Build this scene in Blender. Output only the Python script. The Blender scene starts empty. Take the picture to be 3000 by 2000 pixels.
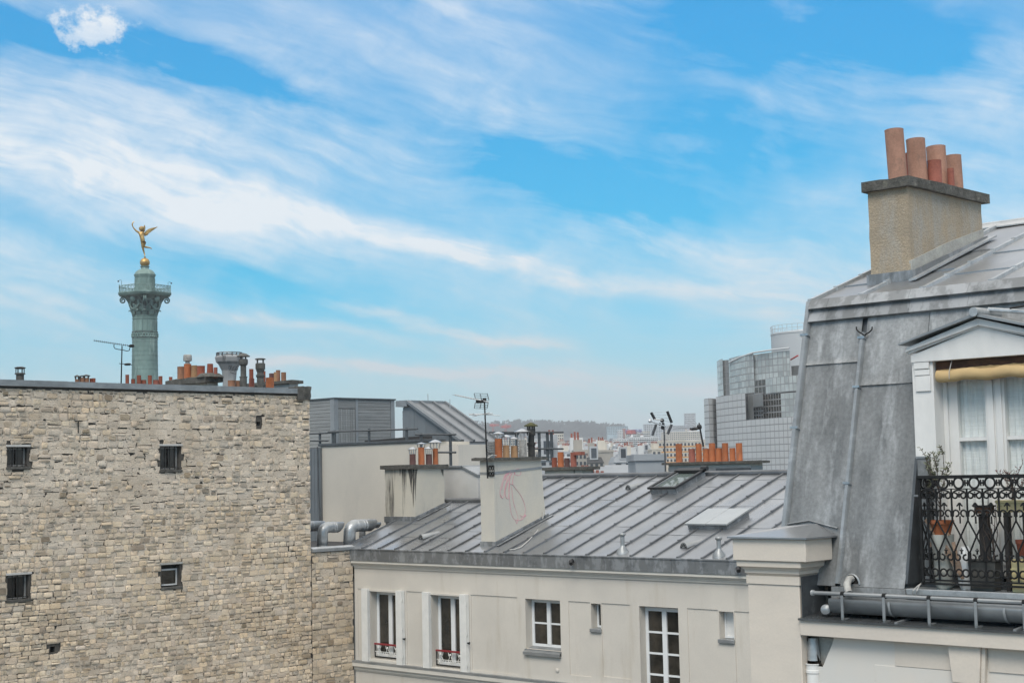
import bpy, math, random
from mathutils import Vector as V, Matrix
random.seed(7)
sc = bpy.context.scene
C = sc.collection
# ------------------------------------------------------------------ camera
F, CX, CY, H = 4500.0, 1500.0, 1000.0, 17.0
def cdir(x, y): return V((x - CX, -(y - CY), -F)).normalized()
_Y = cdir(5900, 1290); _Z = _Y.cross(cdir(-3300, 1483)).normalized()
if _Z.y < 0: _Z = -_Z
_X = _Y.cross(_Z)
R = Matrix((_X, _Y, _Z))                      # camera axes -> world axes
EYE = V((0, 0, H))
cam = bpy.data.cameras.new('camera'); cam.lens = F / 3000 * 36; cam.sensor_width = 36
cam.clip_start = .1; cam.clip_end = 20000
co = bpy.data.objects.new('camera', cam); C.objects.link(co)
co.matrix_world = Matrix.Translation(EYE) @ R.to_4x4()
sc.camera = co
def ray(p): return R @ cdir(*p)
def onX(p, c): r = ray(p); return EYE + r * (c / r.x)
def onY(p, c): r = ray(p); return EYE + r * (c / r.y)
def onZ(p, c): r = ray(p); return EYE + r * ((c - H) / r.z)
def onPl(p, P, n): r = ray(p); return EYE + r * ((P - EYE).dot(n) / r.dot(n))
def atD(p, D): r = cdir(*p); return EYE + R @ (r * (D / -r.z))
def depth(w): return -(R.transposed() @ (V(w) - EYE)).z
def pr(w):
    c = R.transposed() @ (V(w) - EYE); return (CX - F * c.x / c.z, CY + F * c.y / c.z)
def zat(x, y, py):                            # height on the vertical through (x, y) seen at row py
    a, b = -60., 120.
    for _ in range(50):
        m = (a + b) / 2
        if pr((x, y, m))[1] > py: a = m
        else: b = m
    return (a + b) / 2
def zz(x0, y0, k): return lambda x, y: (x0 + k * x, y0 + k * y)
zS = zz(0, 1000, .6378); zCol = zz(250, 600, .3508); zL = zz(200, 980, .3189); zM = zz(900, 1100, .3826)
zR = zz(1550, 1150, .3507); zF = zz(1000, 1550, .5952); z1 = zz(2250, 850, .4464); zC = zz(2450, 350, .3508)
zB = zz(2600, 1300, .319); zG = zz(2100, 1500, .3827); zO = zz(2050, 930, .2997); zT = zz(2350, 640, .2764)
zD = zz(2600, 880, .1913); zW = zz(1030, 1700, .1849); zY = zz(1420, 1220, .2296); zH = zz(340, 640, .1658)

# ------------------------------------------------------------------ sky, sun, exposure
w = bpy.data.worlds.new('World'); sc.world = w; w.use_nodes = True
WN = w.node_tree; WL = WN.links
class S:                                      # a tiny arithmetic wrapper round math nodes
    def __init__(s, k): s.k = k
    @staticmethod
    def m(op, *a, clamp=False):
        n = WN.nodes.new('ShaderNodeMath'); n.operation = op; n.use_clamp = clamp
        for i, x in enumerate(a):
            if isinstance(x, S): WL.new(x.k, n.inputs[i])
            else: n.inputs[i].default_value = x
        return S(n.outputs[0])
    def __add__(s, o): return S.m('ADD', s, o)
    __radd__ = __add__
    def __sub__(s, o): return S.m('SUBTRACT', s, o)
    def __rsub__(s, o): return S.m('SUBTRACT', o, s)
    def __mul__(s, o): return S.m('MULTIPLY', s, o)
    __rmul__ = __mul__
    def __truediv__(s, o): return S.m('DIVIDE', s, o)
def sstep(x, a, b):
    n = WN.nodes.new('ShaderNodeMapRange'); n.interpolation_type = 'SMOOTHSTEP'
    WL.new(x.k, n.inputs[0]); n.inputs[1].default_value = a; n.inputs[2].default_value = b
    return S(n.outputs[0])
SUN_EL, SUN_HEAD = 50.0, 195.0                # heading measured clockwise from the view axis
fw = R @ V((0, 0, -1)); fw.z = 0; fw.normalize(); rt = V((fw.y, -fw.x, 0))
sun_h = math.radians(SUN_HEAD)
sdir = (fw * math.cos(sun_h) + rt * math.sin(sun_h)) * math.cos(math.radians(SUN_EL)) + V((0, 0, math.sin(math.radians(SUN_EL))))
tc = WN.nodes.new('ShaderNodeTexCoord')
def dot(v):
    n = WN.nodes.new('ShaderNodeVectorMath'); n.operation = 'DOT_PRODUCT'
    WL.new(tc.outputs['Generated'], n.inputs[0]); n.inputs[1].default_value = v; return S(n.outputs['Value'])
az = S.m('ARCTAN2', dot(rt), dot(fw)) * 57.29578
el = S.m('ARCSINE', dot((0, 0, 1))) * 57.29578
def comb(x, y, z=0.0):
    n = WN.nodes.new('ShaderNodeCombineXYZ')
    for i, a in enumerate((x, y, z)):
        if isinstance(a, S): WL.new(a.k, n.inputs[i])
        else: n.inputs[i].default_value = a
    return n.outputs[0]
def wnoise(x, y, z=0.0, det=6, rough=.55, dist=0.0):
    n = WN.nodes.new('ShaderNodeTexNoise'); WL.new(comb(x, y, z), n.inputs['Vector'])
    n.inputs['Scale'].default_value = 1; n.inputs['Detail'].default_value = det
    n.inputs['Roughness'].default_value = rough; n.inputs['Distortion'].default_value = dist
    return S(n.outputs['Fac'])
warp = (wnoise(az * .16, el * .3, 3.1, 4) - .5) * 3.2
fine = (wnoise(az * .55, el * 1.1, 9.3, 5, .6) - .5) * 1.0
ew = el + warp * .55 + fine * .7
def ae(x, y):
    d = ray((x, y)); return math.degrees(math.atan2(d.dot(rt), d.dot(fw))), math.degrees(math.asin(d.z))
def band(p0, p1, p2, wid, amp, soft=3.0):
    (x0, y0), (x1, y1), (x2, y2) = (ae(*p) for p in (p0, p1, p2))
    a = y0 / ((x0 - x1) * (x0 - x2)); b = y1 / ((x1 - x0) * (x1 - x2)); c = y2 / ((x2 - x0) * (x2 - x1))
    k2 = a + b + c; k1 = -(a * (x1 + x2) + b * (x0 + x2) + c * (x0 + x1)); k0 = a * x1 * x2 + b * x0 * x2 + c * x0 * x1
    cur = az * az * k2 + az * k1 + k0
    d = (ew - cur) / wid
    g = S.m('EXPONENT', d * d * -1.0)
    return g * sstep(az, x0 - soft, x0 + soft) * sstep(az, x2 + soft, x2 - soft) * amp
streak = wnoise(az * .11 + el * .12, el * .33 + az * .075, 1.7, 6, .52, .5)
puff = wnoise(az * .26, el * .34, 5.5, 7, .58, .3)
cwx = (wnoise(az * .13, el * .2, 12.1, 2) - .5) * 5.0; cwy = (wnoise(az * .13, el * .2, 15.7, 2) - .5) * 2.2
fib1 = wnoise((az + cwx) * .30 + (el + cwy) * .42, (el + cwy) * 1.5 + (az + cwx) * .34, 2.2, 9, .60, .15)
fib2 = wnoise((az + cwx) * .55 - (el + cwy) * .5, (el + cwy) * 1.1 + (az + cwx) * .5, 6.2, 9, .60, .2)
wisp = fib1 * .62 + fib2 * .38
veil = sstep(streak, .38, .74) * .55 + sstep(puff, .42, .8) * .40 + .05
bands = (band((-500, 430), (350, 520), (900, 680), 1.3, .92) + band((500, 590), (1100, 690), (1750, 840), .55, .95)
         + band((1250, 690), (1700, 830), (2150, 845), .45, .6, 2.0) + band((950, 890), (1250, 955), (1650, 1010), .24, .85, 1.5)
         + band((600, 1045), (1000, 1065), (1500, 1085), .22, .85, 1.5) + band((0, 255), (900, 390), (2000, 480), 1.5, .28)
         + band((600, 20), (1150, 160), (1700, 420), 1.2, .20) + band((1900, 260), (2300, 250), (2700, 330), .8, .10)
         + band((1550, 760), (2000, 700), (2250, 780), .6, .35) + band((350, 880), (700, 930), (1150, 990), .25, .5, 2.0) + band((1500, 1100), (1900, 1115), (2200, 1130), .3, .4, 1.5) + band((2300, 240), (2800, 300), (3500, 330), 1.3, .42)
         + band((2100, 860), (2600, 830), (3300, 640), 2.1, .55) + band((-600, 830), (-100, 830), (250, 860), 1.1, .7))
pa, pe = ae(270, 90)
pd1 = (az - pa) / 1.7; pd2 = (el + fine * .9 - pe) / .95
cum = sstep(S.m('EXPONENT', (pd1 * pd1 + pd2 * pd2) * -1.0) + (wnoise(az * 1.3, el * 1.5, 4.4, 8, .68) - .5) * 2.1, .40, 1.0) * .78
def hole(x, y, wx, wy, amp):
    a, e = ae(x, y); d1 = (az - a) / wx; d2 = (ew - e + (az - a) * .22) / wy
    return S.m('EXPONENT', (d1 * d1 + d2 * d2) * -1.0) * amp
holes = hole(480, 190, 6.5, 1.0, .55) + hole(1730, 560, 4.6, 1.8, .5) + hole(2350, 110, 6.5, 2.2, .42) + hole(2150, 420, 4.0, 1.6, .3) + hole(1550, 480, 3.0, .8, .3) + hole(800, 850, 4.5, .9, .3) + hole(-300, 60, 5, 1.2, .3) + hole(2750, 160, 3, .8, .25)
low = sstep(el, 6.5, .6) * .46
over = sstep(el, 17.5, 38.0)                       # unseen cloud thickened above the view to brighten roofs and walls
tex = sstep(wisp, .26, .74)
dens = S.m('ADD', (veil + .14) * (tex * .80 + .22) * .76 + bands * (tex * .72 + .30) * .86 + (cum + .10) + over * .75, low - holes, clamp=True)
sky = WN.nodes.new('ShaderNodeTexSky'); sky.sky_type = 'NISHITA'; sky.sun_disc = False
sky.sun_elevation = math.radians(SUN_EL); sky.sun_rotation = math.atan2(sdir.x, sdir.y)
sky.air_density = 1; sky.dust_density = .5; sky.ozone_density = 2
STR = .1
def ramp(x, stops):
    n = WN.nodes.new('ShaderNodeValToRGB'); e = n.color_ramp.elements
    while len(e) < len(stops): e.new(.5)
    for q, (p, c) in zip(e, stops): q.position = p; q.color = (*[k / 10 for k in c], 1)
    WL.new(x.k, n.inputs[0]); return mixc(1.0, n.outputs[0], (10.0, 10.0, 10.0), 'MULTIPLY')
def mixc(f, a, b, mode='MIX'):
    n = WN.nodes.new('ShaderNodeMix'); n.data_type = 'RGBA'; n.blend_type = mode
    if isinstance(f, S): WL.new(f.k, n.inputs[0])
    else: n.inputs[0].default_value = f
    for i, x in ((6, a), (7, b)):
        if isinstance(x, tuple): n.inputs[i].default_value = (*x, 1)
        else: WL.new(x, n.inputs[i])
    return n.outputs[2]
eln = S.m('MULTIPLY', el, 1 / 40.0, clamp=True)
tint = ramp(eln, [(0.0, (.42, .60, .76)), (.08, (.27, .64, .80)), (.19, (.08, .65, .81)), (.32, (.075, .72, .92)), (.45, (.10, .81, 1.07)), (1.0, (.6, 1.0, 1.2))])
clear = mixc(1.0, sky.outputs[0], tint, 'MULTIPLY')
ccol = ramp(eln, [(0.0, (3.9, 4.5, 4.9)), (.10, (4.1, 4.7, 5.1)), (.22, (5.3, 5.75, 6.15)), (.45, (5.4, 5.75, 6.1)), (1.0, (9.0, 8.85, 8.6))])  # cloud made brighter overhead, out of view, to lift zinc and walls
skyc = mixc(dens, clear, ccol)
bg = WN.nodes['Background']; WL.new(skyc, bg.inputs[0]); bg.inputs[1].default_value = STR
sl = bpy.data.lights.new('sun', 'SUN'); sl.energy = 1.5; sl.angle = math.radians(28); sl.color = (1, .95, .88)
so = bpy.data.objects.new('sun', sl); C.objects.link(so); so.rotation_euler = sdir.to_track_quat('Z', 'Y').to_euler()
sc.view_settings.view_transform = 'Standard'; sc.view_settings.look = 'None'
sc.view_settings.exposure = 0.64; sc.view_settings.gamma = 1; sc.view_settings.use_curve_mapping = False
sc.cycles.max_bounces = 6; sc.cycles.use_denoising = True

# ------------------------------------------------------------------ materials
def mat(name, c1, c2=None, scale=1.0, st=(1, 1, 1), rough=.7, r2=None, metal=0.0, bump=0.0, bscale=30.0, bst=(1, 1, 1),
        c3=None, scale3=1.0, st3=(1, 1, 1), t3=(.5, .7), attr=False, rnd=0.0, spec=None, t=(.35, .65), hue=None, fs=None):
    m = bpy.data.materials.new(name); m.use_nodes = True
    nt = m.node_tree; L = nt.links; N = nt.nodes; b = N['Principled BSDF']
    b.inputs['Roughness'].default_value = rough; b.inputs['Metallic'].default_value = metal
    if spec is not None: b.inputs['Specular IOR Level'].default_value = spec
    geo = N.new('ShaderNodeNewGeometry')
    def noise(sc_, st_, det=6, rg=.6):
        mp = N.new('ShaderNodeMapping'); mp.inputs['Scale'].default_value = [sc_ * k for k in st_]
        L.new(geo.outputs['Position'], mp.inputs['Vector'])
        n = N.new('ShaderNodeTexNoise'); n.inputs['Scale'].default_value = 1; n.inputs['Detail'].default_value = det
        n.inputs['Roughness'].default_value = rg; L.new(mp.outputs[0], n.inputs['Vector']); return n.outputs['Fac']
    def rmap(x, a, c, lo=0., hi=1.):
        n = N.new('ShaderNodeMapRange'); n.inputs[1].default_value = a; n.inputs[2].default_value = c
        n.inputs[3].default_value = lo; n.inputs[4].default_value = hi; L.new(x, n.inputs[0]); return n.outputs[0]
    def mix(f, a, c, mode='MIX'):
        n = N.new('ShaderNodeMix'); n.data_type = 'RGBA'; n.blend_type = mode
        if isinstance(f, float): n.inputs[0].default_value = f
        else: L.new(f, n.inputs[0])
        for i, x in ((6, a), (7, c)):
            if isinstance(x, (tuple, list)): n.inputs[i].default_value = (*x, 1)
            else: L.new(x, n.inputs[i])
        return n.outputs[2]
    col = None; n1 = None
    if c2 is not None:
        n1 = noise(scale, st); col = mix(rmap(n1, *t), c1, c2)
        if r2 is not None: L.new(rmap(noise(scale * .7, st), .35, .65, rough, r2), b.inputs['Roughness'])
    if attr:
        a = N.new('ShaderNodeAttribute'); a.attribute_name = 'tint'
        col = mix(1.0, col if col is not None else tuple(c1), a.outputs['Color'], 'MULTIPLY')
    if c3 is not None:
        f = rmap(noise(scale3, st3, 8, .65), *t3)
        col = mix(f, col if col is not None else tuple(c1), c3)
    if fs is not None:                          # fine speckle
        f = rmap(noise(fs[0], (1, 1, 1), 3, .7), .3, .7, 1 - fs[1], 1 + fs[1])
        g = N.new('ShaderNodeCombineXYZ'); [L.new(f, g.inputs[i]) for i in range(3)]
        col = mix(1.0, col if col is not None else tuple(c1), g.outputs[0], 'MULTIPLY')
    if rnd:
        oi = N.new('ShaderNodeObjectInfo'); h = N.new('ShaderNodeHueSaturation')
        L.new(rmap(oi.outputs['Random'], 0, 1, 1 - rnd, 1 + rnd), h.inputs['Value'])
        if hue: L.new(rmap(oi.outputs['Random'], 0, 1, .5 - hue, .5 + hue), h.inputs['Hue'])
        if col is not None: L.new(col, h.inputs['Color'])
        else: h.inputs['Color'].default_value = (*c1, 1)
        col = h.outputs[0]
    if col is None: b.inputs['Base Color'].default_value = (*c1, 1)
    else: L.new(col, b.inputs['Base Color'])
    if bump:
        bn = N.new('ShaderNodeBump'); bn.inputs['Strength'].default_value = bump; bn.inputs['Distance'].default_value = .02
        L.new(noise(bscale, bst), bn.inputs['Height']); L.new(bn.outputs[0], b.inputs['Normal'])
    return m
M = {}
M['stone'] = mat('rubble_stone', (1, 1, 1), (.82, .79, .75), 1.1, (1, 1, 1.2), rough=.95, attr=True, bump=.8, bscale=26, t=(.42, .66), c3=(.11, .10, .088), scale3=7.5, st3=(1, 1, 1.3), t3=(.58, .68), fs=(60, .16))
M['pointing'] = mat('smeared_pointing', (1, 1, 1), (.80, .775, .74), 1.1, (1, 1, 1.2), rough=.96, attr=True, bump=1.0, bscale=22, t=(.42, .66), c3=(.13, .12, .105), scale3=7, st3=(1, 1, 1.5), t3=(.585, .68), fs=(55, .2))
M['crevice'] = mat('dirty_joint', (.105, .094, .08), (.06, .054, .047), 5, rough=1)
M['soot'] = mat('soot_stain', (.05, .047, .042), (.12, .112, .10), 9, (1, 1, .3), rough=1)
M['mortar'] = mat('lime_mortar', (.50, .46, .40), (.38, .355, .315), 1.6, (1, 1, 1.3), rough=.95, bump=.9, bscale=26, c3=(.08, .072, .062), scale3=6.5, st3=(1, 1, 1.5), t3=(.54, .62), t=(.38, .68), fs=(60, .16))
M['zinc'] = mat('weathered_zinc_roof', (.345, .357, .37), (.27, .28, .291), .45, (1, 1, 1), rough=.24, r2=.44, metal=.75, bump=.10, bscale=3.5, c3=(.41, .415, .417), scale3=.9, st3=(1, .4, 1), t3=(.52, .80), rnd=.04, fs=(25, .05))
M['zincrib'] = mat('zinc_roll', (.20, .205, .21), (.11, .114, .118), 1.2, rough=.42, metal=.6, rnd=.1)
M['zincold'] = mat('old_streaked_zinc', (.29, .296, .295), (.145, .15, .15), 1.15, (3.4, 3.4, .16), rough=.5, r2=.66, metal=.3, bump=.16, bscale=5, t=(.32, .70),
                   c3=(.37, .378, .38), scale3=3.4, st3=(1.6, 1.6, .11), t3=(.52, .70), rnd=.16, fs=(26, .18))
M['zincband'] = mat('patchy_zinc_flashing', (.19, .198, .202), (.29, .302, .312), 4, (1.2, 1.2, .5), rough=.45, metal=.4, bump=.1, bscale=6, t=(.48, .56), c3=(.11, .118, .124), scale3=3, t3=(.55, .7), rnd=.12)
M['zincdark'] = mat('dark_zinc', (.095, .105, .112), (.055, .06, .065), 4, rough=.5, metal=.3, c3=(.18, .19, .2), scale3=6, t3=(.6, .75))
M['zincwet'] = mat('wet_dark_zinc_ledge', (.11, .118, .122), (.07, .075, .078), 3, rough=.12, r2=.3, metal=.4, c3=(.2, .21, .215), scale3=5, t3=(.6, .8))
M['galv'] = mat('galvanised_steel', (.46, .475, .48), (.34, .355, .36), 5, (1, 1, 1), rough=.32, r2=.45, metal=.45, fs=(30, .1))
M['gutter'] = mat('gutter_zinc', (.33, .342, .345), (.235, .245, .248), 2.5, (1, 1, 2), rough=.42, metal=.45, c3=(.42, .435, .44), scale3=3, st3=(1, 1, 3), t3=(.58, .74))
M['stucco'] = mat('cream_render', (.605, .562, .495), (.535, .50, .445), .55, rough=.9, bump=.08, bscale=60, c3=(.46, .41, .335), scale3=1.1, st3=(2.0, 2.0, .25), t3=(.54, .78), fs=(35, .05))
M['stuccotrim'] = mat('cream_trim', (.62, .585, .52), (.56, .53, .475), 1.2, rough=.85, c3=(.42, .40, .36), scale3=3, st3=(1, 1, 3), t3=(.60, .85))
M['pilaster'] = mat('cream_painted_stone', (.63, .56, .475), (.57, .51, .44), 1.2, (1, 1, 2.5), rough=.88, bump=.1, bscale=25, c3=(.5, .45, .385), scale3=2.2, st3=(1, 1, 2.5), t3=(.62, .85), fs=(40, .03))
M['palewall'] = mat('pale_grey_render', (.59, .568, .525), (.63, .58, .515), .9, rough=.9, t=(.42, .6), bump=.05, bscale=40)
M['chimney'] = mat('stained_chimney_render', (.55, .51, .43), (.475, .455, .41), 1.1, (1, 1, .6), rough=.92, bump=.2, bscale=18, c3=(.26, .245, .215), scale3=1.5, st3=(1.6, 1.6, .28), t3=(.58, .80), fs=(30, .05))
M['chimneywet'] = mat('streaked_chimney_render', (.52, .48, .40), (.44, .42, .37), 1.2, rough=.92, bump=.2, bscale=18, c3=(.05, .047, .043), scale3=2.6, st3=(1.3, 1.3, .10), t3=(.55, .68))
M['greywall'] = mat('pale_stained_render', (.52, .51, .485), (.43, .42, .395), .8, rough=.9, c3=(.33, .31, .27), scale3=.7, st3=(1.5, 1, .7), t3=(.56, .8))
M['creamwall'] = mat('large_cream_render', (.54, .50, .43), (.47, .44, .385), .35, rough=.9, c3=(.38, .36, .325), scale3=.42, st3=(1, 1, .6), t3=(.50, .78), fs=(20, .04))
M['roughcast'] = mat('tan_roughcast', (.365, .295, .21), (.30, .25, .185), 3, rough=.95, bump=.7, bscale=40, c3=(.33, .31, .27), scale3=2.4, st3=(2.0, 2.0, .6), t3=(.44, .66), fs=(75, .20))
M['cement'] = mat('cement_patch', (.39, .385, .35), (.31, .302, .278), 6, rough=.95, bump=.6, bscale=20, fs=(40, .12))
M['slab'] = mat('mossy_concrete_slab', (.105, .10, .09), (.06, .058, .05), 7, rough=.95, bump=1.0, bscale=26, c3=(.19, .185, .15), scale3=9, t3=(.58, .72), fs=(40, .25))
for k, c in dict(orange=(.43, .135, .05), red=(.255, .070, .038), maroon=(.115, .055, .05), tan=(.38, .22, .11), pink=(.37, .20, .14), brown=(.26, .13, .075), brick=(.30, .10, .07)).items():
    M['pot_' + k] = mat('terracotta_' + k, c, tuple(x * .72 for x in c), 5, (1, 1, .8), rough=.85, c3=(.09, .07, .058), scale3=6, st3=(1, 1, .5), t3=(.55, .82), rnd=.12, fs=(50, .12))
M['pot_white'] = mat('whitewashed_pot', (.42, .41, .38), (.22, .21, .2), 8, rough=.9)
M['holeshade'] = mat('soot', (.012, .011, .01), rough=1)  # near-black painted in for the shade in duct mouths and the arched hole
M['stack'] = mat('dark_fibre_stack', (.105, .102, .092), (.05, .05, .046), 6, rough=.9, c3=(.2, .19, .17), scale3=7, t3=(.6, .75))
M['blackstack'] = mat('black_flue', (.022, .022, .022), (.05, .048, .044), 10, rough=.8)
M['moss'] = mat('moss', (.09, .085, .03), (.05, .052, .025), 14, rough=1, bump=1, bscale=40)
M['steel'] = mat('stainless_cowl', (.56, .58, .60), (.38, .4, .42), 7, rough=.3, metal=.9)
M['iron'] = mat('black_iron', (.011, .0115, .012), (.02, .02, .02), 20, rough=.6, spec=.2)
M['darkrail'] = mat('dark_grey_rail', (.075, .085, .09), (.05, .055, .06), 6, rough=.5)
M['aerial'] = mat('aerial_metal', (.16, .16, .165), (.10, .10, .1), 20, rough=.45, metal=.5)
M['aerialpale'] = mat('pale_aluminium', (.5, .5, .5), (.38, .38, .38), 20, rough=.4, metal=.6)
M['plastic'] = mat('black_plastic', (.015, .015, .016), rough=.5)
M['cable'] = mat('pale_cable', (.42, .41, .385), rough=.6)
M['white'] = mat('white_paint', (.72, .705, .675), (.64, .63, .605), 5, (1, 1, .5), rough=.6, c3=(.45, .44, .42), scale3=14, st3=(1, 1, .25), t3=(.68, .85), bump=.05, bscale=30)
M['whitewin'] = mat('white_window_paint', (.74, .75, .745), (.68, .69, .685), 4, rough=.45)
M['shutter'] = mat('white_shutter', (.72, .71, .675), (.65, .645, .615), 5, rough=.55)
M['redrail'] = mat('red_handrail', (.26, .022, .03), (.2, .018, .022), 9, rough=.45)
M['pinkline'] = mat('pink_spray_paint', (.60, .24, .31), (.60, .40, .40), 7, rough=.85)
M['blackline'] = mat('black_spray_paint', (.03, .03, .032), rough=.8)
M['bronze'] = mat('verdigris_bronze', (.185, .275, .25), (.105, .16, .147), .45, (1, 1, .5), rough=.62, metal=.15, c3=(.33, .43, .39), scale3=.8, st3=(1.5, 1.5, .35), t3=(.52, .75), bump=.25, bscale=2.2)
M['bronzedark'] = mat('dark_bronze', (.13, .18, .165), (.04, .055, .052), 1.6, rough=.6, metal=.2, c3=(.25, .33, .31), scale3=2.0, t3=(.5, .7))
M['gold'] = mat('gilding', (.56, .37, .15), (.36, .22, .075), 1.1, rough=.45, metal=.9)
M['panel'] = mat('pale_granite_panel', (.47, .472, .468), (.435, .437, .434), .08, rough=.55, rnd=.025)
M['paneldark'] = mat('dark_grey_panel', (.17, .175, .175), (.13, .135, .135), .2, rough=.5, rnd=.06)
M['joint'] = mat('panel_joint', (.23, .23, .23), rough=.9)
M['curtainglass'] = mat('pale_curtain_glass', (.40, .425, .415), (.30, .325, .32), .35, rough=.16, rnd=.20, spec=.6)
M['glazebar'] = mat('glazing_bar', (.45, .46, .46), rough=.5)
M['darkglass'] = mat('dark_window_glass', (.018, .017, .014), (.055, .047, .037), 2.2, rough=.04, spec=.5)  # brown mottle painted in for faint reflections in the panes
M['farglass'] = mat('far_window_glass', (.055, .06, .07), rough=.2, rnd=.35)
M['tank'] = mat('tank_white', (.44, .455, .46), (.41, .42, .425), .1, rough=.6)
M['clad'] = mat('grey_timber_cladding', (.24, .25, .25), (.185, .192, .192), 2.2, (.4, .4, 9), rough=.75, rnd=.10, fs=(18, .08))
M['cladtrim'] = mat('grey_metal_trim', (.27, .285, .295), (.22, .232, .24), 1, rough=.5, metal=.3)
M['zincrear'] = mat('grey_standing_seam', (.24, .255, .268), (.19, .20, .212), .9, rough=.42, metal=.5, rnd=.05)
M['zincrearwall'] = mat('grey_zinc_wall', (.19, .205, .215), (.155, .166, .175), .9, rough=.5, metal=.35, rnd=.06)
M['bitumen'] = mat('bitumen', (.03, .03, .032), rough=.85)
M['funnel'] = mat('pale_concrete', (.36, .36, .355), (.24, .24, .24), 1.6, (1, 1, .5), rough=.8, c3=(.12, .12, .12), scale3=1.6, st3=(1.5, 1.5, .4), t3=(.58, .7))
M['wood'] = mat('raw_wood', (.36, .25, .18), (.27, .18, .125), 6, (1, 1, 5), rough=.8)
M['darkwood'] = mat('dark_wood', (.04, .035, .033), (.025, .022, .02), 8, rough=.8)
M['yellow'] = mat('pale_yellow_plastic', (.62, .52, .27), (.56, .47, .25), 6, rough=.5)
M['bowl'] = mat('grey_stoneware', (.40, .40, .36), (.3, .3, .27), 7, rough=.6)
M['blind'] = mat('cream_canvas', (.545, .39, .195), (.46, .32, .155), 2, (1, 1, 3), rough=.9, c3=(.35, .20, .085), scale3=3, st3=(.6, 1, 4), t3=(.58, .8), bump=.12, bscale=50)
M['blindbox'] = mat('brown_stained_board', (.10, .048, .026), (.04, .022, .016), 8, (1, 1, 2), rough=.85)
M['curtain'] = mat('net_curtain', (.80, .785, .765), (.70, .69, .67), 5, (1, 1, 14), rough=.9)
M['soil'] = mat('soil', (.03, .022, .016), rough=1)
M['leaf'] = mat('olive_leaf', (.13, .145, .085), (.20, .205, .13), 30, rough=.6, rnd=.2)
M['twig'] = mat('twig', (.075, .055, .045), rough=.9)
M['redleaf'] = mat('dry_red_leaf', (.16, .035, .03), rough=.8)
M['asphalt'] = mat('city_ground', (.10, .10, .10), (.14, .14, .135), .05, rough=.9)
M['hill'] = mat('wooded_hill', (.068, .069, .073), (.095, .096, .10), .02, rough=1)
M['bare'] = mat('bare_trees', (.066, .064, .066), (.105, .102, .104), .03, rough=1)
for k, c in dict(whiteblock=(.62, .62, .61), creamblock=(.58, .53, .45), greyblock=(.42, .43, .44), stainblock=(.36, .33, .29), redblock=(.34, .13, .10), darkroof=(.07, .07, .072), zincfar=(.27, .285, .30), orangeband=(.60, .31, .11), palebalc=(.66, .66, .65), bluegrey=(.34, .42, .46)).items():
    M[k] = mat('city_' + k, c, tuple(x * .82 for x in c), .25, rough=.8, rnd=.08)
M['cranered'] = mat('crane_red', (.42, .06, .05), rough=.6)
M['craneblue'] = mat('crane_blue', (.07, .08, .28), rough=.6)
def thin_glass():
    m = bpy.data.materials.new('window_glass'); m.use_nodes = True; nt = m.node_tree; N = nt.nodes; L = nt.links
    N.remove(N['Principled BSDF']); g = N.new('ShaderNodeBsdfGlossy'); g.inputs['Roughness'].default_value = .03
    t = N.new('ShaderNodeBsdfTransparent'); t.inputs[0].default_value = (.97, .985, .985, 1)
    lw_ = N.new('ShaderNodeLayerWeight'); lw_.inputs[0].default_value = .5; p = N.new('ShaderNodeMath'); p.operation = 'POWER'; p.inputs[1].default_value = 4
    r = N.new('ShaderNodeMapRange'); r.inputs[3].default_value = .02; r.inputs[4].default_value = .9; x = N.new('ShaderNodeMixShader')
    L.new(lw_.outputs['Facing'], p.inputs[0]); L.new(p.outputs[0], r.inputs[0]); L.new(r.outputs[0], x.inputs[0]); L.new(t.outputs[0], x.inputs[1]); L.new(g.outputs[0], x.inputs[2]); L.new(x.outputs[0], N['Material Output'].inputs[0]); return m
M['glass'] = thin_glass()

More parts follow.
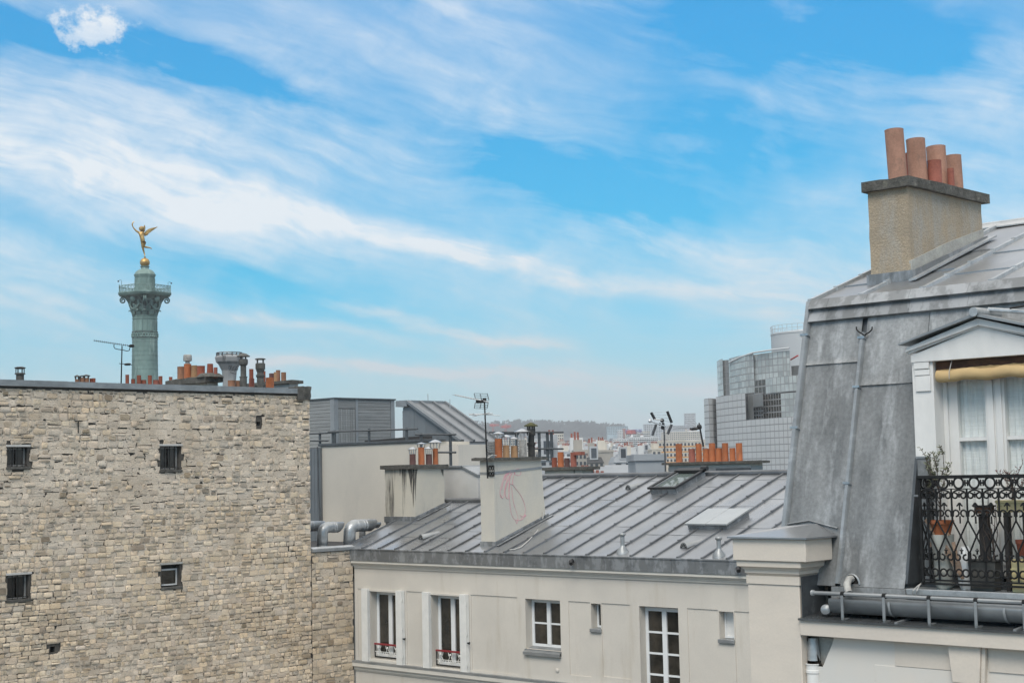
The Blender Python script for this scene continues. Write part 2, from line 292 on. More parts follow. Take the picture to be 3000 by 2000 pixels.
# ------------------------------------------------------------------ object helpers
WLOC = {}
def T(name, label, cat, loc, group=None, kind=None):
    o = bpy.data.objects.new(name, None); C.objects.link(o); o.location = loc; o.empty_display_size = .3
    o['label'] = label; o['category'] = cat
    if group: o['group'] = group
    o['kind'] = kind or 'thing'
    WLOC[o.name] = V(loc); return o
class MB:
    def __init__(s): s.v = []; s.f = []; s.tint = []
    def add(s, vs, fs):
        n = len(s.v); s.v += [V(p) for p in vs]; s.f += [tuple(i + n for i in f) for f in fs]; return s
    def poly(s, *p): return s.add(p, [tuple(range(len(p)))])
    def hexa(s, p): return s.add(p, [(0, 3, 2, 1), (4, 5, 6, 7), (0, 1, 5, 4), (1, 2, 6, 5), (2, 3, 7, 6), (3, 0, 4, 7)])
    def box(s, x0, x1, y0, y1, z0, z1):
        return s.hexa([(x0, y0, z0), (x1, y0, z0), (x1, y1, z0), (x0, y1, z0), (x0, y0, z1), (x1, y0, z1), (x1, y1, z1), (x0, y1, z1)])
    def prism(s, pts, d):
        d = V(d); n = len(pts); a = [V(p) for p in pts]
        return s.add(a + [p + d for p in a], [tuple(range(n))[::-1], tuple(range(n, 2 * n))] + [(i, (i + 1) % n, n + (i + 1) % n, n + i) for i in range(n)])
    def tube(s, p0, p1, r0, r1=None, n=8, cap=True):
        return s.path([p0, p1], [r0, r0 if r1 is None else r1], n, cap)
    def path(s, pts, r, n=6, cap=True, closed=False):
        pts = [V(p) for p in pts]; k = len(pts)
        if not isinstance(r, (list, tuple)): r = [r] * k
        vs = []; up = None
        for i, p in enumerate(pts):
            a = pts[i - 1] if i or closed else pts[0]; b = pts[(i + 1) % k] if i < k - 1 or closed else pts[-1]
            d = (b - a).normalized()
            if up is None:
                up = d.orthogonal().normalized()
            up = (up - d * up.dot(d)).normalized() if (up - d * up.dot(d)).length > 1e-5 else d.orthogonal().normalized()
            q = d.cross(up)
            vs += [p + (up * math.cos(2 * math.pi * j / n) + q * math.sin(2 * math.pi * j / n)) * r[i] for j in range(n)]
        fs = [(i * n + j, i * n + (j + 1) % n, (i + 1) * n + (j + 1) % n, (i + 1) * n + j) for i in range(k - 1) for j in range(n)]
        if closed: fs += [((k - 1) * n + j, (k - 1) * n + (j + 1) % n, (j + 1) % n, j) for j in range(n)]
        elif cap: fs += [tuple(range(n))[::-1], tuple(range((k - 1) * n, k * n))]
        return s.add(vs, fs)
    def lathe(s, c, prof, n=16, ax=None, closed=False):
        c = V(c); ax = V(ax or (0, 0, 1)).normalized(); u = ax.orthogonal().normalized() if abs(ax.z) < .999 else V((1, 0, 0)); q = ax.cross(u)
        vs = []; k = len(prof)
        for r, h in prof:
            vs += [c + ax * h + (u * math.cos(2 * math.pi * j / n) + q * math.sin(2 * math.pi * j / n)) * r for j in range(n)]
        fs = [(i * n + j, i * n + (j + 1) % n, (i + 1) * n + (j + 1) % n, (i + 1) * n + j) for i in range(k - 1) for j in range(n)]
        if closed: fs += [((k - 1) * n + j, (k - 1) * n + (j + 1) % n, (j + 1) % n, j) for j in range(n)]
        else: fs += [tuple(range(n))[::-1], tuple(range((k - 1) * n, k * n))]
        return s.add(vs, fs)
    def build(s, name, m, parent=None, kind=None, label=None, cat=None, group=None, smooth=35, bevel=0, fix=True, tint=None):
        me = bpy.data.meshes.new(name)
        lo = V((min(p.x for p in s.v), min(p.y for p in s.v), min(p.z for p in s.v)))
        hi = V((max(p.x for p in s.v), max(p.y for p in s.v), max(p.z for p in s.v))); c = (lo + hi) / 2
        if parent is None: c.z = lo.z
        me.from_pydata([p - c for p in s.v], [], s.f)
        if fix:
            import bmesh
            b = bmesh.new(); b.from_mesh(me); bmesh.ops.recalc_face_normals(b, faces=b.faces); b.to_mesh(me); b.free()
        me.materials.append(M[m] if isinstance(m, str) else m)
        if tint is not None or s.tint:
            a = me.color_attributes.new('tint', 'FLOAT_COLOR', 'POINT')
            src = s.tint if s.tint else [tint] * len(s.v)
            a.data.foreach_set('color', [x for t_ in src for x in (*t_, 1)])
        if smooth:
            me.shade_smooth(); me.set_sharp_from_angle(angle=math.radians(smooth))
        o = bpy.data.objects.new(name, me); C.objects.link(o); WLOC[o.name] = c
        if parent is not None: o.parent = parent; o.location = c - WLOC[parent.name]
        else: o.location = c
        if kind: o['kind'] = kind
        if label: o['label'] = label
        if cat: o['category'] = cat
        if group: o['group'] = group
        if bevel:
            bv = o.modifiers.new('bevel', 'BEVEL'); bv.width = bevel; bv.segments = 2; bv.limit_method = 'ANGLE'
        return o
class Fr:                                     # a wall frame: u along the wall, n outwards, z up
    def __init__(s, O, U, N): s.O = V(O); s.U = V(U); s.N = V(N)
    def p(s, u, n, z): return s.O + s.U * u + s.N * n + V((0, 0, z))
    def box(s, mb, u0, u1, n0, n1, z0, z1):
        P = s.p; return mb.hexa([P(u0, n0, z0), P(u1, n0, z0), P(u1, n1, z0), P(u0, n1, z0), P(u0, n0, z1), P(u1, n0, z1), P(u1, n1, z1), P(u0, n1, z1)])
    def wall(s, mb, u0, u1, z0, z1, holes):   # front skin with recessed holes (ua, ub, za, zb, depth, has_back)
        us = sorted({u0, u1, *[h[i] for h in holes for i in (0, 1)]}); zs = sorted({z0, z1, *[h[i] for h in holes for i in (2, 3)]})
        us = [u for u in us if u0 <= u <= u1]; zs = [z for z in zs if z0 <= z <= z1]; P = s.p
        for a, b in zip(us, us[1:]):
            for c, d in zip(zs, zs[1:]):
                m = ((a + b) / 2, (c + d) / 2)
                if any(h[0] < m[0] < h[1] and h[2] < m[1] < h[3] for h in holes): continue
                mb.poly(P(a, 0, c), P(b, 0, c), P(b, 0, d), P(a, 0, d))
        for a, b, c, d, dp, back in holes:
            c = max(c, z0); d = min(d, z1); b = min(b, u1)
            mb.poly(P(a, 0, c), P(a, 0, d), P(a, -dp, d), P(a, -dp, c)); mb.poly(P(b, 0, d), P(b, 0, c), P(b, -dp, c), P(b, -dp, d))
            mb.poly(P(a, 0, d), P(b, 0, d), P(b, -dp, d), P(a, -dp, d)); mb.poly(P(b, 0, c), P(a, 0, c), P(a, -dp, c), P(b, -dp, c))
            if back: mb.poly(P(a, -dp, c), P(b, -dp, c), P(b, -dp, d), P(a, -dp, d))
        return mb
def window(par, fr, u0, u1, n, z0, z1, cols, rows, fw_=.07, bar=.035, mid=.0, glass='darkglass', fm='whitewin', th=.06, label=None, gs=None):
    """casement window: frame (part) with each pane a sub-part; n = front face of the frame"""
    mb = MB(); b = lambda *a: fr.box(mb, *a)
    b(u0, u0 + fw_, n - th, n, z0, z1); b(u1 - fw_, u1, n - th, n, z0, z1)
    b(u0 + fw_, u1 - fw_, n - th, n, z1 - fw_, z1); b(u0 + fw_, u1 - fw_, n - th, n, z0, z0 + fw_)
    A, B, Z0, Z1 = u0 + fw_, u1 - fw_, z0 + fw_, z1 - fw_
    us = []; cw = (B - A) / cols
    for i in range(cols): us.append((A + cw * i + (mid / 2 if i else 0), A + cw * (i + 1) - (mid / 2 if i < cols - 1 else 0)))
    for i in range(cols - 1): b(us[i][1], us[i + 1][0], n - th, n + .012, Z0, Z1)
    rr = rows if isinstance(rows, (list, tuple)) else [1.0 / rows] * rows
    zs = []; z = Z1
    for i, k in enumerate(rr):
        z2 = z - (Z1 - Z0) * k; zs.append((z2 + (bar / 2 if i < len(rr) - 1 else 0), z - (bar / 2 if i else 0))); z = z2
    for i in range(len(rr) - 1):
        for a, c in us: b(a, c, n - th + .012, n - .006, zs[i + 1][1], zs[i][0])
    o = mb.build('window', fm, par, label=label, bevel=0)
    for a, c in us:
        for zb, zt in zs:
            g = MB(); fr.box(g, a - .004, c + .004, n - th * .6, n - th * .45, zb - .004, zt + .004); g.build('pane', glass, o, smooth=0)
    return o
def cbox(nx, xl, xr, yref, X):
    P = onX((nx, yref), X); x0 = onY((xl, yref), P.y).x; y1 = onX((xr, yref), X).y
    return x0, X, P.y, y1, (lambda py: zat(X, P.y, py))
def pot(par, p, r, z0, z1, m, tilt=(0, 0), taper=1.0, n=14):
    mb = MB(); ax = V((tilt[0], tilt[1], 1)); h = z1 - z0
    mb.lathe((p.x, p.y, z0), [(r * 1.03, -.02), (r * 1.03, .04 * h), (r, .06 * h), (r * taper, h - .02), (r * taper * 1.02, h), (r * taper * .8, h), (r * taper * .78, h * .55)], n, ax)
    return mb.build('pot', m, par, smooth=50)
def cowl(par, p, r, z0, z1, m='steel', flat=.35):
    mb = MB(); h = z1 - z0
    for k in range(4):
        a = k * math.pi / 2 + .5; d = V((math.cos(a), math.sin(a), 0))
        mb.path([p + d * r * .62 + V((0, 0, z0 - p.z)), p + d * r * .75 + V((0, 0, z0 - p.z + h * (1 - flat)))], .012, 4)
    mb.lathe((p.x, p.y, z0 + h * (1 - flat) - .01), [(r * .95, 0), (r, .012), (r * .45, h * flat * .75), (.01, h * flat)], 14)
    return mb.build('cowl', m, par, smooth=50)

# ================================================================== THE GROUND
g = MB(); g.poly((-4500, -1500, 0), (3000, -1500, 0), (3000, 6500, 0), (-4500, 6500, 0)); g.build('ground', 'asphalt', kind='structure', smooth=0)

# ================================================================== STONE GABLE BUILDING (left)
XS = -36.0; YE = 28.36
stone_b = T('stone_building', 'tall building with a blank rubble stone wall and four tiny barred windows', 'building', (XS, 22, 0))
sf = Fr((XS, 0, 0), (0, 1, 0), (1, 0, 0))
ZT = 19.40
def sY(x, y): p = onX(zS(x, y), XS); return p.y, p.z
wins = []
for (xa, xb, ya, yb) in ((38, 130, 484, 578), (740, 829, 480, 592), (38, 135, 1074, 1190), (745, 830, 1026, 1132)):
    ua, zt = sY(xa, ya); ub, _ = sY(xb, ya); _, zb = sY(xa, yb); wins.append((ua, ub, zb, zt, .24, True))
vents = []
for (x, y, hw) in ((1190, 377, 9), (245, 1413, 12)):
    ua, zt = sY(x - hw, y - hw); ub, zb = sY(x + hw, y + hw); vents.append((ua, ub, zb, zt, .3, True))
holes = wins + vents
sf = Fr((XS - .036, 0, 0), (0, 1, 0), (1, 0, 0)); mb = MB(); sf.wall(mb, 4, YE, 0, ZT, holes)
P = sf.p; mb.poly(P(YE, 0, 0), P(YE, 0, ZT), P(YE, -12, ZT), P(YE, -12, 0)); mb.poly(P(4, 0, 0), P(4, 0, ZT), P(4, -12, ZT), P(4, -12, 0))
mb.poly(P(4, -12, 0), P(4, -12, ZT), P(YE, -12, ZT), P(YE, -12, 0)); mb.poly(P(4, 0, ZT), P(YE, 0, ZT), P(YE, -12, ZT - .3), P(4, -12, ZT - .3))
wall_o = mb.build('wall', 'crevice', stone_b, smooth=0); sf = Fr((XS, 0, 0), (0, 1, 0), (1, 0, 0))
BEIGE = [(.70, .575, .42), (.675, .555, .41), (.66, .545, .41), (.72, .60, .445), (.645, .53, .395), (.68, .55, .39), (.63, .53, .41)]
GREY = [(.635, .54, .43), (.615, .525, .42), (.65, .555, .44), (.59, .505, .41), (.64, .545, .435)]
def stone_mesh(rnd, ua, ub, za, zb, rough):
    """an irregular stone in the wall: 8-sided outline, bevelled face, uneven proudness"""
    cu, cz = (ua + ub) / 2, (za + zb) / 2; a, b = (ub - ua) / 2, (zb - za) / 2
    pts = []
    for k in range(8):
        t = (k + .5) / 8 * 2 * math.pi; e = .26 if rough < .4 else .46
        x, y = math.cos(t), math.sin(t); x = math.copysign(abs(x) ** e, x) * rnd.uniform(.84 if rough > .4 else .92, 1.08 if rough > .5 else 1.02); y = math.copysign(abs(y) ** e, y) * rnd.uniform(.78 if rough > .4 else .88, 1.12 if rough > .5 else 1.02)
        pts.append((cu + a * x, cz + b * y))
    pd = rnd.uniform(.000, .009) if rnd.random() < .85 else rnd.uniform(.009, .026); tl = rnd.uniform(-.006, .006); t2 = rnd.uniform(-.008, .008); sh = rnd.uniform(.78, .92)
    v = [(-.04, *p) for p in pts] + [(pd * .72 + tl * (p[0] - cu) / a, *p) for p in pts]
    v += [(pd + tl * (p[0] - cu) / a * .8 + t2 * (p[1] - cz) / b + rnd.uniform(-.005, .005), cu + (p[0] - cu) * sh, cz + (p[1] - cz) * sh) for p in pts]
    f = [(i, (i + 1) % 8, 8 + (i + 1) % 8, 8 + i) for i in range(8)] + [(8 + i, 8 + (i + 1) % 8, 16 + (i + 1) % 8, 16 + i) for i in range(8)] + [tuple(range(16, 24))]
    return [(XS + x, y, z) for x, y, z in v], f
def lay(rnd, u0, u1, z0, z1, course, holes, upper):
    """courses of rubble; returns (verts, faces, tint, centre)"""
    out = []; z = z0; lay.collar = MB()
    def rows():
        z = z0
        while z < z1 - .05:
            h = course(z) * rnd.uniform(.85, 1.18)
            if z + h > z1 - .05: h = z1 - z
            yield z, h; z += h
    from mathutils import noise as mn
    for z, h in rows():
        u = u0 + rnd.uniform(-.2, 0)
        while u < u1:
            wd = h * rnd.choice((.8, 1.1, 1.3, 1.6, 1.9, 2.3)) * rnd.uniform(.85, 1.15); a, b = max(u, u0), min(u + wd, u1); u += wd
            if b - a < .06: continue
            k = upper(z); parts_ = [(a, b, z, z + h)]
            if rnd.random() < .16 + .12 * k and h > .12: m_ = z + h * rnd.uniform(.4, .6); parts_ = [(a, b, z, m_), (a, b, m_, z + h)]
            elif rnd.random() < .1 and b - a > .2: m_ = a + (b - a) * rnd.uniform(.35, .65); parts_ = [(a, m_, z, z + h), (m_, b, z, z + h)]
            for (p, q, r_, s_) in parts_:
                g_ = rnd.uniform(.0005, .003) if rnd.random() < .45 else rnd.uniform(.004, .012); zo = rnd.uniform(-.02, .02) * (.3 + k) + .03 * k * mn.noise(V((p * 1.7, r_ * 1.5, 2)))
                r2, s2 = r_ + g_ + zo, s_ - g_ + zo; p2, q2 = p + g_, q - g_
                r2 = max(r2, z0); s2 = min(s2, z1 + .01)
                bad = False
                for hh in holes:
                    m_ = .05
                    if q2 > hh[0] - m_ and p2 < hh[1] + m_ and s2 > hh[2] - m_ and r2 < hh[3] + m_:
                        if p2 < hh[0] - m_ - .08: q2 = hh[0] - m_
                        elif q2 > hh[1] + m_ + .08: p2 = hh[1] + m_
                        elif r2 < hh[2] - m_ - .05: s2 = hh[2] - m_
                        elif s2 > hh[3] + m_ + .05: r2 = hh[3] + m_
                        else: bad = True
                if bad or q2 - p2 < .04 or s2 - r2 < .03: continue
                n_ = mn.noise(V((p * .5, r_ * .6, 7.7))); grey = rnd.random() < .28 + .40 * k + .45 * n_
                base_c = rnd.choice(GREY); j = rnd.uniform(.92, 1.05)
                # the pointing smeared round each stone: ragged, leaving crevices between neighbours
                cu_, cz_ = (p2 + q2) / 2, (r2 + s2) / 2; ha, hb_ = (q2 - p2) / 2 + .012, (s2 - r2) / 2 + .010; tight = k > .1 or n_ > -.15
                dp = rnd.uniform(-.014, -.003); ring = []
                for q in range(12):
                    t_ = (q + rnd.uniform(.2, .8)) / 12 * 2 * math.pi; cx_, cy_ = math.cos(t_), math.sin(t_)
                    cx_ = math.copysign(abs(cx_) ** .3, cx_); cy_ = math.copysign(abs(cy_) ** .3, cy_); f_ = rnd.uniform(.93, 1.20) if tight else rnd.uniform(.85, 1.13)
                    if rnd.random() < (.15 if tight else .24): f_ = rnd.uniform(.76, .9)
                    yv_ = min(max(cu_ + cx_ * ha * f_, u0), u1); zv_ = min(max(cz_ + cy_ * hb_ * f_, z0), z1)
                    ring.append((XS + dp + rnd.uniform(-.003, .003), yv_, zv_))
                okc = not any(ry > hh[0] and ry < hh[1] and rz > hh[2] and rz < hh[3] for _, ry, rz in ring for hh in holes)
                if okc:
                    lay.collar.add(ring, [tuple(range(12))]); lay.collar.tint += [tuple(x * j for x in base_c)] * 12
                if rnd.random() < .03 + .42 * (k + .25) * max(0, .40 + 1.3 * n_): continue
                c = rnd.choice(GREY if grey else BEIGE); j = rnd.uniform(.88, 1.08); hue_ = rnd.uniform(-.015, .02)
                c = (c[0] * j + hue_, c[1] * j, c[2] * j - hue_ * .5)
                if rnd.random() < .03 + .04 * k: c = (c[0] * .6, c[1] * .58, c[2] * .56)
                if k > .2 or rnd.random() < .5:
                    m1 = rnd.uniform(.72, .95); p2, q2 = cu_ - (cu_ - p2) * m1, cu_ + (q2 - cu_) * m1; m1 = rnd.uniform(.70, .95); r2, s2 = cz_ - (cz_ - r2) * m1, cz_ + (s2 - cz_) * m1
                vs, fs = stone_mesh(rnd, p2, q2, r2, s2, k); out.append((vs, fs, c, V((XS, (p2 + q2) / 2, (r2 + s2) / 2)), (q2 - p2) * (s2 - r2)))
    return out
def slab_rough(x0, x1, y0, y1, z0, z1, amp, n=7):
    from mathutils import noise as mn
    m_ = MB()
    for ax in range(3):
        for side in (0, 1):
            base = len(m_.v)
            for i in range(n + 1):
                for j in range(n + 1):
                    t = [0, 0, 0]; t[ax] = side; t[(ax + 1) % 3] = i / n; t[(ax + 2) % 3] = j / n
                    p = V((x0 + (x1 - x0) * t[0], y0 + (y1 - y0) * t[1], z0 + (z1 - z0) * t[2])); m_.v.append(p + mn.noise_vector(p * 6) * amp)
            for i in range(n):
                for j in range(n): k = base + i * (n + 1) + j; m_.f.append((k, k + 1, k + n + 2, k + n + 1))
    return m_
def place_stones(stones, parent, limit):
    def shown(s):
        x, y = pr(s[3])
        if not (0 < x < 3000 and 0 < y < 2000): return 0
        d = depth(s[3]); return s[4] / d ** 2
    stones.sort(key=shown, reverse=True)
    for vs, fs, c, _, _ in stones[:limit]:
        m_ = MB(); m_.add(vs, fs); m_.build('stone', 'stone', parent, tint=c, smooth=60, fix=False)
    rest = stones[limit:]
    if rest:
        m_ = MB()
        for vs, fs, c, _, _ in rest: m_.add(vs, fs); m_.tint += [c] * len(vs)
        m_.build('rubble_stones', 'stone', parent, kind='stuff', smooth=60, fix=False)
rs = random.Random(11)
ztop_st = 19.36
def upk(z): return min(1, max(0, (z - 14.9) / 2.2))
place_stones(lay(rs, 16.2, YE + .01, 10.2, ztop_st, lambda z: .140 + .030 * upk(z), holes, upk), wall_o, 300); lay.collar.build('pointing', 'pointing', wall_o, kind='stuff', smooth=0, fix=False)
# quoin end of the wall: rough edge stones showing on the corner
mb = MB()
# zinc coping in lengths, with the broken stone stub at the corner
cy0 = 4.0; joints = [4, 17.2, 20.4, 23.6, 26.3, onX(zS(1364, 208), XS + .06).y]
ct = zat(XS + .06, 24, onX and pr((XS + .06, 24, 19.6))[1])
ztopc = onX(zS(400, 187), XS + .06).z; zbotc = onX(zS(400, 213), XS + .06).z
for i, (a, b) in enumerate(zip(joints, joints[1:])):
    m_ = MB(); dz = .006 * (i % 2)
    m_.prism([(XS + .065, a, zbotc - .005), (XS + .075, a, zbotc), (XS + .075 + dz, a, ztopc + dz), (XS - .45, a, ztopc + .03 + dz), (XS - .45, a, zbotc)], (0, b - a + .01, 0))
    m_.build('coping', 'gutter', stone_b, smooth=0)
a = onX(zS(1366, 208), XS + .05).y; zt_ = onX(zS(1400, 206), XS + .05).z
m_ = MB(); rq = random.Random(5)
for (y0, y1, z0, z1_, dx) in ((a, YE + .02, zt_ - .40, zt_, .06),):
    g_ = 6; pts_ = [(XS - .4, XS + dx, y0, y1, z0, z1_)]
    from mathutils import noise as mn
    tmp = slab_rough(XS - .4, XS + dx, y0, y1, z0, z1_, .035)
    m_.add(tmp.v, tmp.f)
m_.build('corner_stone', 'slab', stone_b, bevel=.012)
for i, (ua, ub, zb, zt, dp, _) in enumerate(wins):
    last = i == 3
    wo = window(stone_b, sf, ua + .01, ub - .01, -.16, zb + (.05 if last else .03), zt - (.12 if last else .02), 1 if last else 2, 1, fw_=.04, bar=.02, glass='darkglass', fm='white' if last else 'pot_white', label='white framed window without bars' if last else None)
    m_ = MB(); sf.box(m_, ua - .05, ub + .05, -.2, .03, zb - .05, zb + .015); m_.build('sill', 'slab', wo, bevel=.006)
    if not last:
        for k in range(3):
            u = ua + (ub - ua) * (.25 + .25 * k); m_ = MB(); m_.tube(sf.p(u, -.06, zb), sf.p(u, -.06, zt), .011, n=6); m_.build('bar', 'iron', wo)
        m_ = MB(); m_.tube(sf.p(ua, -.06, zb + .07), sf.p(ub, -.06, zb + .07), .010, n=6); m_.build('bar', 'iron', wo)
    m_ = MB(); sf.box(m_, ua - .06, ub + .06, -.1, .022, zt, zt + .055); m_.build('lintel', 'greywall' if not last else 'cement', wo, bevel=.006)
u, z = sY(356, 368); m_ = MB(); sf.box(m_, u - .012, u + .012, .03, .05, z - .30, z); sf.box(m_, u - .10, u + .12, .03, .05, z, z + .025); m_.build('wall_anchor', 'iron', stone_b)

# low stone wall between the gable and the cream facade
lowwall = T('low_stone_wall', 'low coursed stone wall between the tall gable and the cream facade', 'wall', (XS, 29.2, 0))
ZL = onX(zM(200, 1340), XS).z
mb = MB(); lw = Fr((XS - .036, 0, 0), (0, 1, 0), (1, 0, 0)); lw.box(mb, YE + .005, 29.985, -.4, 0, 0, ZL - .002); lwo = mb.build('wall', 'crevice', lowwall, smooth=0)
st = lay(random.Random(3), YE + .03, 29.96, 9.8, ZL - .02, lambda z: .185, [], lambda z: .15); lay.collar.tint = [tuple(k * .9 for k in c) for c in lay.collar.tint]; lay.collar.build('pointing', 'pointing', lwo, kind='stuff', smooth=0, fix=False)
place_stones([(vs, fs, tuple(k * .92 for k in c), p, a_) for vs, fs, c, p, a_ in st], lwo, 300)
zc = onX(zM(200, 1312), XS + .05).z
mb = MB(); mb.prism([(XS + .05, YE + .03, ZL), (XS + .06, YE + .03, zc - .02), (XS - .1, YE + .03, zc + .03), (XS - .5, YE + .03, zc), (XS - .5, YE + .03, ZL)], (0, 1.60, 0)); mb.build('coping', 'galv', lowwall, smooth=0)
mb = MB(); mb.box(-47.9, XS - .42, YE + .01, 37.9, ZL - .9, ZL - .3); mb.build('flat_roof', 'bitumen', lowwall, smooth=0)

# ================================================================== CREAM BUILDING (middle)
YM = 30.0
apt = T('apartment_building', 'cream rendered building with a long ribbed zinc roof behind the courtyard', 'building', (-28, YM + 3, 0))
ff = Fr((0, YM, 0), (1, 0, 0), (0, -1, 0))
XL, XR = -36.0, -17.0; XLR = -36.47
def fX(p): q = onY(p, YM); return q.x, q.z
ZE = 14.82; SL = .3443; ZW = fX(zF(66, 150))[1]
def roofz(y): return ZE + SL * (y - YM)
RN = V((0, -SL, 1)).normalized(); RP = V((-30, YM, ZE))
def onR(p): return onPl(p, RP, RN)
hs = []
f1 = (fX(zW(298, 155))[0], fX(zW(738, 155))[0], fX(zW(300, 1262))[1], fX(zW(300, 152))[1])
f2 = (fX(zW(1268, 210))[0], fX(zW(1748, 225))[0], fX(zW(1272, 1395))[1], fX(zW(1270, 208))[1])
f3 = (fX(zF(905, 340))[0], fX(zF(1076, 350))[0], fX(zF(905, 585))[1], fX(zF(905, 340))[1])
f4 = (fX(zF(1228, 363))[0], fX(zF(1276, 366))[0], fX(zF(1228, 488))[1], fX(zF(1228, 363))[1])
f5 = (fX(zF(1465, 375))[0], fX(zF(1657, 385))[0], 10.75, fX(zF(1465, 376))[1])
f6 = (fX(zF(1858, 402))[0], fX(zF(1930, 406))[0], fX(zF(1858, 540))[1], fX(zF(1858, 402))[1])
for f in (f1, f2, f3, f4, f5, f6): hs.append((*f, .30, True))
for (xa, xb, y, yb) in ((80, 107, 290, 630), (320, 405, 303, 662), (637, 864, 320, 690), (1117, 1224, 352, 714), (1279, 1420, 362, 722), (1702, 1854, 387, 790), (1934, 2013, 402, 790)):
    u, z = fX(zF(xa, y)); u2, _ = fX(zF(xb, y)); _, zb = fX(zF(xa, yb)); hs.append((u, u2, zb, z, .022, True))
ZLED = fX(zF(75, 640))[1]
mb = MB(); ff.wall(mb, XL + .005, XR, 8.0, ZW, hs)
p_ = ff.p
for (a, b) in ((8.0, 0.0),): mb.poly(p_(XL + .005, 0, b), p_(XR, 0, b), p_(XR, 0, a), p_(XL + .005, 0, a))
mb.poly(p_(XR, 0, 0), p_(XR, -10, 0), p_(XR, -10, ZW), p_(XR, 0, ZW)); mb.poly(p_(XL + .005, 0, 0), p_(XL + .005, -10, 0), p_(XL + .005, -10, ZW), p_(XL + .005, 0, ZW)); mb.poly(p_(XL, -10, 0), p_(XR, -10, 0), p_(XR, -10, ZW), p_(XL, -10, ZW))
mb.build('wall', 'stucco', apt, smooth=0)
# cornice under the gutter band
za, zb_ = ZW, fX(zF(66, 186))[1]; hgt = za - zb_
mb = MB(); prof = [(0, zb_), (.035, zb_), (.035, zb_ + hgt * .22), (.06, zb_ + hgt * .24), (.06, zb_ + hgt * .34), (.075, zb_ + hgt * .36), (.12, zb_ + hgt * .62), (.15, zb_ + hgt * .66), (.15, za - .005), (0, za - .005)]
mb.prism([p_(XL + .02, n + .001, z) for n, z in prof], (XR - XL - .03, 0, 0)); mb.build('cornice', 'stuccotrim', apt, smooth=20)
# zinc gutter band in lengths
ztb, zbb = fX(zF(60, 94))[1], ZW
xs = [XLR - .02]; rr_ = random.Random(4)
while xs[-1] < XR - 1: xs.append(xs[-1] + rr_.choice((.75, .75, 1.05, .6)))
xs.append(XR)
for i, (a, b) in enumerate(zip(xs, xs[1:])):
    m_ = MB(); e = rr_.uniform(0, .006)
    m_.prism([p_(a, .0, zbb), p_(a, .17 + e, zbb), p_(a, .165 + e, ztb - .03), p_(a, .185 + e, ztb - .02), p_(a, .185 + e, ztb + .012), p_(a, .11, ztb + .015), p_(a, .10, ztb - .12), p_(a, .0, ztb - .12)], (b - a - .004, 0, 0))
    m_.build('gutter_sheet', 'zincband', apt, smooth=0)
# lower string course with its zinc strip
mb = MB(); ff.box(mb, XL + .01, XR, .001, .14, ZLED - .06, ZLED + .0); mb.build('ledge_flashing', 'gutter', apt, smooth=0)
mb = MB(); mb.prism([p_(XL + .01, n, ZLED + z) for n, z in ((.001, -.062), (.13, -.062), (.13, -.17), (.07, -.2), (.06, -.27), (.03, -.28), (.03, -.31), (.001, -.31))], (XR - XL - .01, 0, 0)); mb.build('string_course', 'stuccotrim', apt, smooth=20)
# windows
def rail_red(par, u0, u1, z0, z1, n):
    m_ = MB(); ff.box(m_, u0, u1, n - .03, n + .03, z1 - .05, z1); ra = m_.build('railing', 'redrail', par, bevel=.006)
    m_ = MB(); ff.box(m_, u0, u1, n - .012, n + .012, z0, z0 + .03); ff.box(m_, u0, u0 + .025, n - .012, n + .012, z0, z1 - .05); ff.box(m_, u1 - .025, u1, n - .012, n + .012, z0, z1 - .05); m_.build('frame', 'iron', ra)
    wd = u1 - u0
    for c in (.17, .5, .83):
        m_ = MB(); uc = u0 + wd * c; hh = z1 - .05 - z0
        for s_ in (-1, 1):
            m_.path([p_(uc + s_ * wd * x, n + .01, z0 + hh * y) for x, y in ((.075, .98), (.06, .80), (.025, .66), (.06, .48), (.07, .38), (.03, .22))], .010, 5)
        m_.lathe(p_(uc, n + .02, z0 + hh * .82), [(.02, -.02), (.035, 0), (.02, .02)], 8, (0, 1, 0)); m_.build('ornament', 'shutter', ra)
    m_ = MB(); k = 11
    ff.box(m_, u0 + .03, u1 - .03, n, n + .02, z0 + .16, z0 + .175)
    for i in range(k):
        uc = u0 + .05 + (wd - .1) * (i + .5) / k; m_.path([p_(uc + .028 * math.cos(t * math.pi / 3), n + .012, z0 + .10 + .05 * math.sin(t * math.pi / 3)) for t in range(6)], .008, 4, closed=True)
    m_.build('ornament', 'shutter', ra)
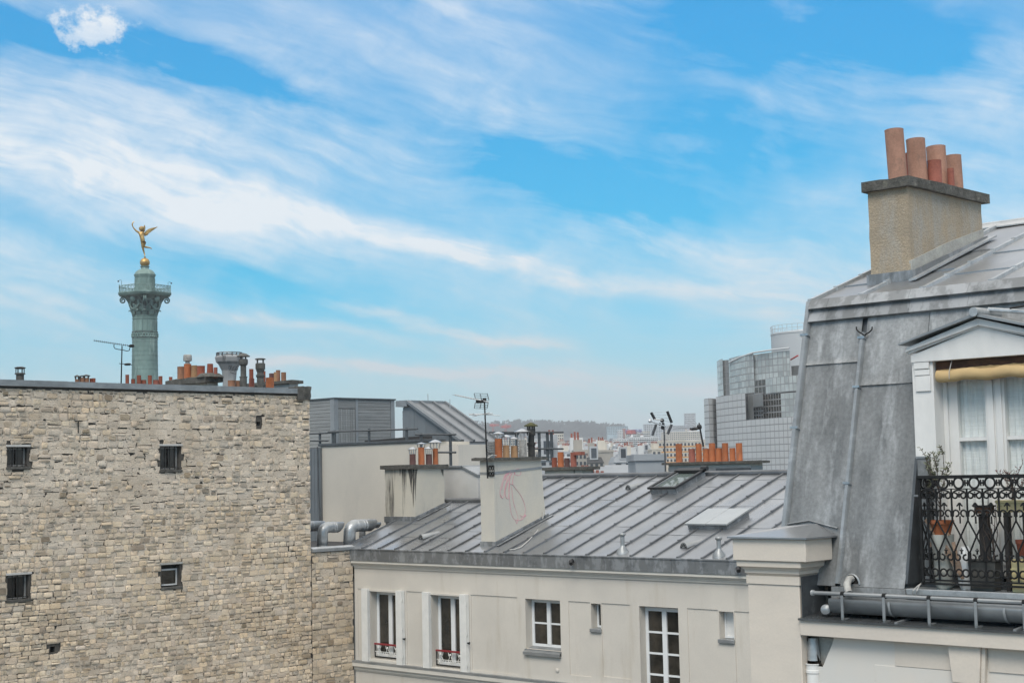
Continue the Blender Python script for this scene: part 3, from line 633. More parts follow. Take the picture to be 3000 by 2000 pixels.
for i, f in enumerate((f1, f2)):
    wo = window(apt, ff, f[0] + .005, f[1] - .005, -.24, f[2] + .10, f[3] - .03, 2, 1, fw_=.10, mid=.16, label='tall window with folded white shutters and red handrail')
    m_ = MB(); ff.box(m_, f[0] - .02, f[1] + .02, -.29, .06, f[2] - .02, f[2] + .06); m_.build('sill', 'stuccotrim', wo, bevel=.008)
    zr = fX(zW(357, 968) if i == 0 else zW(1328, 1072))[1]; rail_red(wo, f[0] + .03, f[1] - .03, f[2] + .10, zr - .04, -.12)
    for s_ in (0, 1):
        u = f[0] - .01 if s_ == 0 else f[1] + .01
        zt, zb = f[3] + .05, f[2] - .02
        for q in range(3):                      # folded leaves of the shutter
            m_ = MB(); n0 = .012 + .038 * q; uu = .30 - .012 * q
            a, b = (u - uu, u) if s_ == 0 else (u, u + uu * .93)
            ff.box(m_, a, b, n0, n0 + .034, zb, zt); so_ = m_.build('shutter', 'shutter', wo, bevel=.004)
        for zq in (.12, .5, .88):
            m_ = MB(); z = zb + (zt - zb) * zq; m_.tube(p_(u - .015 if s_ == 0 else u + .27, .11, z - .05), p_(u - .015 if s_ == 0 else u + .27, .11, z + .05), .014, n=6); m_.build('hinge', 'shutter', so_)
    m_ = MB(); u = f[1] + .31; z = fX(zW(830, 912) if i == 0 else zW(1880, 980))[1]; m_.path([p_(u - .02, .0, z), p_(u, .12, z), p_(u + .10, .13, z - .02)], .016, 5); m_.build('shutter_catch', 'iron', wo)
    m_ = MB(); ff.box(m_, f[0] - .03, f[1] + .02, .002, .05, f[3] - .02, f[3] + .03); m_.build('lintel', 'stuccotrim', wo)
wo = window(apt, ff, f3[0] + .004, f3[1] - .004, -.24, f3[2] + .04, f3[3] - .02, 2, 2, fw_=.085, bar=.045, mid=.13)
m_ = MB(); m_.prism([p_(f3[0] - .05, n, z) for n, z in ((-.29, f3[2] + .05), (-.23, f3[2] + .06), (.09, f3[2] - .07), (.09, f3[2] - .15), (.001, f3[2] - .15), (.001, f3[2] - .001), (-.29, f3[2] - .001))], (f3[1] - f3[0] + .06, 0, 0)); m_.build('sill', 'gutter', wo, smooth=0)
wo = window(apt, ff, f4[0] + .004, f4[1] - .004, -.23, f4[2] + .02, f4[3] - .005, 1, 1, fw_=.05)
m_ = MB(); ff.box(m_, f4[0] - .02, f4[1] + .02, -.28, .06, f4[2] - .08, f4[2] + .01); m_.build('sill', 'gutter', wo, bevel=.01)
wo = window(apt, ff, f5[0] + .004, f5[1] - .004, -.23, f5[2] + .02, f5[3] - .04, 2, 5, fw_=.09, bar=.05, mid=.14)
wo = window(apt, ff, f6[0] + .004, f6[1] - .004, -.21, f6[2] + .02, f6[3] - .005, 1, 1, fw_=.05, glass='white', label='small window with a frosted white pane')
m_ = MB(); ff.box(m_, f6[0] - .02, f6[1] + .02, -.28, .06, f6[2] - .08, f6[2] + .01); m_.build('sill', 'gutter', wo, bevel=.01)
m_ = MB(); q = onY(zF(1064, 692), YM); m_.lathe(q, [(.05, 0), (.06, .02), (.02, .04)], 10, (0, -1, 0)); m_.build('vent_cap', 'stucco', apt)
for (x, y) in ((1135, 157), (1955, 191)):
    q = onY(zF(x, y), YM - .19); m_ = MB(); m_.path([q + V((0, .03, .02)), q + V((.05, -.10, .0)), q + V((.13, -.18, -.05))], [.05, .055, .05], 9); m_.build('camera_spout', 'plastic', apt)
# roof: base slope, sheets between rolls, rolls with collars
YRD = 35.74; YLD = 33.72; XSTEP = -33.9
roof = MB()
for (a, b, yr) in ((XLR - .02, XSTEP, YLD), (XSTEP, XR, YRD)):
    roof.prism([(a, YM - .1, ZE - .35), (a, YM - .1, roofz(YM - .1) - .02), (a, yr, roofz(yr) - .02), (a, yr + .02, roofz(yr) - .6), (a, 39.9 if yr > 34 else yr + .02, ZE - .5)], (b - a, 0, 0))
roofo = roof.build('roof', 'zincdark', apt, smooth=0)
ribs = [-28.09 + .745 * k for k in range(-11, 16)]; ribs = [XLR] + [x for x in ribs if XLR + .3 < x < XR - .2] + [XR]
rw = random.Random(21)
c1 = dict(X=-35.62, x0=-36.45, y0=32.15, y1=33.35); c2 = dict(X=-30.38, x0=-30.95, y0=30.40, y1=32.5)
nsub = [0]
for a, b in zip(ribs, ribs[1:]):
    yr = YLD if (a + b) / 2 < XSTEP else YRD
    cuts = [YM - .06]; y = YM - .06 + rw.choice((1.45, 1.95, 1.95, .95))
    while y < yr - .35: cuts.append(y); y += 1.95
    cuts.append(yr)
    for i, (p, q) in enumerate(zip(cuts, cuts[1:])):
        m_ = MB(); nx, ny = 4, 7; lift = .004
        ph = rw.uniform(0, 9)
        for jy in range(ny + 1):
            for jx in range(nx + 1):
                x = a + .02 + (b - a - .04) * jx / nx; yy = p + (q - p + (.03 if i < len(cuts) - 2 else 0)) * jy / ny
                m_.v.append(V((x, yy, roofz(yy) + .009 * (1 - jy / ny) + lift + .004 * math.sin(x * 7 + ph) * math.sin(yy * 5 + ph) - (.006 if jx in (1, 2, 3) else 0))))
        for jy in range(ny):
            for jx in range(nx):
                k = jy * (nx + 1) + jx; m_.f.append((k, k + 1, k + nx + 2, k + nx + 1))
        # lower lip
        n0 = len(m_.v); m_.v += [m_.v[k] - V((0, 0, .012)) for k in range(nx + 1)]
        for jx in range(nx): m_.f.append((jx, n0 + jx, n0 + jx + 1, jx + 1))
        m_.build('zinc_sheet', 'zinc', roofo, smooth=30, fix=False)
for x in ribs:
    yr = YLD if x < XSTEP - .1 else YRD
    if x == XLR: yr = YLD
    m_ = MB(); y0 = YM - .07
    segs = [y0]; y = y0 + rw.uniform(.7, 1.1)
    while y < yr - .3: segs.append(y); y += 1.0
    segs.append(yr)
    def sec(yy, wd, hh): zz_ = roofz(yy); return [(x - wd, yy, zz_ - .01), (x - wd * .62, yy, zz_ + hh), (x + wd * .62, yy, zz_ + hh), (x + wd, yy, zz_ - .01)]
    for p, q in zip(segs, segs[1:]):
        A, B = sec(p, .034, .056), sec(q + .01, .030, .049); m_.add(A + B, [(0, 1, 2, 3), (7, 6, 5, 4), (0, 4, 5, 1), (1, 5, 6, 2), (2, 6, 7, 3)])
        A, B = sec(p - .012, .043, .068), sec(p + .035, .041, .064); m_.add(A + B, [(0, 1, 2, 3), (7, 6, 5, 4), (0, 4, 5, 1), (1, 5, 6, 2), (2, 6, 7, 3)])
    m_.build('roof_roll', 'zincrib', roofo, smooth=0, fix=False)
for (a, b, yr) in ((XLR, XSTEP, YLD), (XSTEP + .01, XR, YRD)):
    m_ = MB(); m_.path([(a, yr + .02, roofz(yr) + .035), ((a + b) / 2, yr + .02, roofz(yr) + .04), (b, yr + .02, roofz(yr) + .035)], .085, 10); m_.build('ridge_cap', 'zincrib', roofo)
# skylights
def skylight(bl, br_, tr, tl, h, opened):
    c = [onR(zR(*k)) for k in (bl, br_, tr, tl)]
    x0 = (c[0].x + c[3].x) / 2; x1 = (c[1].x + c[2].x) / 2; y0 = (c[0].y + c[1].y) / 2; y1 = (c[2].y + c[3].y) / 2
    q = lambda x, y, k: V((x, y, roofz(y))) + RN * k
    def rbox(m_, a, b, c_, d, k0, k1): m_.hexa([q(a, c_, k0), q(b, c_, k0), q(b, d, k0), q(a, d, k0), q(a, c_, k1), q(b, c_, k1), q(b, d, k1), q(a, d, k1)])
    m_ = MB(); t_ = .07
    rbox(m_, x0, x1, y0, y0 + t_, 0, h); rbox(m_, x0, x1, y1 - t_, y1, 0, h); rbox(m_, x0, x0 + t_, y0 + t_, y1 - t_, 0, h); rbox(m_, x1 - t_, x1, y0 + t_, y1 - t_, 0, h)
    s = m_.build('skylight', 'zincband', apt, smooth=0, label='roof window with dark frame and clear pane' if opened else 'flat roof hatch with pale double leaf cover')
    if opened:
        m_ = MB(); rbox(m_, x0 - .04, x1 + .04, y0 - .05, y0 + .03, h, h + .06); rbox(m_, x0 - .04, x0 + .05, y0 + .03, y1, h, h + .06); rbox(m_, x1 - .05, x1 + .04, y0 + .03, y1, h, h + .06); rbox(m_, x0 - .04, x1 + .04, y1 - .14, y1 + .07, h, h + .085); m_.build('frame', 'plastic', s)
        m_ = MB(); rbox(m_, x0 + .05, x1 - .05, y0 + .03, y1 - .14, h - .03, h - .02); m_.build('pane', 'skyglass', s, smooth=0)
        m_ = MB(); rbox(m_, x0 + .05, x0 + .09, y0 + .03, y1 - .14, h - .019, h + .02); rbox(m_, x0 + .09, x1 - .05, y0 + .03, y0 + .07, h - .019, h + .02); m_.build('inner_frame', 'cladtrim', s)
        m_ = MB(); m_.tube(q(x1 - .1, y1 + .02, h + .08), q(x1 + .10, y1 + .02, h + .08), .07, n=10); m_.build('roller', 'plastic', s)
    else:
        mid = (x0 + x1) / 2
        for a, b in ((x0 - .05, mid - .006), (mid + .006, x1 + .05)):
            m_ = MB(); rbox(m_, a, b, y0 - .05, y1 + .05, h + .03, h + .08); m_.build('cover', 'hatchpanel', s, bevel=.008)
M['skyglass'] = mat('skylight_glass', (.10, .125, .12), (.14, .165, .15), 1, rough=.06, spec=.9)
M['hatchpanel'] = mat('pale_hatch_panel', (.36, .375, .375), (.32, .335, .335), 1.5, rough=.25, metal=.3)
skylight((1060, 845), (1270, 845), (1440, 700), (1225, 700), .16, True)
skylight((1350, 1140), (1672, 1145), (1815, 1030), (1505, 1018), .10, False)
for (zf, x, y, r) in ((zR, 838, 806, .14), (zR, 1304, 1296, .15), (zM, 880, 1250, .15)):      # half-round roof vents
    q = onR(zf(x, y)); m_ = MB(); n = 10; d = V((.25, 1, 0)).normalized(); u = V((d.y, -d.x, 0))
    A = [q + u * r * math.cos(math.pi * k / n) + V((0, 0, r * .95 * math.sin(math.pi * k / n))) - d * .05 for k in range(n + 1)]
    B = [q + d * .55 + u * r * .8 * math.cos(math.pi * k / n) + V((0, 0, .17 + r * .3 * math.sin(math.pi * k / n))) for k in range(n + 1)]
    m_.add(A + B, [tuple(range(n, -1, -1)), *[(k, k + 1, n + 2 + k, n + 1 + k) for k in range(n)]]); v_ = m_.build('roof_vent', 'gutter', roofo, smooth=40)
    m_ = MB()
    for k in range(5): t = math.pi * (k + .5) / 5; e = .12; m_.poly(*[q - d * .056 + u * r * rr * math.cos(t + s_) + V((0, 0, r * rr * .92 * math.sin(t + s_))) for rr, s_ in ((.35, -e * 1.5), (.85, -e * 1.5), (.85, e * 1.5), (.35, e * 1.5))])
    m_.build('grille', 'plastic', v_, smooth=0)
for (x, yt, yb) in ((783, 1172, 1335), (1588, 1203, 1365)):                                    # vent pipes
    q = onR(zR(x, yb)); zt = zat(q.x, q.y, zR(x, yt)[1]); m_ = MB(); r = .055
    m_.lathe(q, [(r * 3.2, -.10), (r * 2.9, .04), (r * 1.1, .17), (r, .2), (r, zt - q.z - .07)], 14); v_ = m_.build('vent_pipe', 'gutter', roofo)
    m_ = MB(); m_.lathe((q.x, q.y, zt - .075), [(r * 1.02, 0), (r * 1.5, .015), (r * 1.65, .05), (r * 1.35, .075), (.02, .085)], 14); m_.build('cap', 'gutter', v_)

# ------------------------------------------------------------------ chimneys of the cream building
def slab_box(x0, x1, y0, y1, z0, z1, seed, jit=.012):
    r = random.Random(seed); m_ = MB(); nx, ny = 5, 5
    top = [[V((x0 + (x1 - x0) * i / nx, y0 + (y1 - y0) * j / ny, z1 + r.uniform(-jit, jit))) for i in range(nx + 1)] for j in range(ny + 1)]
    for j in range(ny + 1):
        for i in range(nx + 1):
            if i in (0, nx): top[j][i].x += r.uniform(-jit, jit)
            if j in (0, ny): top[j][i].y += r.uniform(-jit, jit)
    vs = [p for row in top for p in row]; n = len(vs); vs += [V((p.x, p.y, z0 + r.uniform(-jit, jit) * .6)) for p in vs]
    f = []; W = nx + 1
    for j in range(ny):
        for i in range(nx): k = j * W + i; f.append((k, k + 1, k + W + 1, k + W)); f.append((n + k, n + k + W, n + k + W + 1, n + k + 1))
    for i in range(nx): f.append((i, n + i, n + i + 1, i + 1)); k = ny * W + i; f.append((k, k + 1, n + k + 1, n + k))
    for j in range(ny): k = j * W; f.append((k, k + W, n + k + W, n + k)); k = j * W + nx; f.append((k, n + k, n + k + W, k + W))
    return m_.add(vs, f)
def shaft(x0, x1, y0, y1, zb, zt, batter=0.0, seed=1, n=9):
    """plastered shaft with slightly uneven faces"""
    r = random.Random(seed); m_ = MB(); ring = [(x0, y0), (x1, y0), (x1, y1), (x0, y1)]
    for k in range(n + 1):
        t = k / n; z = zb + (zt - zb) * t; j = lambda: r.uniform(-.006, .006)
        m_.v += [V((x0 + j(), y0 + j(), z)), V((x1 + j(), y0 + j(), z)), V((x1 + j(), y1 - batter * t + j(), z)), V((x0 + j(), y1 - batter * t + j(), z))]
    for k in range(n):
        for i in range(4): a = k * 4 + i; b = k * 4 + (i + 1) % 4; m_.f.append((a, b, b + 4, a + 4))
    m_.f += [(3, 2, 1, 0), (n * 4, n * 4 + 1, n * 4 + 2, n * 4 + 3)]
    return m_
def flash(par, X, x0, y0, y1, h=.13, e=.03):
    """zinc flashing where a shaft leaves the roof slope"""
    m_ = MB()
    m_.hexa([(x0 - e, y0 - e, roofz(y0) - .05), (X + e, y0 - e, roofz(y0) - .05), (X + e, y0, roofz(y0) - .05), (x0 - e, y0, roofz(y0) - .05), (x0 - e, y0 - e, roofz(y0) + h), (X + e, y0 - e, roofz(y0) + h), (X + e, y0, roofz(y0) + h), (x0 - e, y0, roofz(y0) + h)])
    m_.prism([(X + .002, y0, roofz(y0) - .05), (X + .002, y1 + e, roofz(y1) - .05), (X + .002, y1 + e, roofz(y1) + h * .8), (X + .002, y0, roofz(y0) + h)], (e, 0, 0))
    m_.prism([(X + e, y0 - e, roofz(y0) + .02), (X + e, y1 + .1, roofz(y1) + .05), (X + e + .14, y1 + .1, roofz(y1) + .055), (X + e + .14, y0 - e, roofz(y0) + .025)], (0, 0, .012))
    return m_.build('flashing', 'zincband', par, smooth=0)
# left chimney
X = -35.62; nr = onX(zM(825, 1105), X); y0 = nr.y; x0 = onY(zM(600, 1130), y0).x; y1 = onX(zM(1052, 1000), X).y
zt = zat(X, y0, zM(0, 712)[1])
ch1 = shaft(x0, X, y0, y1, roofz(y0) - .2, zt, 0, 3).build('chimney', 'chimneywet', apt, label='stained short chimney with four silver capped pots')
flash(ch1, X, x0, y0, y1)
sx0, sX = x0 - .10, X + .09
z1s = zat(sX, y0 - .1, zM(0, 682)[1])
slab_box(sx0, sX, y0 - .12, y1 + .12, zt, z1s, 5).build('cap', 'slab', ch1)
for face, pts_ in (('Y', [(770, 716), (800, 716), (806, 760), (799, 830), (797, 905), (792, 850), (784, 790)]), ('Y', [(806, 716), (822, 716), (823, 800), (815, 900), (812, 1010), (806, 900), (808, 800)]), ('X', [(826, 716), (846, 716), (838, 760), (832, 860), (828, 960)]), ('Y', [(705, 716), (716, 716), (713, 750), (710, 770)]), ('X', [(1022, 716), (1044, 716), (1042, 770), (1034, 750)])):
    P_ = [onY(zM(*p), y0 - .012) if face == 'Y' else onX(zM(*p), X + .012) for p in pts_]; m_ = MB(); m_.prism(P_, (0, .004, 0) if face == 'Y' else (-.004, 0, 0)); m_.build('soot_stain', 'soot', ch1, smooth=0)
xm = (x0 + X) / 2
for (xa, xb, yt, mk, cw, cy) in ((783, 832, 600, 'maroon', 36, 543), (850, 900, 548, 'orange', 42, 508), (908, 958, 600, 'maroon', 36, 538), (962, 1003, 556, 'orange', 54, 486)):
    q = onX(zM((xa + xb) / 2, 660), xm + .12 - .0); D = depth(q); r = (xb - xa) / 2 * .3826 * D / F
    zz_ = zat(q.x, q.y, zM(0, yt)[1]); p = pot(ch1, q, r, z1s - .02, zz_, 'pot_' + mk, taper=.95)
    cowl(p, q, cw * .3826 * D / F, zz_ - .01, zat(q.x, q.y, zM(0, cy)[1]))
# big chimney with the pink drawing
X = -30.38; y0 = 30.40; x0 = -30.93; y1 = onX(zM(1838, 1085), X).y
y1t = onX(zM(1790, 660), X).y
zt = zat(X, y0, zM(0, 648)[1])
ch2 = shaft(x0, X, y0, y1, roofz(y0) - .1, zt, y1 - y1t, 4).build('chimney', 'chimney', apt, label='large chimney with a pink line drawing sprayed on its side')
flash(ch2, X, x0, y0, y1)
z1s = zat(X + .1, y0 - .1, zM(0, 626)[1])
sl_y1 = onX(zM(1843, 620), X + .1).y
slab_box(x0 - .22, X + .10, y0 - .13, sl_y1, zt, z1s, 8).build('cap', 'slab', ch2)
m_ = MB(); a0 = zat(X, y0, zM(0, 742)[1]); ya = y1t + .03
b0 = zat(X, y1t, zM(0, 700)[1])
m_.hexa([(x0 - .012, y0 - .012, a0 - .05), (X + .012, y0 - .012, a0 - .05), (X + .012, ya, b0 - .05), (x0 - .012, ya, b0 - .05), (x0 - .012, y0 - .012, a0 + .02), (X + .012, y0 - .012, a0 + .02), (X + .012, ya, b0 + .02), (x0 - .012, ya, b0 + .02)])
m_.build('metal_strap', 'gutter', ch2, smooth=0)
def spray(par, strokes, zf, X, m, r, name='drawing', plane='X'):
    m_ = MB()
    for s in strokes:
        P_ = [onX(zf(*q), X) if plane == 'X' else onY(zf(*q), X) for q in s]; pts = []
        for i in range(len(P_) - 1):             # Catmull-Rom
            a, b, c, d = P_[max(i - 1, 0)], P_[i], P_[i + 1], P_[min(i + 2, len(P_) - 1)]
            for t in (0, .25, .5, .75): pts.append(.5 * ((2 * b) + (c - a) * t + (2 * a - 5 * b + 4 * c - d) * t * t + (3 * b - a - 3 * c + d) * t ** 3))
        pts.append(P_[-1]); m_.path(pts, r, 5)
    return m_.build(name, m, par, smooth=60)
spray(ch2, [[(1592, 730), (1560, 726), (1525, 748), (1500, 795), (1484, 850), (1477, 900), (1486, 932), (1504, 925), (1512, 880), (1522, 830), (1540, 780), (1575, 738)],
            [(1540, 790), (1526, 840), (1516, 890), (1522, 930), (1538, 940), (1544, 905), (1545, 850), (1552, 790), (1568, 750)],
            [(1562, 738), (1550, 770), (1546, 800), (1550, 825), (1572, 828), (1574, 800), (1580, 768), (1592, 738)],
            [(1592, 722), (1586, 745), (1600, 760), (1622, 762), (1637, 745), (1632, 722), (1615, 712), (1596, 718)],
            [(1550, 825), (1547, 900), (1552, 980), (1562, 1050), (1580, 1092), (1602, 1106), (1614, 1090), (1604, 1050), (1585, 990), (1572, 920), (1566, 850)],
            [(1572, 830), (1600, 868), (1632, 910), (1658, 965), (1670, 1020), (1664, 1062), (1640, 1100), (1606, 1104)],
            [(1594, 1104), (1603, 1132), (1614, 1108), (1640, 1104)], [(1628, 1066), (1652, 1078), (1676, 1066), (1660, 1086), (1644, 1100), (1636, 1080)]], zM, X + .005, 'pinkline', .007)
spray(ch2, [[(1542, 744), (1518, 768), (1500, 815), (1490, 870)], [(1560, 730), (1534, 760), (1516, 800)], [(1482, 910), (1494, 938), (1500, 930)]], zM, X + .006, 'pinkline', .010)
xm = (x0 + X) / 2
def cpot(par, zf, X, xa, xb, yt, zb, mk, taper=1.0, ax='X'):
    c = zf((xa + xb) / 2, yt); q = onX(c, X) if ax == 'X' else onY(c, X); D = depth(q); s_ = (zf(1, 0)[0] - zf(0, 0)[0]) * D / F
    return pot(par, q, (xb - xa) / 2 * s_, zb, q.z, 'pot_' + mk, taper=taper), q, s_
zb = z1s - .02
p, q, s_ = cpot(ch2, zM, xm, 1435, 1493, 482, zb, 'orange'); cowl(p, q, 48 * s_, q.z - .01, zat(q.x, q.y, zM(0, 424)[1]))
p, q, s_ = cpot(ch2, zM, xm + .12, 1496, 1550, 532, zb, 'tan', .9); cowl(p, q, 44 * s_, q.z - .01, zat(q.x, q.y, zM(0, 448)[1]), flat=.25)
p, q, s_ = cpot(ch2, zM, xm + .12, 1557, 1612, 536, zb, 'tan', .9); cowl(p, q, 40 * s_, q.z - .01, zat(q.x, q.y, zM(0, 465)[1]), flat=.25)
p, q, s_ = cpot(ch2, zM, xm, 1618, 1680, 492, zb, 'white', .9); cowl(p, q, 66 * s_, q.z - .01, zat(q.x, q.y, zM(0, 402)[1]), flat=.3)
q = onX(zM(1715, 460), xm); s_ = .3826 * depth(q) / F; h = lambda y: zat(q.x, q.y, zM(0, y)[1]) - zb
m_ = MB(); m_.lathe((q.x, q.y, zb), [(27 * s_, 0), (27 * s_, h(535)), (33 * s_, h(532)), (33 * s_, h(512)), (24 * s_, h(510)), (24 * s_, h(460)), (33 * s_, h(456)), (33 * s_, h(410)), (26 * s_, h(408))], 14); stk = m_.build('flue_stack', 'blackstack', ch2)
m_ = MB()
for k in range(4):
    t = k * math.pi / 2 + .4; d = V((math.cos(t), math.sin(t), 0)) * 26 * s_
    m_.tube(V((q.x, q.y, zb + h(410))) + d, V((q.x, q.y, zb + h(385))) + d, .025, n=4)
m_.build('post', 'blackstack', stk); m_ = MB(); m_.lathe((q.x, q.y, zb + h(388)), [(54 * s_, 0), (52 * s_, .03), (25 * s_, h(366) - h(388)), (.02, h(357) - h(388))], 14); m_.build('cap', 'moss', stk)
m_ = MB()                                        # pale corrugated hose coil beside the pots
for k in range(7):
    q = onX(zM(1402, 600 - 13 * k), xm - .05); m_.path([q + V((.02 * math.sin(t), .16 * math.cos(t), .045 * math.sin(t))) for t in [i * math.pi / 6 for i in range(12)]], .02, 5, closed=True)
m_.build('flexible_duct', 'pot_white', ch2)
# wall tie plate
q0, q1 = onX(zM(1390, 690), X), onX(zM(1432, 768), X); yb0, yb1 = y0 - .02, y0
m_ = MB(); cx_ = onY(zM(1410, 728), y0 - .03); w_ = .055; hh_ = .145
for s_ in (-1, 1):
    for k in (-1, 1):
        c_ = cx_ + V((s_ * w_ * .9, 0, k * hh_ * .55)); m_.path([c_ + V((w_ * .8 * math.cos(t), 0, hh_ * .36 * math.sin(t))) for t in [i * math.pi / 5 for i in range(10)]], .013, 5, closed=True)
for s_ in (-1, 1): m_.tube(cx_ + V((s_ * w_ * 2, 0, -hh_)), cx_ + V((s_ * w_ * 2, 0, hh_)), .010, n=5); m_.tube(cx_ + V((-w_ * 2, 0, s_ * hh_)), cx_ + V((w_ * 2, 0, s_ * hh_)), .010, n=5)
m_.build('wall_tie', 'iron', ch2)
cab = MB(); pts = [onX(zM(x, y), X + .05) for x, y in ((1812, 1040), (1802, 1100), (1788, 1150))] + [onR(zM(x, y)) + V((0, 0, .03)) for x, y in ((1760, 1200), (1700, 1265), (1640, 1318), (1590, 1336), (1535, 1342))]
cab.path(pts, .017, 6); cab.build('cable', 'cable', None, label='pale cable running down the roof beside the chimney with a drawing', cat='cable')
m_ = MB(); m_.path([onX(zM(x, y), xm + .3) for x, y in ((1372, 650), (1385, 625), (1420, 606), (1450, 612))], .014, 5); m_.build('cable', 'cable', ch2)

# ------------------------------------------------------------------ aerials
def seg(m_, a, b, r, D, n=5):
    m_.tube(atD(a, D), atD(b, D), r, n=n)
def aerial(label, loc, group='television aerials on the roofs'): return T('television_aerial', label, 'aerial', loc, group)
D2 = depth(onX(zM(1380, 700), X + .12)); A = lambda x, y: zM(x, y)
ar = aerial('tall television aerial with grid reflectors strapped to the chimney with the drawing', atD(A(1382, 785), D2))
m_ = MB(); m_.tube(atD(A(1382, 785), D2), atD(A(1357, 192), D2), .024, .019, n=8); m_.build('mast', 'iron', ar)
m_ = MB(); seg(m_, A(1390, 203), A(1128, 147), .016, D2 - .15)
for k in range(9): x = 1135 + k * 20; y = 148.5 + k * 4.3; c = atD(A(x, y), D2 - .15); m_.tube(c + V((-.03, -.09, .0)), c + V((.03, .09, 0)), .008, n=4)
m_.build('boom', 'aerialpale', ar)
for (xa, xb, ya, yb) in ((1284, 1385, 136, 186), (1283, 1382, 206, 250)):
    m_ = MB(); t_ = -12 if ya < 200 else 8
    for k in range(4): y = ya + (yb - ya) * k / 3; seg(m_, A(xa + t_ * (k / 3 - .5) * -1, y), A(xb + t_ * (k / 3 - .5) * -1, y + 4), .008, D2 + .05, 4)
    for k in (0, .45, 1): x = xa + (xb - xa) * k; seg(m_, A(x + t_ * .5, ya), A(x - t_ * .5, yb), .010, D2 + .05, 4)
    m_.build('reflector', 'aerial', ar)
m_ = MB(); c = atD(A(1322, 197), D2 - .1); m_.lathe(c, [(.02, -.12), (.05, -.10), (.05, .10), (.02, .12)], 8, (1, .3, .0)); c = atD(A(1358, 190), D2 - .02); m_.lathe(c, [(.05, -.05), (.05, .07)], 8); m_.build('junction_box', 'plastic', ar)
m_ = MB(); seg(m_, A(1240, 300), A(1422, 291), .012, D2 - .06); seg(m_, A(1235, 291), A(1480, 306), .008, D2 - .05); seg(m_, A(1262, 313), A(1398, 283), .008, D2 - .07); seg(m_, A(1268, 290), A(1300, 306), .02, D2 - .08); m_.build('dipole', 'aerialpale', ar)

# ================================================================== REAR ROOFTOP STRUCTURES
Y2 = 38.0
rear = T('rear_rooftop_building', 'large blank cream building behind the stained chimney', 'building', (-42, Y2, 0))
xl = onY(zM(100, 700), Y2).x; xr = onY(zM(1155, 600), Y2).x; xm_ = onY(zM(1003, 600), Y2).x
ztp = onY(zM(420, 528), Y2).z
mb = MB(); mb.box(xl, xm_ - .01, Y2, Y2 + 1.6, 0, ztp); mb.build('wall', 'creamwall', rear, smooth=0)
mb = MB(); mb.box(xm_, xr, Y2 + .02, Y2 + 1.6, 0, onY(zM(1080, 530), Y2).z); mb.build('side_wall', 'stucco', rear, smooth=0)
mb = MB(); mb.box(xl - .06, xm_ + .05, Y2 - .06, Y2 + .35, ztp + .002, ztp + .10); mb.build('coping', 'darkrail', rear, bevel=.01)
for k in range(3):
    a = onY(zM(33 + 23 * k, 700), Y2 - .1).x; b = onY(zM(33 + 23 * (k + 1) - 2, 700), Y2 - .1).x
    mb = MB(); mb.box(a, b, Y2 - .10, Y2 + 6, 0, ztp - .06); mb.build('zinc_panel', 'zincrearwall', rear, smooth=0)
for k in range(3):
    a = onY(zM(-36 + 23 * k, 700), Y2 - .1).x; b = onY(zM(-36 + 23 * (k + 1) - 2, 700), Y2 - .1).x
    mb = MB(); mb.box(a, b, Y2 - .10, Y2 + 6, 0, ztp - .06); mb.build('zinc_panel', 'zincrearwall', rear, smooth=0)
m_ = MB(); m_.path([onY(zM(78, 545), Y2 - .2), onY(zM(86, 860), Y2 - .2), onY(zM(97, 1110), Y2 - .2)], .03, 6); m_.build('drain_pipe', 'darkrail', rear)
mb = MB(); a = onY(zM(440, 497), Y2 + .6); b = onY(zM(882, 460), Y2 + .6); c = onY(zM(882, 497), Y2 + .6)
mb.prism([a, V((b.x, a.y, b.z)), V((c.x, a.y, ztp)), V((a.x, a.y, ztp))], (0, .5, 0)); mb.build('roof_upstand', 'bitumen', rear, smooth=0)
def railing(label, Y, posts, rails, r=.035):
    q = onY(zM(posts[0][0], posts[0][2]), Y); t = T('roof_railing', label, 'railing', q, 'dark railings on the rear roofs')
    for (x, yt, yb) in posts:
        b = onY(zM(x, yb), Y); zt_ = zat(b.x, Y, zM(x, yt)[1]); m_ = MB(); m_.box(b.x - .045, b.x + .045, Y - .03, Y + .03, b.z - .05, zt_); m_.build('post', 'darkrail', t)
    for (xa, ya, xb, yb) in rails:
        m_ = MB(); m_.tube(onY(zM(xa, ya), Y - .05), onY(zM(xb, yb), Y - .05), r, n=6); m_.build('rail', 'darkrail', t)
    return t
railing('dark grey railing along the top of the large blank cream wall', Y2 + .05, [(-60, 436, 530), (98, 432, 530), (197, 420, 527), (211, 418, 527), (475, 404, 515), (763, 398, 515)], [(-70, 452, 240, 432), (160, 430, 845, 408), (-70, 500, 160, 498)])
railing('short dark railing behind the four silver capped pots', Y2 - 1.2, [(873, 440, 560), (1100, 440, 700)], [(830, 450, 1138, 450), (1004, 587, 1138, 587)])
railing('dark railing frame behind the pots on the drawn-on chimney', Y2 + .6, [(1605, 428, 620), (1780, 425, 640), (1843, 430, 640), (1874, 425, 640)], [(1395, 433, 1960, 433), (1700, 560, 1960, 560), (1420, 446, 1620, 446)], .032)
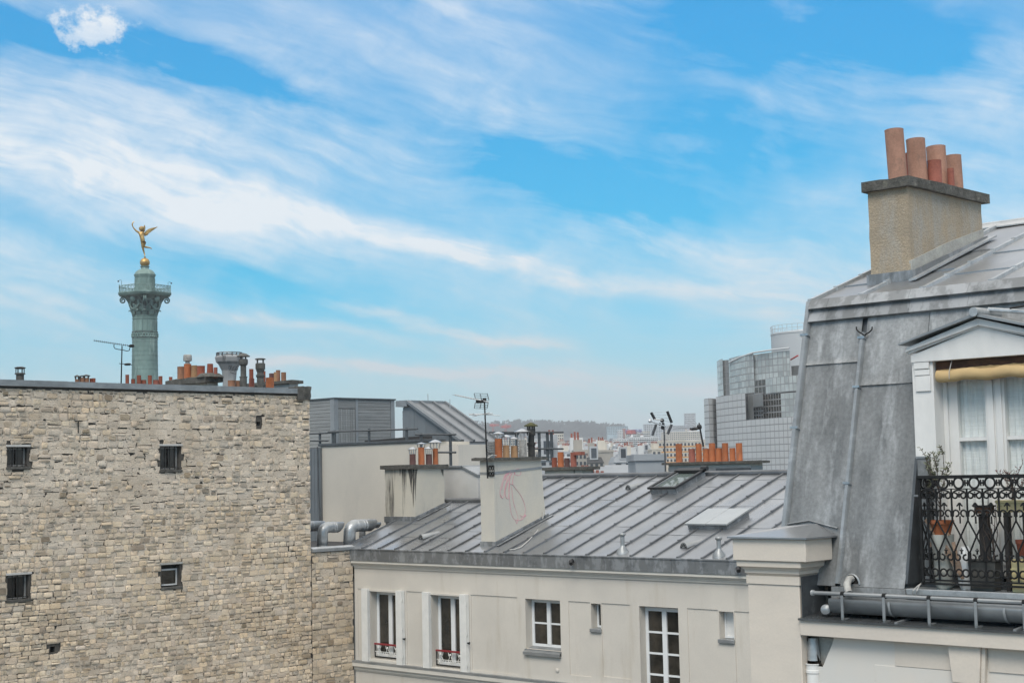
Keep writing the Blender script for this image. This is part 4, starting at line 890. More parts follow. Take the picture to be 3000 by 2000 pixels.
# grey clad plant room
YP = 41.0
nr = onY(zM(207, 178), YP); XP = nr.x
xl = onY(zM(-140, 178), YP).x; y1 = onX(zM(666, 188), XP).y; zb = ztp - .1
mb = MB(); mb.box(xl, XP, Y2 + 1.61, y1, 0, zb - .01); mb.build('rear_block', 'creamwall', rear, smooth=0)
pl = T('rooftop_plant_room', 'grey boarded rooftop box with a slatted door behind a railing', 'plant room', ((xl + XP) / 2, YP + 3, zb))
mb = MB(); mb.box(xl + .03, XP - .03, YP + .03, y1 - .03, zb, nr.z - .03); mb.build('body', 'bitumen', pl, smooth=0)
fa = Fr((0, YP, 0), (1, 0, 0), (0, -1, 0)); fb = Fr((XP, 0, 0), (0, 1, 0), (1, 0, 0))
yv = lambda x: onX(zM(x, 300), XP).y
H0 = nr.z - zb; ns = 15; dd0, dd1 = yv(236), yv(368)
for k in range(ns):
    z0 = zb + H0 * k / ns; z1_ = zb + H0 * (k + 1) / ns - .012
    m_ = MB(); xq = onY(zM(178, 300), YP).x; fa.box(m_, xl, xq, -.03, .006 + .004 * (k % 2), z0, z1_); m_.build('slat', 'clad', pl, smooth=0)
    m_ = MB(); fb.box(m_, yv(388), yv(636), -.03, .006 + .004 * (k % 2), z0, z1_); m_.build('slat', 'clad', pl, smooth=0)
m_ = MB(); fa.box(m_, onY(zM(180, 300), YP).x, XP + .02, -.03, .03, zb, nr.z); fb.box(m_, YP + .001, yv(235), -.02, .021, zb, nr.z); m_.build('corner_trim', 'cladtrim', pl, smooth=0)
for k in range(7):
    a, b = dd0 + (dd1 - dd0) * k / 7, dd0 + (dd1 - dd0) * (k + 1) / 7 - .015; m_ = MB(); fb.box(m_, a, b, -.02, -.004, zb, onX(zM(300, 254), XP).z); m_.build('door_board', 'clad', pl, smooth=0)
m_ = MB(); fb.box(m_, dd0, dd1, -.02, .004, onX(zM(300, 249), XP).z, nr.z); m_.build('door_head', 'clad', pl, smooth=0)
for a, b in ((yv(369), yv(387)), (yv(638), y1)): m_ = MB(); fb.box(m_, a, b, -.02, .025, zb, nr.z); m_.build('trim', 'cladtrim', pl, smooth=0)
m_ = MB(); m_.box(xl, XP + .06, YP - .05, y1 + .05, nr.z, nr.z + .06); m_.build('roof_edge', 'darkrail', pl, smooth=0)
# sloped zinc lean-to
YS = 40.0
zsl = T('sloped_zinc_structure', 'grey rooftop structure with a steep ribbed zinc slope facing right', 'rooftop structure', onY(zM(900, 505), YS))
gp = lambda x, y: onY(zM(x, y), YS)
tl = gp(775, 212); bl_ = gp(1188, 512); y1 = onX(zM(1052, 210), tl.x).y; L_ = y1 - YS
bb = gp(1165, 730)
mb = MB(); mb.prism([gp(733, 246), gp(768, 222), bl_ + V((-.03, 0, -.02)), V((bl_.x - .15, YS, 12)), V((gp(733, 246).x, YS, 12))], (0, L_, 0)); mb.build('wall', 'zincrearwall', zsl, smooth=0)
for k in range(5):                               # vertical panels of the gable side
    x = gp(733 + 90 * k, 400).x; x2 = gp(733 + 90 * (k + 1) - 2, 400).x
    def topz(xx): t = (xx - tl.x) / (bl_.x - tl.x); return min(gp(733, 246).z, tl.z + (bl_.z - tl.z) * t) - .12
    if topz(x2) > zb: m_ = MB(); m_.prism([V((x, YS - .012, zb - 3)), V((x2, YS - .012, zb - 3)), V((x2, YS - .012, topz(x2))), V((x, YS - .012, topz(x)))], (0, .01, 0)); m_.build('wall_panel', 'zincrearwall', zsl, smooth=0)
sd = (bl_ - tl); up_ = V((-sd.z, 0, sd.x)).normalized(); up_ = up_ if up_.z > 0 else -up_
ps = [onX(zM(x, 212), tl.x).y for x in (775, 860, 958, 1052)]; ps[0] = YS - .12
for a, b in zip(ps, ps[1:]):
    m_ = MB(); m_.prism([tl + V((0, a - YS, 0)), bl_ + V((0, a - YS, 0)), bl_ + V((0, a - YS, 0)) + up_ * .05, tl + V((0, a - YS, 0)) + up_ * .05], (0, b - a - .02, 0)); m_.build('zinc_sheet', 'zincrear', zsl, smooth=0)
for a in ps + [ps[0] + .12]:
    m_ = MB(); o_ = V((0, a - YS - .05, 0)); m_.prism([tl + o_ + up_ * .03, bl_ + o_ + up_ * .03, bl_ + o_ + up_ * .13, tl + o_ + up_ * .13], (0, .10, 0)); m_.build('roof_roll', 'zincrearwall', zsl, smooth=0)
m_ = MB(); q = gp(697, 240); m_.box(q.x, tl.x + .06, YS - .14, y1, gp(697, 240).z, tl.z + .12); m_.build('ridge_box', 'cladtrim', zsl, smooth=0)
m_ = MB(); m_.box(bl_.x - .06, bl_.x + .10, YS - .14, y1, bl_.z - .18, bl_.z - .02); m_.build('eaves_trim', 'cladtrim', zsl, smooth=0)
for k, x in enumerate((1162, 1210, 1256, 1305)):
    m_ = MB(); ya = YS + L_ * k / 4; m_.box(bl_.x - .02, bl_.x + .04, ya + .01, YS + L_ * (k + 1) / 4 - .01, 12, bl_.z - .19); m_.build('wall_panel', 'zincrearwall', zsl, smooth=0)
for (x, yt) in ((925, 138), (1093, 180)):
    q = onY(zM(x, 212), YS + 1.5); m_ = MB(); m_.tube(q + V((0, 0, -.2)), V((q.x, q.y, zat(q.x, q.y, zM(x, yt)[1]))), .016, n=5); m_.build('rod', 'aerialpale', zsl)
# cream gable with clipped corner
YG = 34.6; gg = lambda x, y: onY(zM(x, y), YG)
gw = T('low_gable_wall', 'low pale gable wall with a clipped corner between the two chimneys', 'wall', gg(1180, 960))
pts = [gg(1010, 706), gg(1190, 706), gg(1308, 772), V((gg(1308, 772).x, YG, 14)), V((gg(1010, 700).x, YG, 14))]
mb = MB(); mb.prism(pts, (0, 2.2, 0)); mb.build('wall', 'greywall', gw, smooth=0)
for a, b in ((0, 1), (1, 2)):
    m_ = MB(); m_.prism([pts[a] + V((0, -.06, .005)), pts[b] + V((.03, -.06, .005)), pts[b] + V((.03, -.06, .07)), pts[a] + V((0, -.06, .07))], (0, 2.3, 0)); m_.build('coping', 'gutter', gw, smooth=0)
# ventilation ducts behind the low stone wall
def duct(label, pts, rad, XD, mouth=True):
    P_ = [onX(zM(*p), XD) for p in pts]; t = T('ventilation_duct', label, 'duct', P_[0], 'galvanised ducts behind the low stone wall')
    # smooth the bend
    pp = [P_[0]]
    for i in range(1, len(P_) - 1):
        a, b, c = P_[i - 1], P_[i], P_[i + 1]; da = (a - b).normalized() * min(rad * 1.3, (a - b).length * .45); dc = (c - b).normalized() * min(rad * 1.3, (c - b).length * .45)
        for k in range(6): s_ = k / 5; pp.append((b + da) * (1 - s_) ** 2 + b * 2 * s_ * (1 - s_) + (b + dc) * s_ ** 2)
    e = P_[-1]; d = (e - pp[-1]).normalized()
    m_ = MB(); n = 18; m_.path(pp, rad, n, cap=False)
    # oblique mouth
    k0 = len(m_.v) - n; m_.v += [p + d * ((e - pp[-1]).length + (p.z - pp[-1].z) * .75) for p in m_.v[k0:k0 + n]]
    for j in range(n): m_.f.append((k0 + j, k0 + (j + 1) % n, k0 + n + (j + 1) % n, k0 + n + j))
    o = m_.build('pipe', 'galv', t, smooth=50)
    sl = o.modifiers.new('wall', 'SOLIDIFY'); sl.thickness = .008; sl.offset = -1
    m_ = MB(); cc = e - d * .12; u = d.cross(V((0, 0, 1))).normalized(); w2 = u.cross(d)
    m_.poly(*[e - d * .25 + (u * math.cos(2 * math.pi * j / n) + w2 * math.sin(2 * math.pi * j / n)) * rad * .97 for j in range(n)]); m_.build('mouth_shade', 'holeshade', t, smooth=0)  # black disc painting the shade down the duct
    for f_ in (.0, .35, .5):
        c = pp[-1] + d * (e - pp[-1]).length * f_ ; m_ = MB(); m_.lathe(c, [(rad * 1.0, -.02), (rad * 1.035, -.012), (rad * 1.035, .012), (rad * 1.0, .02)], n, d); m_.build('collar', 'galv', t)
    m_ = MB(); m_.lathe(P_[0] + V((0, 0, .10)), [(rad, -.02), (rad * 1.035, -.012), (rad * 1.035, .012), (rad, .02)], n); m_.build('collar', 'galv', t)
    return t
rd = 42 * .3826 * 47 / F
duct('large bent galvanised duct with a wide slanted mouth, nearest the ribbed roof', [(322, 1330), (326, 1148), (500, 1144)], rd * 1.12, -36.75)
duct('bent galvanised duct with a slanted mouth standing between two others', [(116, 1330), (118, 1160), (252, 1158)], rd * .98, -36.75)
duct('straight galvanised duct whose mouth shows at the edge of the stone gable', [(-90, 1330), (-88, 1152), (105, 1150)], rd * .95, -37.4)
duct('small galvanised duct mouth peeping out behind the widest duct', [(420, 1300), (424, 1145), (548, 1142)], rd * .62, -38.0)

# ================================================================== CHIMNEYS BEHIND THE RIBBED ROOF
def stack_rear(name, label, zf, near_x, xl, xr, ytop, ybot, Yp, body, pots, ycap, over=.1, zfoot=13.5, xtra=None):
    """chimney seen mostly on its -Y face"""
    N_ = onY(zf(near_x, ytop), Yp); x0 = onY(zf(xl, ytop), Yp).x; y1 = Yp + .6
    t = T(name, label, 'chimney', ((x0 + N_.x) / 2, Yp + .3, zfoot), 'chimney stacks with terracotta pots')
    shaft(x0, N_.x, Yp, y1, zfoot, N_.z, 0, 6).build('shaft', body, t)
    zt = zat(N_.x + over, Yp - over, zf(0, ycap)[1])
    slab_box(x0 - over * 2, N_.x + over * 2, Yp - over, y1 + over, N_.z, zt, 7).build('cap', 'slab', t)
    for (xa, xb, yt, mk) in pots: cpot(t, zf, Yp + .28, xa, xb, yt, zt - .02, mk, .96, 'Y')
    return t, x0, N_, zt
t, x0, N_, zt = stack_rear('chimney_stack', 'long chimney with nine orange pots in front of the grey panelled building', zR, 1850, 1165, 1870, 588, 690, 37.6, 'chimney',
    [(1222, 1278, 427, 'orange'), (1330, 1387, 468, 'brick'), (1390, 1442, 426, 'orange'), (1450, 1506, 467, 'orange'), (1500, 1556, 421, 'orange'), (1556, 1612, 462, 'orange'), (1609, 1664, 420, 'orange'), (1671, 1724, 461, 'orange'), (1725, 1781, 420, 'orange')], 566)
m_ = MB(); a = onY(zR(1165, 628), 37.6).z; m_.box(x0 - .012, N_.x + .012, 37.588, 38.2, a - .10, a); m_.build('metal_strap', 'gutter', t, smooth=0)
m_ = MB(); a = onY(zR(1560, 668), 37.57); b = onY(zR(1850, 625), 37.57); m_.box(a.x, b.x, 37.57, 37.6, a.z, b.z); m_.build('zinc_apron', 'zincdark', t, smooth=0)
t, x0, N_, zt = stack_rear('chimney_stack', 'soot-streaked low chimney with four mixed pots, behind the left end of the ridge', zR, 436, 132, 445, 642, 700, 37.4, 'chimneywet',
    [(188, 234, 541, 'red'), (236, 290, 495, 'orange'), (293, 340, 545, 'maroon'), (343, 396, 498, 'brick')], 616)
q = onY(zR(415, 505), 37.68); m_ = MB(); m_.box(q.x - .16, q.x + .16, 37.6, 37.8, q.z - .06, q.z + .05); m_.build('pot', 'pot_brick', t)
# aerials behind the ridge
DA = depth(onY(zR(1135, 600), 37.2)); A = lambda x, y: zR(x, y)
ar = aerial('television aerial with two crossed dark grids left of the nine orange pots', atD(A(1140, 690), DA))
m_ = MB(); m_.tube(atD(A(1141, 690), DA), atD(A(1126, 255), DA), .028, .022, n=7); m_.build('mast', 'aerial', ar)
for (a, b, mm) in (((1020, 165), (1052, 222), 'plastic'), ((1155, 155), (1192, 250), 'plastic'), ((1062, 265), (1030, 356), 'aerial'), ((1192, 265), (1158, 346), 'aerial')):
    m_ = MB(); seg(m_, A(*a), A(*b), .045, DA - .1); m_.build('grid_edge', mm, ar)
m_ = MB()
for k in range(4): s_ = k / 3; seg(m_, A(1022 + 28 * s_, 168 + 50 * s_), A(1157 + 33 * s_, 158 + 88 * s_), .006, DA - .08, 4)
for k in range(4): s_ = k / 3; seg(m_, A(1062 - 32 * s_, 267 + 85 * s_), A(1192 - 33 * s_, 267 + 75 * s_), .005, DA - .08, 4)
m_.build('reflector', 'aerialpale', ar)
m_ = MB(); seg(m_, A(1005, 235), A(1140, 280), .022, DA - .2); seg(m_, A(1045, 222), A(1115, 230), .014, DA - .2); c = atD(A(1012, 236), DA - .22); m_.lathe(c, [(.02, -.04), (.055, -.03), (.055, .02), (.02, .04)], 10, (1, -.6, .2)); m_.build('boom', 'aerialpale', ar)
m_ = MB()
for (x, y, r) in ((1112, 232, .06), (1092, 262, .04), (1117, 290, .06), (1120, 262, .045)): c = atD(A(x, y), DA - .12); m_.lathe(c, [(r * .5, -r), (r, -r * .5), (r, r * .6), (r * .4, r)], 8)
m_.build('junction_box', 'plastic', ar)
ar = aerial('thin leaning television aerial on a bent pale pipe above the nine orange pots', atD(A(1612, 660), DA))
m_ = MB(); m_.path([atD(A(*p), DA + .2) for p in ((1612, 668), (1600, 600), (1575, 545), (1545, 500), (1505, 468), (1462, 452), (1448, 458))], .026, 7); m_.build('bent_pipe', 'cable', ar)
m_ = MB(); m_.tube(atD(A(1456, 450), DA + .2), atD(A(1420, 252), DA + .2), .03, .022, n=6); m_.build('mast', 'plastic', ar)
m_ = MB(); seg(m_, A(1432, 286), A(1216, 298), .012, DA + .1)
for k in range(9): x = 1222 + 19 * k; c = atD(A(x, 297.5 - k * 1.05), DA + .1); m_.tube(c + V((-.05, -.07, -.04)), c + V((.05, .07, .04)), .008, n=4)
seg(m_, A(1330, 230), A(1425, 286), .007, DA + .1); seg(m_, A(1360, 215), A(1425, 282), .007, DA + .1); seg(m_, A(1300, 245), A(1400, 292), .006, DA + .1); m_.build('boom', 'aerialpale', ar)
m_ = MB(); c = atD(A(1422, 286), DA + .1); m_.lathe(c, [(.03, -.08), (.08, -.04), (.08, .04), (.03, .08)], 8, (1, 0, 0)); c = atD(A(1378, 300), DA + .1); m_.lathe(c, [(.02, -.14), (.05, -.1), (.05, .1), (.02, .14)], 8, (1, .2, 0)); m_.build('junction_box', 'plastic', ar)

# ================================================================== THINGS ON THE STONE BUILDING
ZB = 18.95
def onXL(x, y, X): return onX(zL(x, y), X)
def sL(p): return .3189 * depth(p) / F
CG = 'chimney stacks with terracotta pots'
# slotted vent cowl at the left
q = onX(zS(92, 150), -37.2); s_ = .6378 * depth(q) / F; h = lambda y: zat(q.x, q.y, zS(0, y)[1])
vc = T('vent_cowl', 'small dark vent cowl with a slotted head, far left of the gable top', 'vent', (q.x, q.y, ZB), 'metal vent cowls above the gable')
m_ = MB(); m_.lathe((q.x, q.y, ZB), [(18 * s_, 0), (18 * s_, h(152) - ZB), (24 * s_, h(151) - ZB), (24 * s_, h(146) - ZB), (14 * s_, h(144) - ZB)], 14); m_.build('drum', 'stack', vc)
for k in range(6): t = k * math.pi / 3; d = V((math.cos(t), math.sin(t), 0)) * 18 * s_; m_ = MB(); m_.tube(V((q.x, q.y, h(147))) + d, V((q.x, q.y, h(124))) + d, 2.2 * s_, n=4); m_.build('post', 'blackstack', vc)
m_ = MB(); m_.lathe((q.x, q.y, h(126)), [(20 * s_, 0), (26 * s_, .03), (26 * s_, h(120) - h(126)), (12 * s_, h(116) - h(126))], 14); m_.build('cap', 'stack', vc)
# low chimney with cowled pots
X = -37.4; q = onXL(150, 432, X)
t = T('chimney_stack', 'low stack of short rusty pots under two small metal cowls', 'chimney', (X, q.y, ZB), CG)
zt = onXL(150, 437, X).z; m_ = MB(); m_.box(X - .3, X + .1, onXL(60, 430, X).y, onXL(255, 430, X).y, ZB, zt); m_.build('shaft', 'slab', t)
for (xa, xb, yt, mk, cy, cw) in ((62, 100, 410, 'brown', 366, 28), (102, 150, 395, 'brown', 370, 30), (140, 192, 398, 'brown', 362, 38), (196, 222, 402, 'red', 0, 0), (222, 250, 400, 'red', 0, 0)):
    p, c, s_ = cpot(t, zL, X - .05, xa, xb, yt, zt - .05, mk)
    if cy: cowl(p, c, cw * s_, c.z - .02, zat(c.x, c.y, zL(0, cy)[1]), 'stack')
# aerial left of the column
DA = depth(onXL(485, 430, -37.6)); A = lambda x, y: zL(x, y)
q = atD(A(480, 445), DA); ar = aerial('long comb shaped television aerial on a thin mast left of the monument column', V((q.x, q.y, ZB)))
m_ = MB(); m_.tube(V((q.x, q.y, ZB)), atD(A(494, 102), DA), .022, .016, n=7); m_.build('mast', 'iron', ar)
m_ = MB(); seg(m_, A(235, 54), A(588, 106), .008, DA - .08)
for k in range(19): s_ = k / 18; c = atD(A(238 + 345 * s_, 54.5 + 51 * s_), DA - .08); m_.tube(c + V((0, 0, -.03)), c + V((0, 0, .03)), .006, n=4)
m_.build('boom', 'iron', ar)
m_ = MB(); m_.path([atD(A(*p), DA - .05) for p in ((421, 88), (419, 112), (430, 128), (460, 135), (494, 139), (540, 150), (560, 145), (566, 122), (568, 104))], .012, 5); m_.build('boom_stay', 'iron', ar)
m_ = MB(); seg(m_, A(468, 265), A(585, 277), .010, DA - .05); c = atD(A(545, 273), DA - .06); m_.lathe(c, [(.02, -.09), (.035, -.05), (.035, .05), (.02, .09)], 7, (.7, .7, 0)); c = atD(A(580, 104), DA - .08); m_.lathe(c, [(.02, -.08), (.045, -.03), (.045, .05), (.02, .08)], 7, (.7, .7, 0)); m_.build('dipole', 'iron', ar)
# row of small pots in front of the column
X = -37.3; q = onXL(690, 440, X)
t = T('chimney_stack', 'row of seven small red pots below the monument column', 'chimney', (X, q.y, ZB), CG); zt = onXL(690, 462, X).z
m_ = MB(); m_.box(X - .3, X + .12, onXL(520, 440, X).y, onXL(866, 440, X).y, ZB, zt); m_.build('shaft', 'slab', t)
for (xa, xb, yt, mk) in ((525, 559, 368, 'red'), (577, 613, 408, 'red'), (630, 669, 373, 'red'), (670, 716, 416, 'red'), (731, 768, 374, 'red'), (779, 830, 416, 'brick'), (829, 865, 381, 'red')): cpot(t, zL, X - .08, xa, xb, yt, zt - .03, mk)
# big mossy slab chimney
X = -38.0; nr = onXL(1262, 400, X); y0 = nr.y; x0 = onY(zL(885, 425), y0).x; y1 = onXL(1428, 400, X).y
t = T('chimney_stack', 'broad chimney under a thick mossy slab with clustered orange pots', 'chimney', ((x0 + X) / 2, (y0 + y1) / 2, ZB), CG)
zt, zs = zat(X, y0, zL(0, 436)[1]), zat(X, y0, zL(0, 380)[1])
shaft(x0 + .25, X - .15, y0 + .15, y1 - .1, ZB, zt, 0, 9).build('shaft', 'chimney', t); slab_box(x0, X, y0, y1, zt, zs, 31, .03).build('cap', 'slab', t)
xm = (x0 * .3 + X * .7)
for (xa, xb, yt, mk, tp) in ((1002, 1062, 294, 'brown', 1), (1128, 1186, 283, 'tan', 1), (1184, 1255, 287, 'red', 1), (1270, 1336, 268, 'red', .8), (1336, 1371, 301, 'brick', 1), (925, 957, 388, 'red', 1)):
    c = zL((xa + xb) / 2, yt); q = onY(c, (y0 * .5 + y1 * .5)); s_ = sL(q); pot(t, q, (xb - xa) / 2 * s_, zs - .03, q.z, 'pot_' + mk, taper=tp)
c = zL(1096, 270); q = onY(c, (y0 * .65 + y1 * .35)); s_ = sL(q); p = pot(t, q, 33 * s_, zs - .03, q.z, 'pot_orange')
m_ = MB(); h = lambda y: zat(q.x, q.y, zL(0, y)[1]) - q.z
m_.lathe(q + V((.0, .0, -.02)), [(22 * s_, 0), (20 * s_, h(240)), (38 * s_, h(236)), (40 * s_, h(228)), (38 * s_, h(182)), (30 * s_, h(178))], 14); m_.build('cowl', 'pot_white', p)
m_ = MB(); c2 = onY(zL(1303, 372), y0 * .5 + y1 * .5); m_.lathe((c2.x, c2.y, zs - .02), [(.42, 0), (.36, .07), (.28, .12)], 10); m_.build('pot_collar', 'slab', t)
# funnel shaped concrete vent with spray paint
X = -43.0; q = onXL(1480, 400, X); s_ = sL(q)
fu = T('ventilation_funnel', 'pale flared concrete shaft with black spray paint behind the slab chimney', 'shaft', (q.x, q.y, ZB - 3)); h = lambda y: zat(q.x, q.y, zL(0, y)[1])
m_ = MB(); m_.lathe((q.x, q.y, 0), [(62 * s_, ZB - 3), (62 * s_, h(410)), (70 * s_, h(330)), (100 * s_, h(272)), (122 * s_, h(250)), (132 * s_, h(212)), (126 * s_, h(194)), (60 * s_, h(186))], 8); m_.build('body', 'funnel', fu, smooth=0)
m_ = MB(); rg = random.Random(2)
for k in range(16): t_ = k * math.pi / 8; d = V((math.cos(t_), math.sin(t_), 0)) * 116 * s_; m_.tube(V((q.x, q.y, h(200))) + d, V((q.x, q.y, h(168))) + d, .02, n=4)
m_.path([V((q.x, q.y, h(168))) + V((math.cos(k * math.pi / 8), math.sin(k * math.pi / 8), 0)) * 116 * s_ for k in range(16)], .018, 4, closed=True); m_.path([V((q.x, q.y, h(182))) + V((math.cos(k * math.pi / 8), math.sin(k * math.pi / 8), 0)) * 116 * s_ for k in range(16)], .014, 4, closed=True); m_.build('railing', 'aerial', fu)
Df = depth(q) - 76 * s_
m_ = MB()
for stx in ([(1478, 288), (1500, 283), (1482, 328), (1508, 330)], [(1530, 292), (1514, 300), (1512, 326), (1528, 330), (1534, 312), (1522, 312)], [(1556, 290), (1541, 298), (1540, 324), (1554, 330), (1560, 312), (1549, 312)], [(1488, 345), (1520, 356), (1542, 358)]):
    m_.path([atD(zL(*p), Df) for p in stx], 2.6 * s_, 5)
m_.build('spray_paint', 'blackline', fu)
# two tall flue stacks and loose pots
def flue(label, cx, prof, posts, cap, X):
    q = onXL(cx, 400, X); s_ = sL(q); h = lambda y: zat(q.x, q.y, zL(0, y)[1])
    t = T('vent_stack', label, 'vent', (q.x, q.y, ZB), 'metal vent cowls above the gable')
    m_ = MB(); m_.lathe((q.x, q.y, 0), [(prof[0][0] * s_, ZB)] + [(r * s_, h(y)) for r, y in prof], 16); m_.build('stack', 'stack', t)
    for k in range(4): a = k * math.pi / 2 + .3; d = V((math.cos(a), math.sin(a), 0)) * posts[0] * s_; m_ = MB(); m_.tube(V((q.x, q.y, h(posts[1]))) + d, V((q.x, q.y, h(posts[2]))) + d, 4 * s_, n=5); m_.build('post', 'stack', t)
    m_ = MB(); m_.lathe((q.x, q.y, 0), [(r * s_, h(y)) for r, y in cap], 16); m_.build('cap', 'stack', t)
flue('tall dark vent stack with a conical cap between the funnel and the red pot', 1609, [(33, 395), (37, 393), (37, 385), (27, 383), (27, 285), (38, 278), (43, 262), (43, 235), (36, 224)], (30, 226, 198), [(62, 203), (60, 196), (30, 176), (4, 169)], -37.1)
flue('tall dark vent stack with a flat lid and an open square head', 1765, [(33, 410), (30, 400), (40, 385), (40, 370), (32, 365), (30, 345), (38, 335), (38, 322), (45, 318), (45, 268), (38, 262)], (37, 264, 228), [(48, 230), (49, 222), (30, 217)], -37.1)
X = -37.5; q = onXL(1680, 450, X); t = T('chimney_stack', 'low stack of rusty pots standing around the two dark vent stacks', 'chimney', (X, q.y, ZB), CG); zt = onXL(1600, 480, X).z
m_ = MB(); m_.box(X - .35, X + .1, onXL(1460, 450, X).y, onXL(1895, 450, X).y, ZB, zt); m_.build('shaft', 'slab', t)
for (xa, xb, yt, mk) in ((1466, 1534, 420, 'brown'), (1536, 1585, 422, 'brown'), (1660, 1709, 404, 'brick'), (1815, 1889, 395, 'orange')): cpot(t, zL, X, xa, xb, yt, zt - .03, mk)
# white chimney at the right end
X = -39.2; nr = onXL(2032, 450, X); y0 = nr.y; x0 = onY(zL(1560, 440), y0).x; y1 = onXL(2112, 450, X).y
t = T('chimney_stack', 'white rendered chimney with mixed pots at the right end of the gable top', 'chimney', (X, y0, ZB), CG)
zt, zs = zat(X, y0, zL(0, 446)[1]), zat(X, y0, zL(0, 418)[1])
shaft(x0, X, y0, y1, ZB, zt, 0, 12).build('shaft', 'greywall', t); slab_box(x0 - .1, X + .12, y0 - .12, y1 + .12, zt, zs, 14).build('cap', 'slab', t)
ym = (y0 + y1) / 2
for (xa, xb, yt, mk) in ((1662, 1701, 316, 'red'), (1778, 1812, 335, 'red'), (1845, 1889, 356, 'maroon'), (1888, 1946, 345, 'tan'), (1908, 1947, 326, 'brown'), (1955, 2001, 346, 'brown')):
    q = onY(zL((xa + xb) / 2, yt), ym); pot(t, q, (xb - xa) / 2 * sL(q), zs - .02, q.z, 'pot_' + mk)

# ================================================================== MONUMENT COLUMN AND STATUE
DC = 222.0; SC = DC / F
cb = atD((424.5, 1000), DC); cx, cy = cb.x, cb.y
hc = lambda y: zat(cx, cy, zCol(0, y)[1])
s_ = .3508 * SC
mon = T('monument_column', 'tall green bronze monument column with a railed capital and domed lantern', 'monument', (cx, cy, 0))
m_ = MB(); m_.lathe((cx, cy, 0), [(125 * s_, 0), (110 * s_, 6)] + [(r * s_, hc(y)) for r, y in ((109, 1520), (106, 1300), (104, 1130), (107, 1127), (107, 1120))], 40); m_.build('shaft', 'bronze', mon)
m_ = MB(); m_.lathe((cx, cy, 0), [(r * s_, hc(y)) for r, y in ((103, 1119), (105, 1112), (105, 1070), (107, 1066), (107, 1058), (103, 1056))], 40); bd = m_.build('relief_band', 'bronzedark', mon)
rl = random.Random(9)
m_ = MB()
for k in range(30):
    a = k / 30 * 2 * math.pi; d = V((math.cos(a), math.sin(a), 0)); c = V((cx, cy, 0)) + d * 105 * s_; u = V((-d.y, d.x, 0)); z = (hc(1112) + hc(1070)) / 2; hh = hc(1070) - hc(1112)
    m_.path([c + u * (math.cos(t) * hh * .30) + V((0, 0, z + math.sin(t) * hh * .36)) for t in [j * math.pi / 4 for j in range(8)]], .10, 4, closed=True)
m_.build('relief', 'bronze', bd)
m_ = MB(); m_.lathe((cx, cy, 0), [(r * s_, hc(y)) for r, y in ((100, 1055), (99, 960), (104, 956), (104, 947), (99, 944), (103, 937), (103, 928))], 40); m_.build('upper_shaft', 'bronze', mon)
m_ = MB()
for k in range(16):
    a = k / 16 * 2 * math.pi; d = V((math.cos(a), math.sin(a), 0)); c = V((cx, cy, 0)) + d * 99.5 * s_; m_.tube(c + V((0, 0, hc(1050))), c + V((0, 0, hc(968))), 5 * s_, n=5)
m_.build('fluting', 'bronze', mon)
for k in range(9):                               # joints between the drums of the shaft
    y = 1148 + 38 * k; m_ = MB(); m_.lathe((cx, cy, 0), [(r * s_, hc(yy)) for r, yy in ((103.5, y + 1.6), (105.6 + .012 * (y - 1148), y + 1.2), (105.6 + .012 * (y - 1148), y - 1.2), (103.5, y - 1.6))], 40); m_.build('drum_joint', 'bronzedark' if k % 3 == 0 else 'bronze', mon)
# capital: bell, leaves, volutes, abacus
m_ = MB(); m_.lathe((cx, cy, 0), [(r * s_, hc(y)) for r, y in ((100, 930), (103, 900), (108, 860), (122, 820), (150, 785), (170, 765))], 32); cap_ = m_.build('capital', 'bronzedark', mon)
va = (EYE - V((cx, cy, 0))); va.z = 0; va.normalize(); vang = math.atan2(va.y, va.x)
def leaf(a, r0, y0, y1, wd, out):
    d = V((math.cos(a), math.sin(a), 0)); u = V((-d.y, d.x, 0)); m_ = MB(); c = V((cx, cy, 0)); hh = hc(y1) - hc(y0)
    prof = [(r0, 0, .7), (r0 + 3, .35, 1), (r0 + 6, .65, .95), (r0 + out * .6, .9, .8), (r0 + out, .98, .55), (r0 + out * 1.15, .82, .25)]
    for r, t, w_ in prof: b = c + d * r * s_ + V((0, 0, hc(y0) + hh * t)); m_.v += [b - u * wd * w_ * s_, b + d * 3 * s_, b + u * wd * w_ * s_]
    for i in range(len(prof) - 1):
        k = i * 3; m_.f += [(k, k + 1, k + 4, k + 3), (k + 1, k + 2, k + 5, k + 4)]
    o = m_.build('acanthus_leaf', 'bronze', cap_, smooth=60); q_ = o.modifiers.new('thick', 'SOLIDIFY'); q_.thickness = .10
for k in range(12): leaf(vang + k * math.pi / 6, 101, 928, 885, 22, 22)
for k in range(12): leaf(vang + (k + .5) * math.pi / 6, 106, 900, 835, 20, 24)
for k in range(8): leaf(vang + (k + .5) * math.pi / 4, 120, 850, 780, 14, 22)
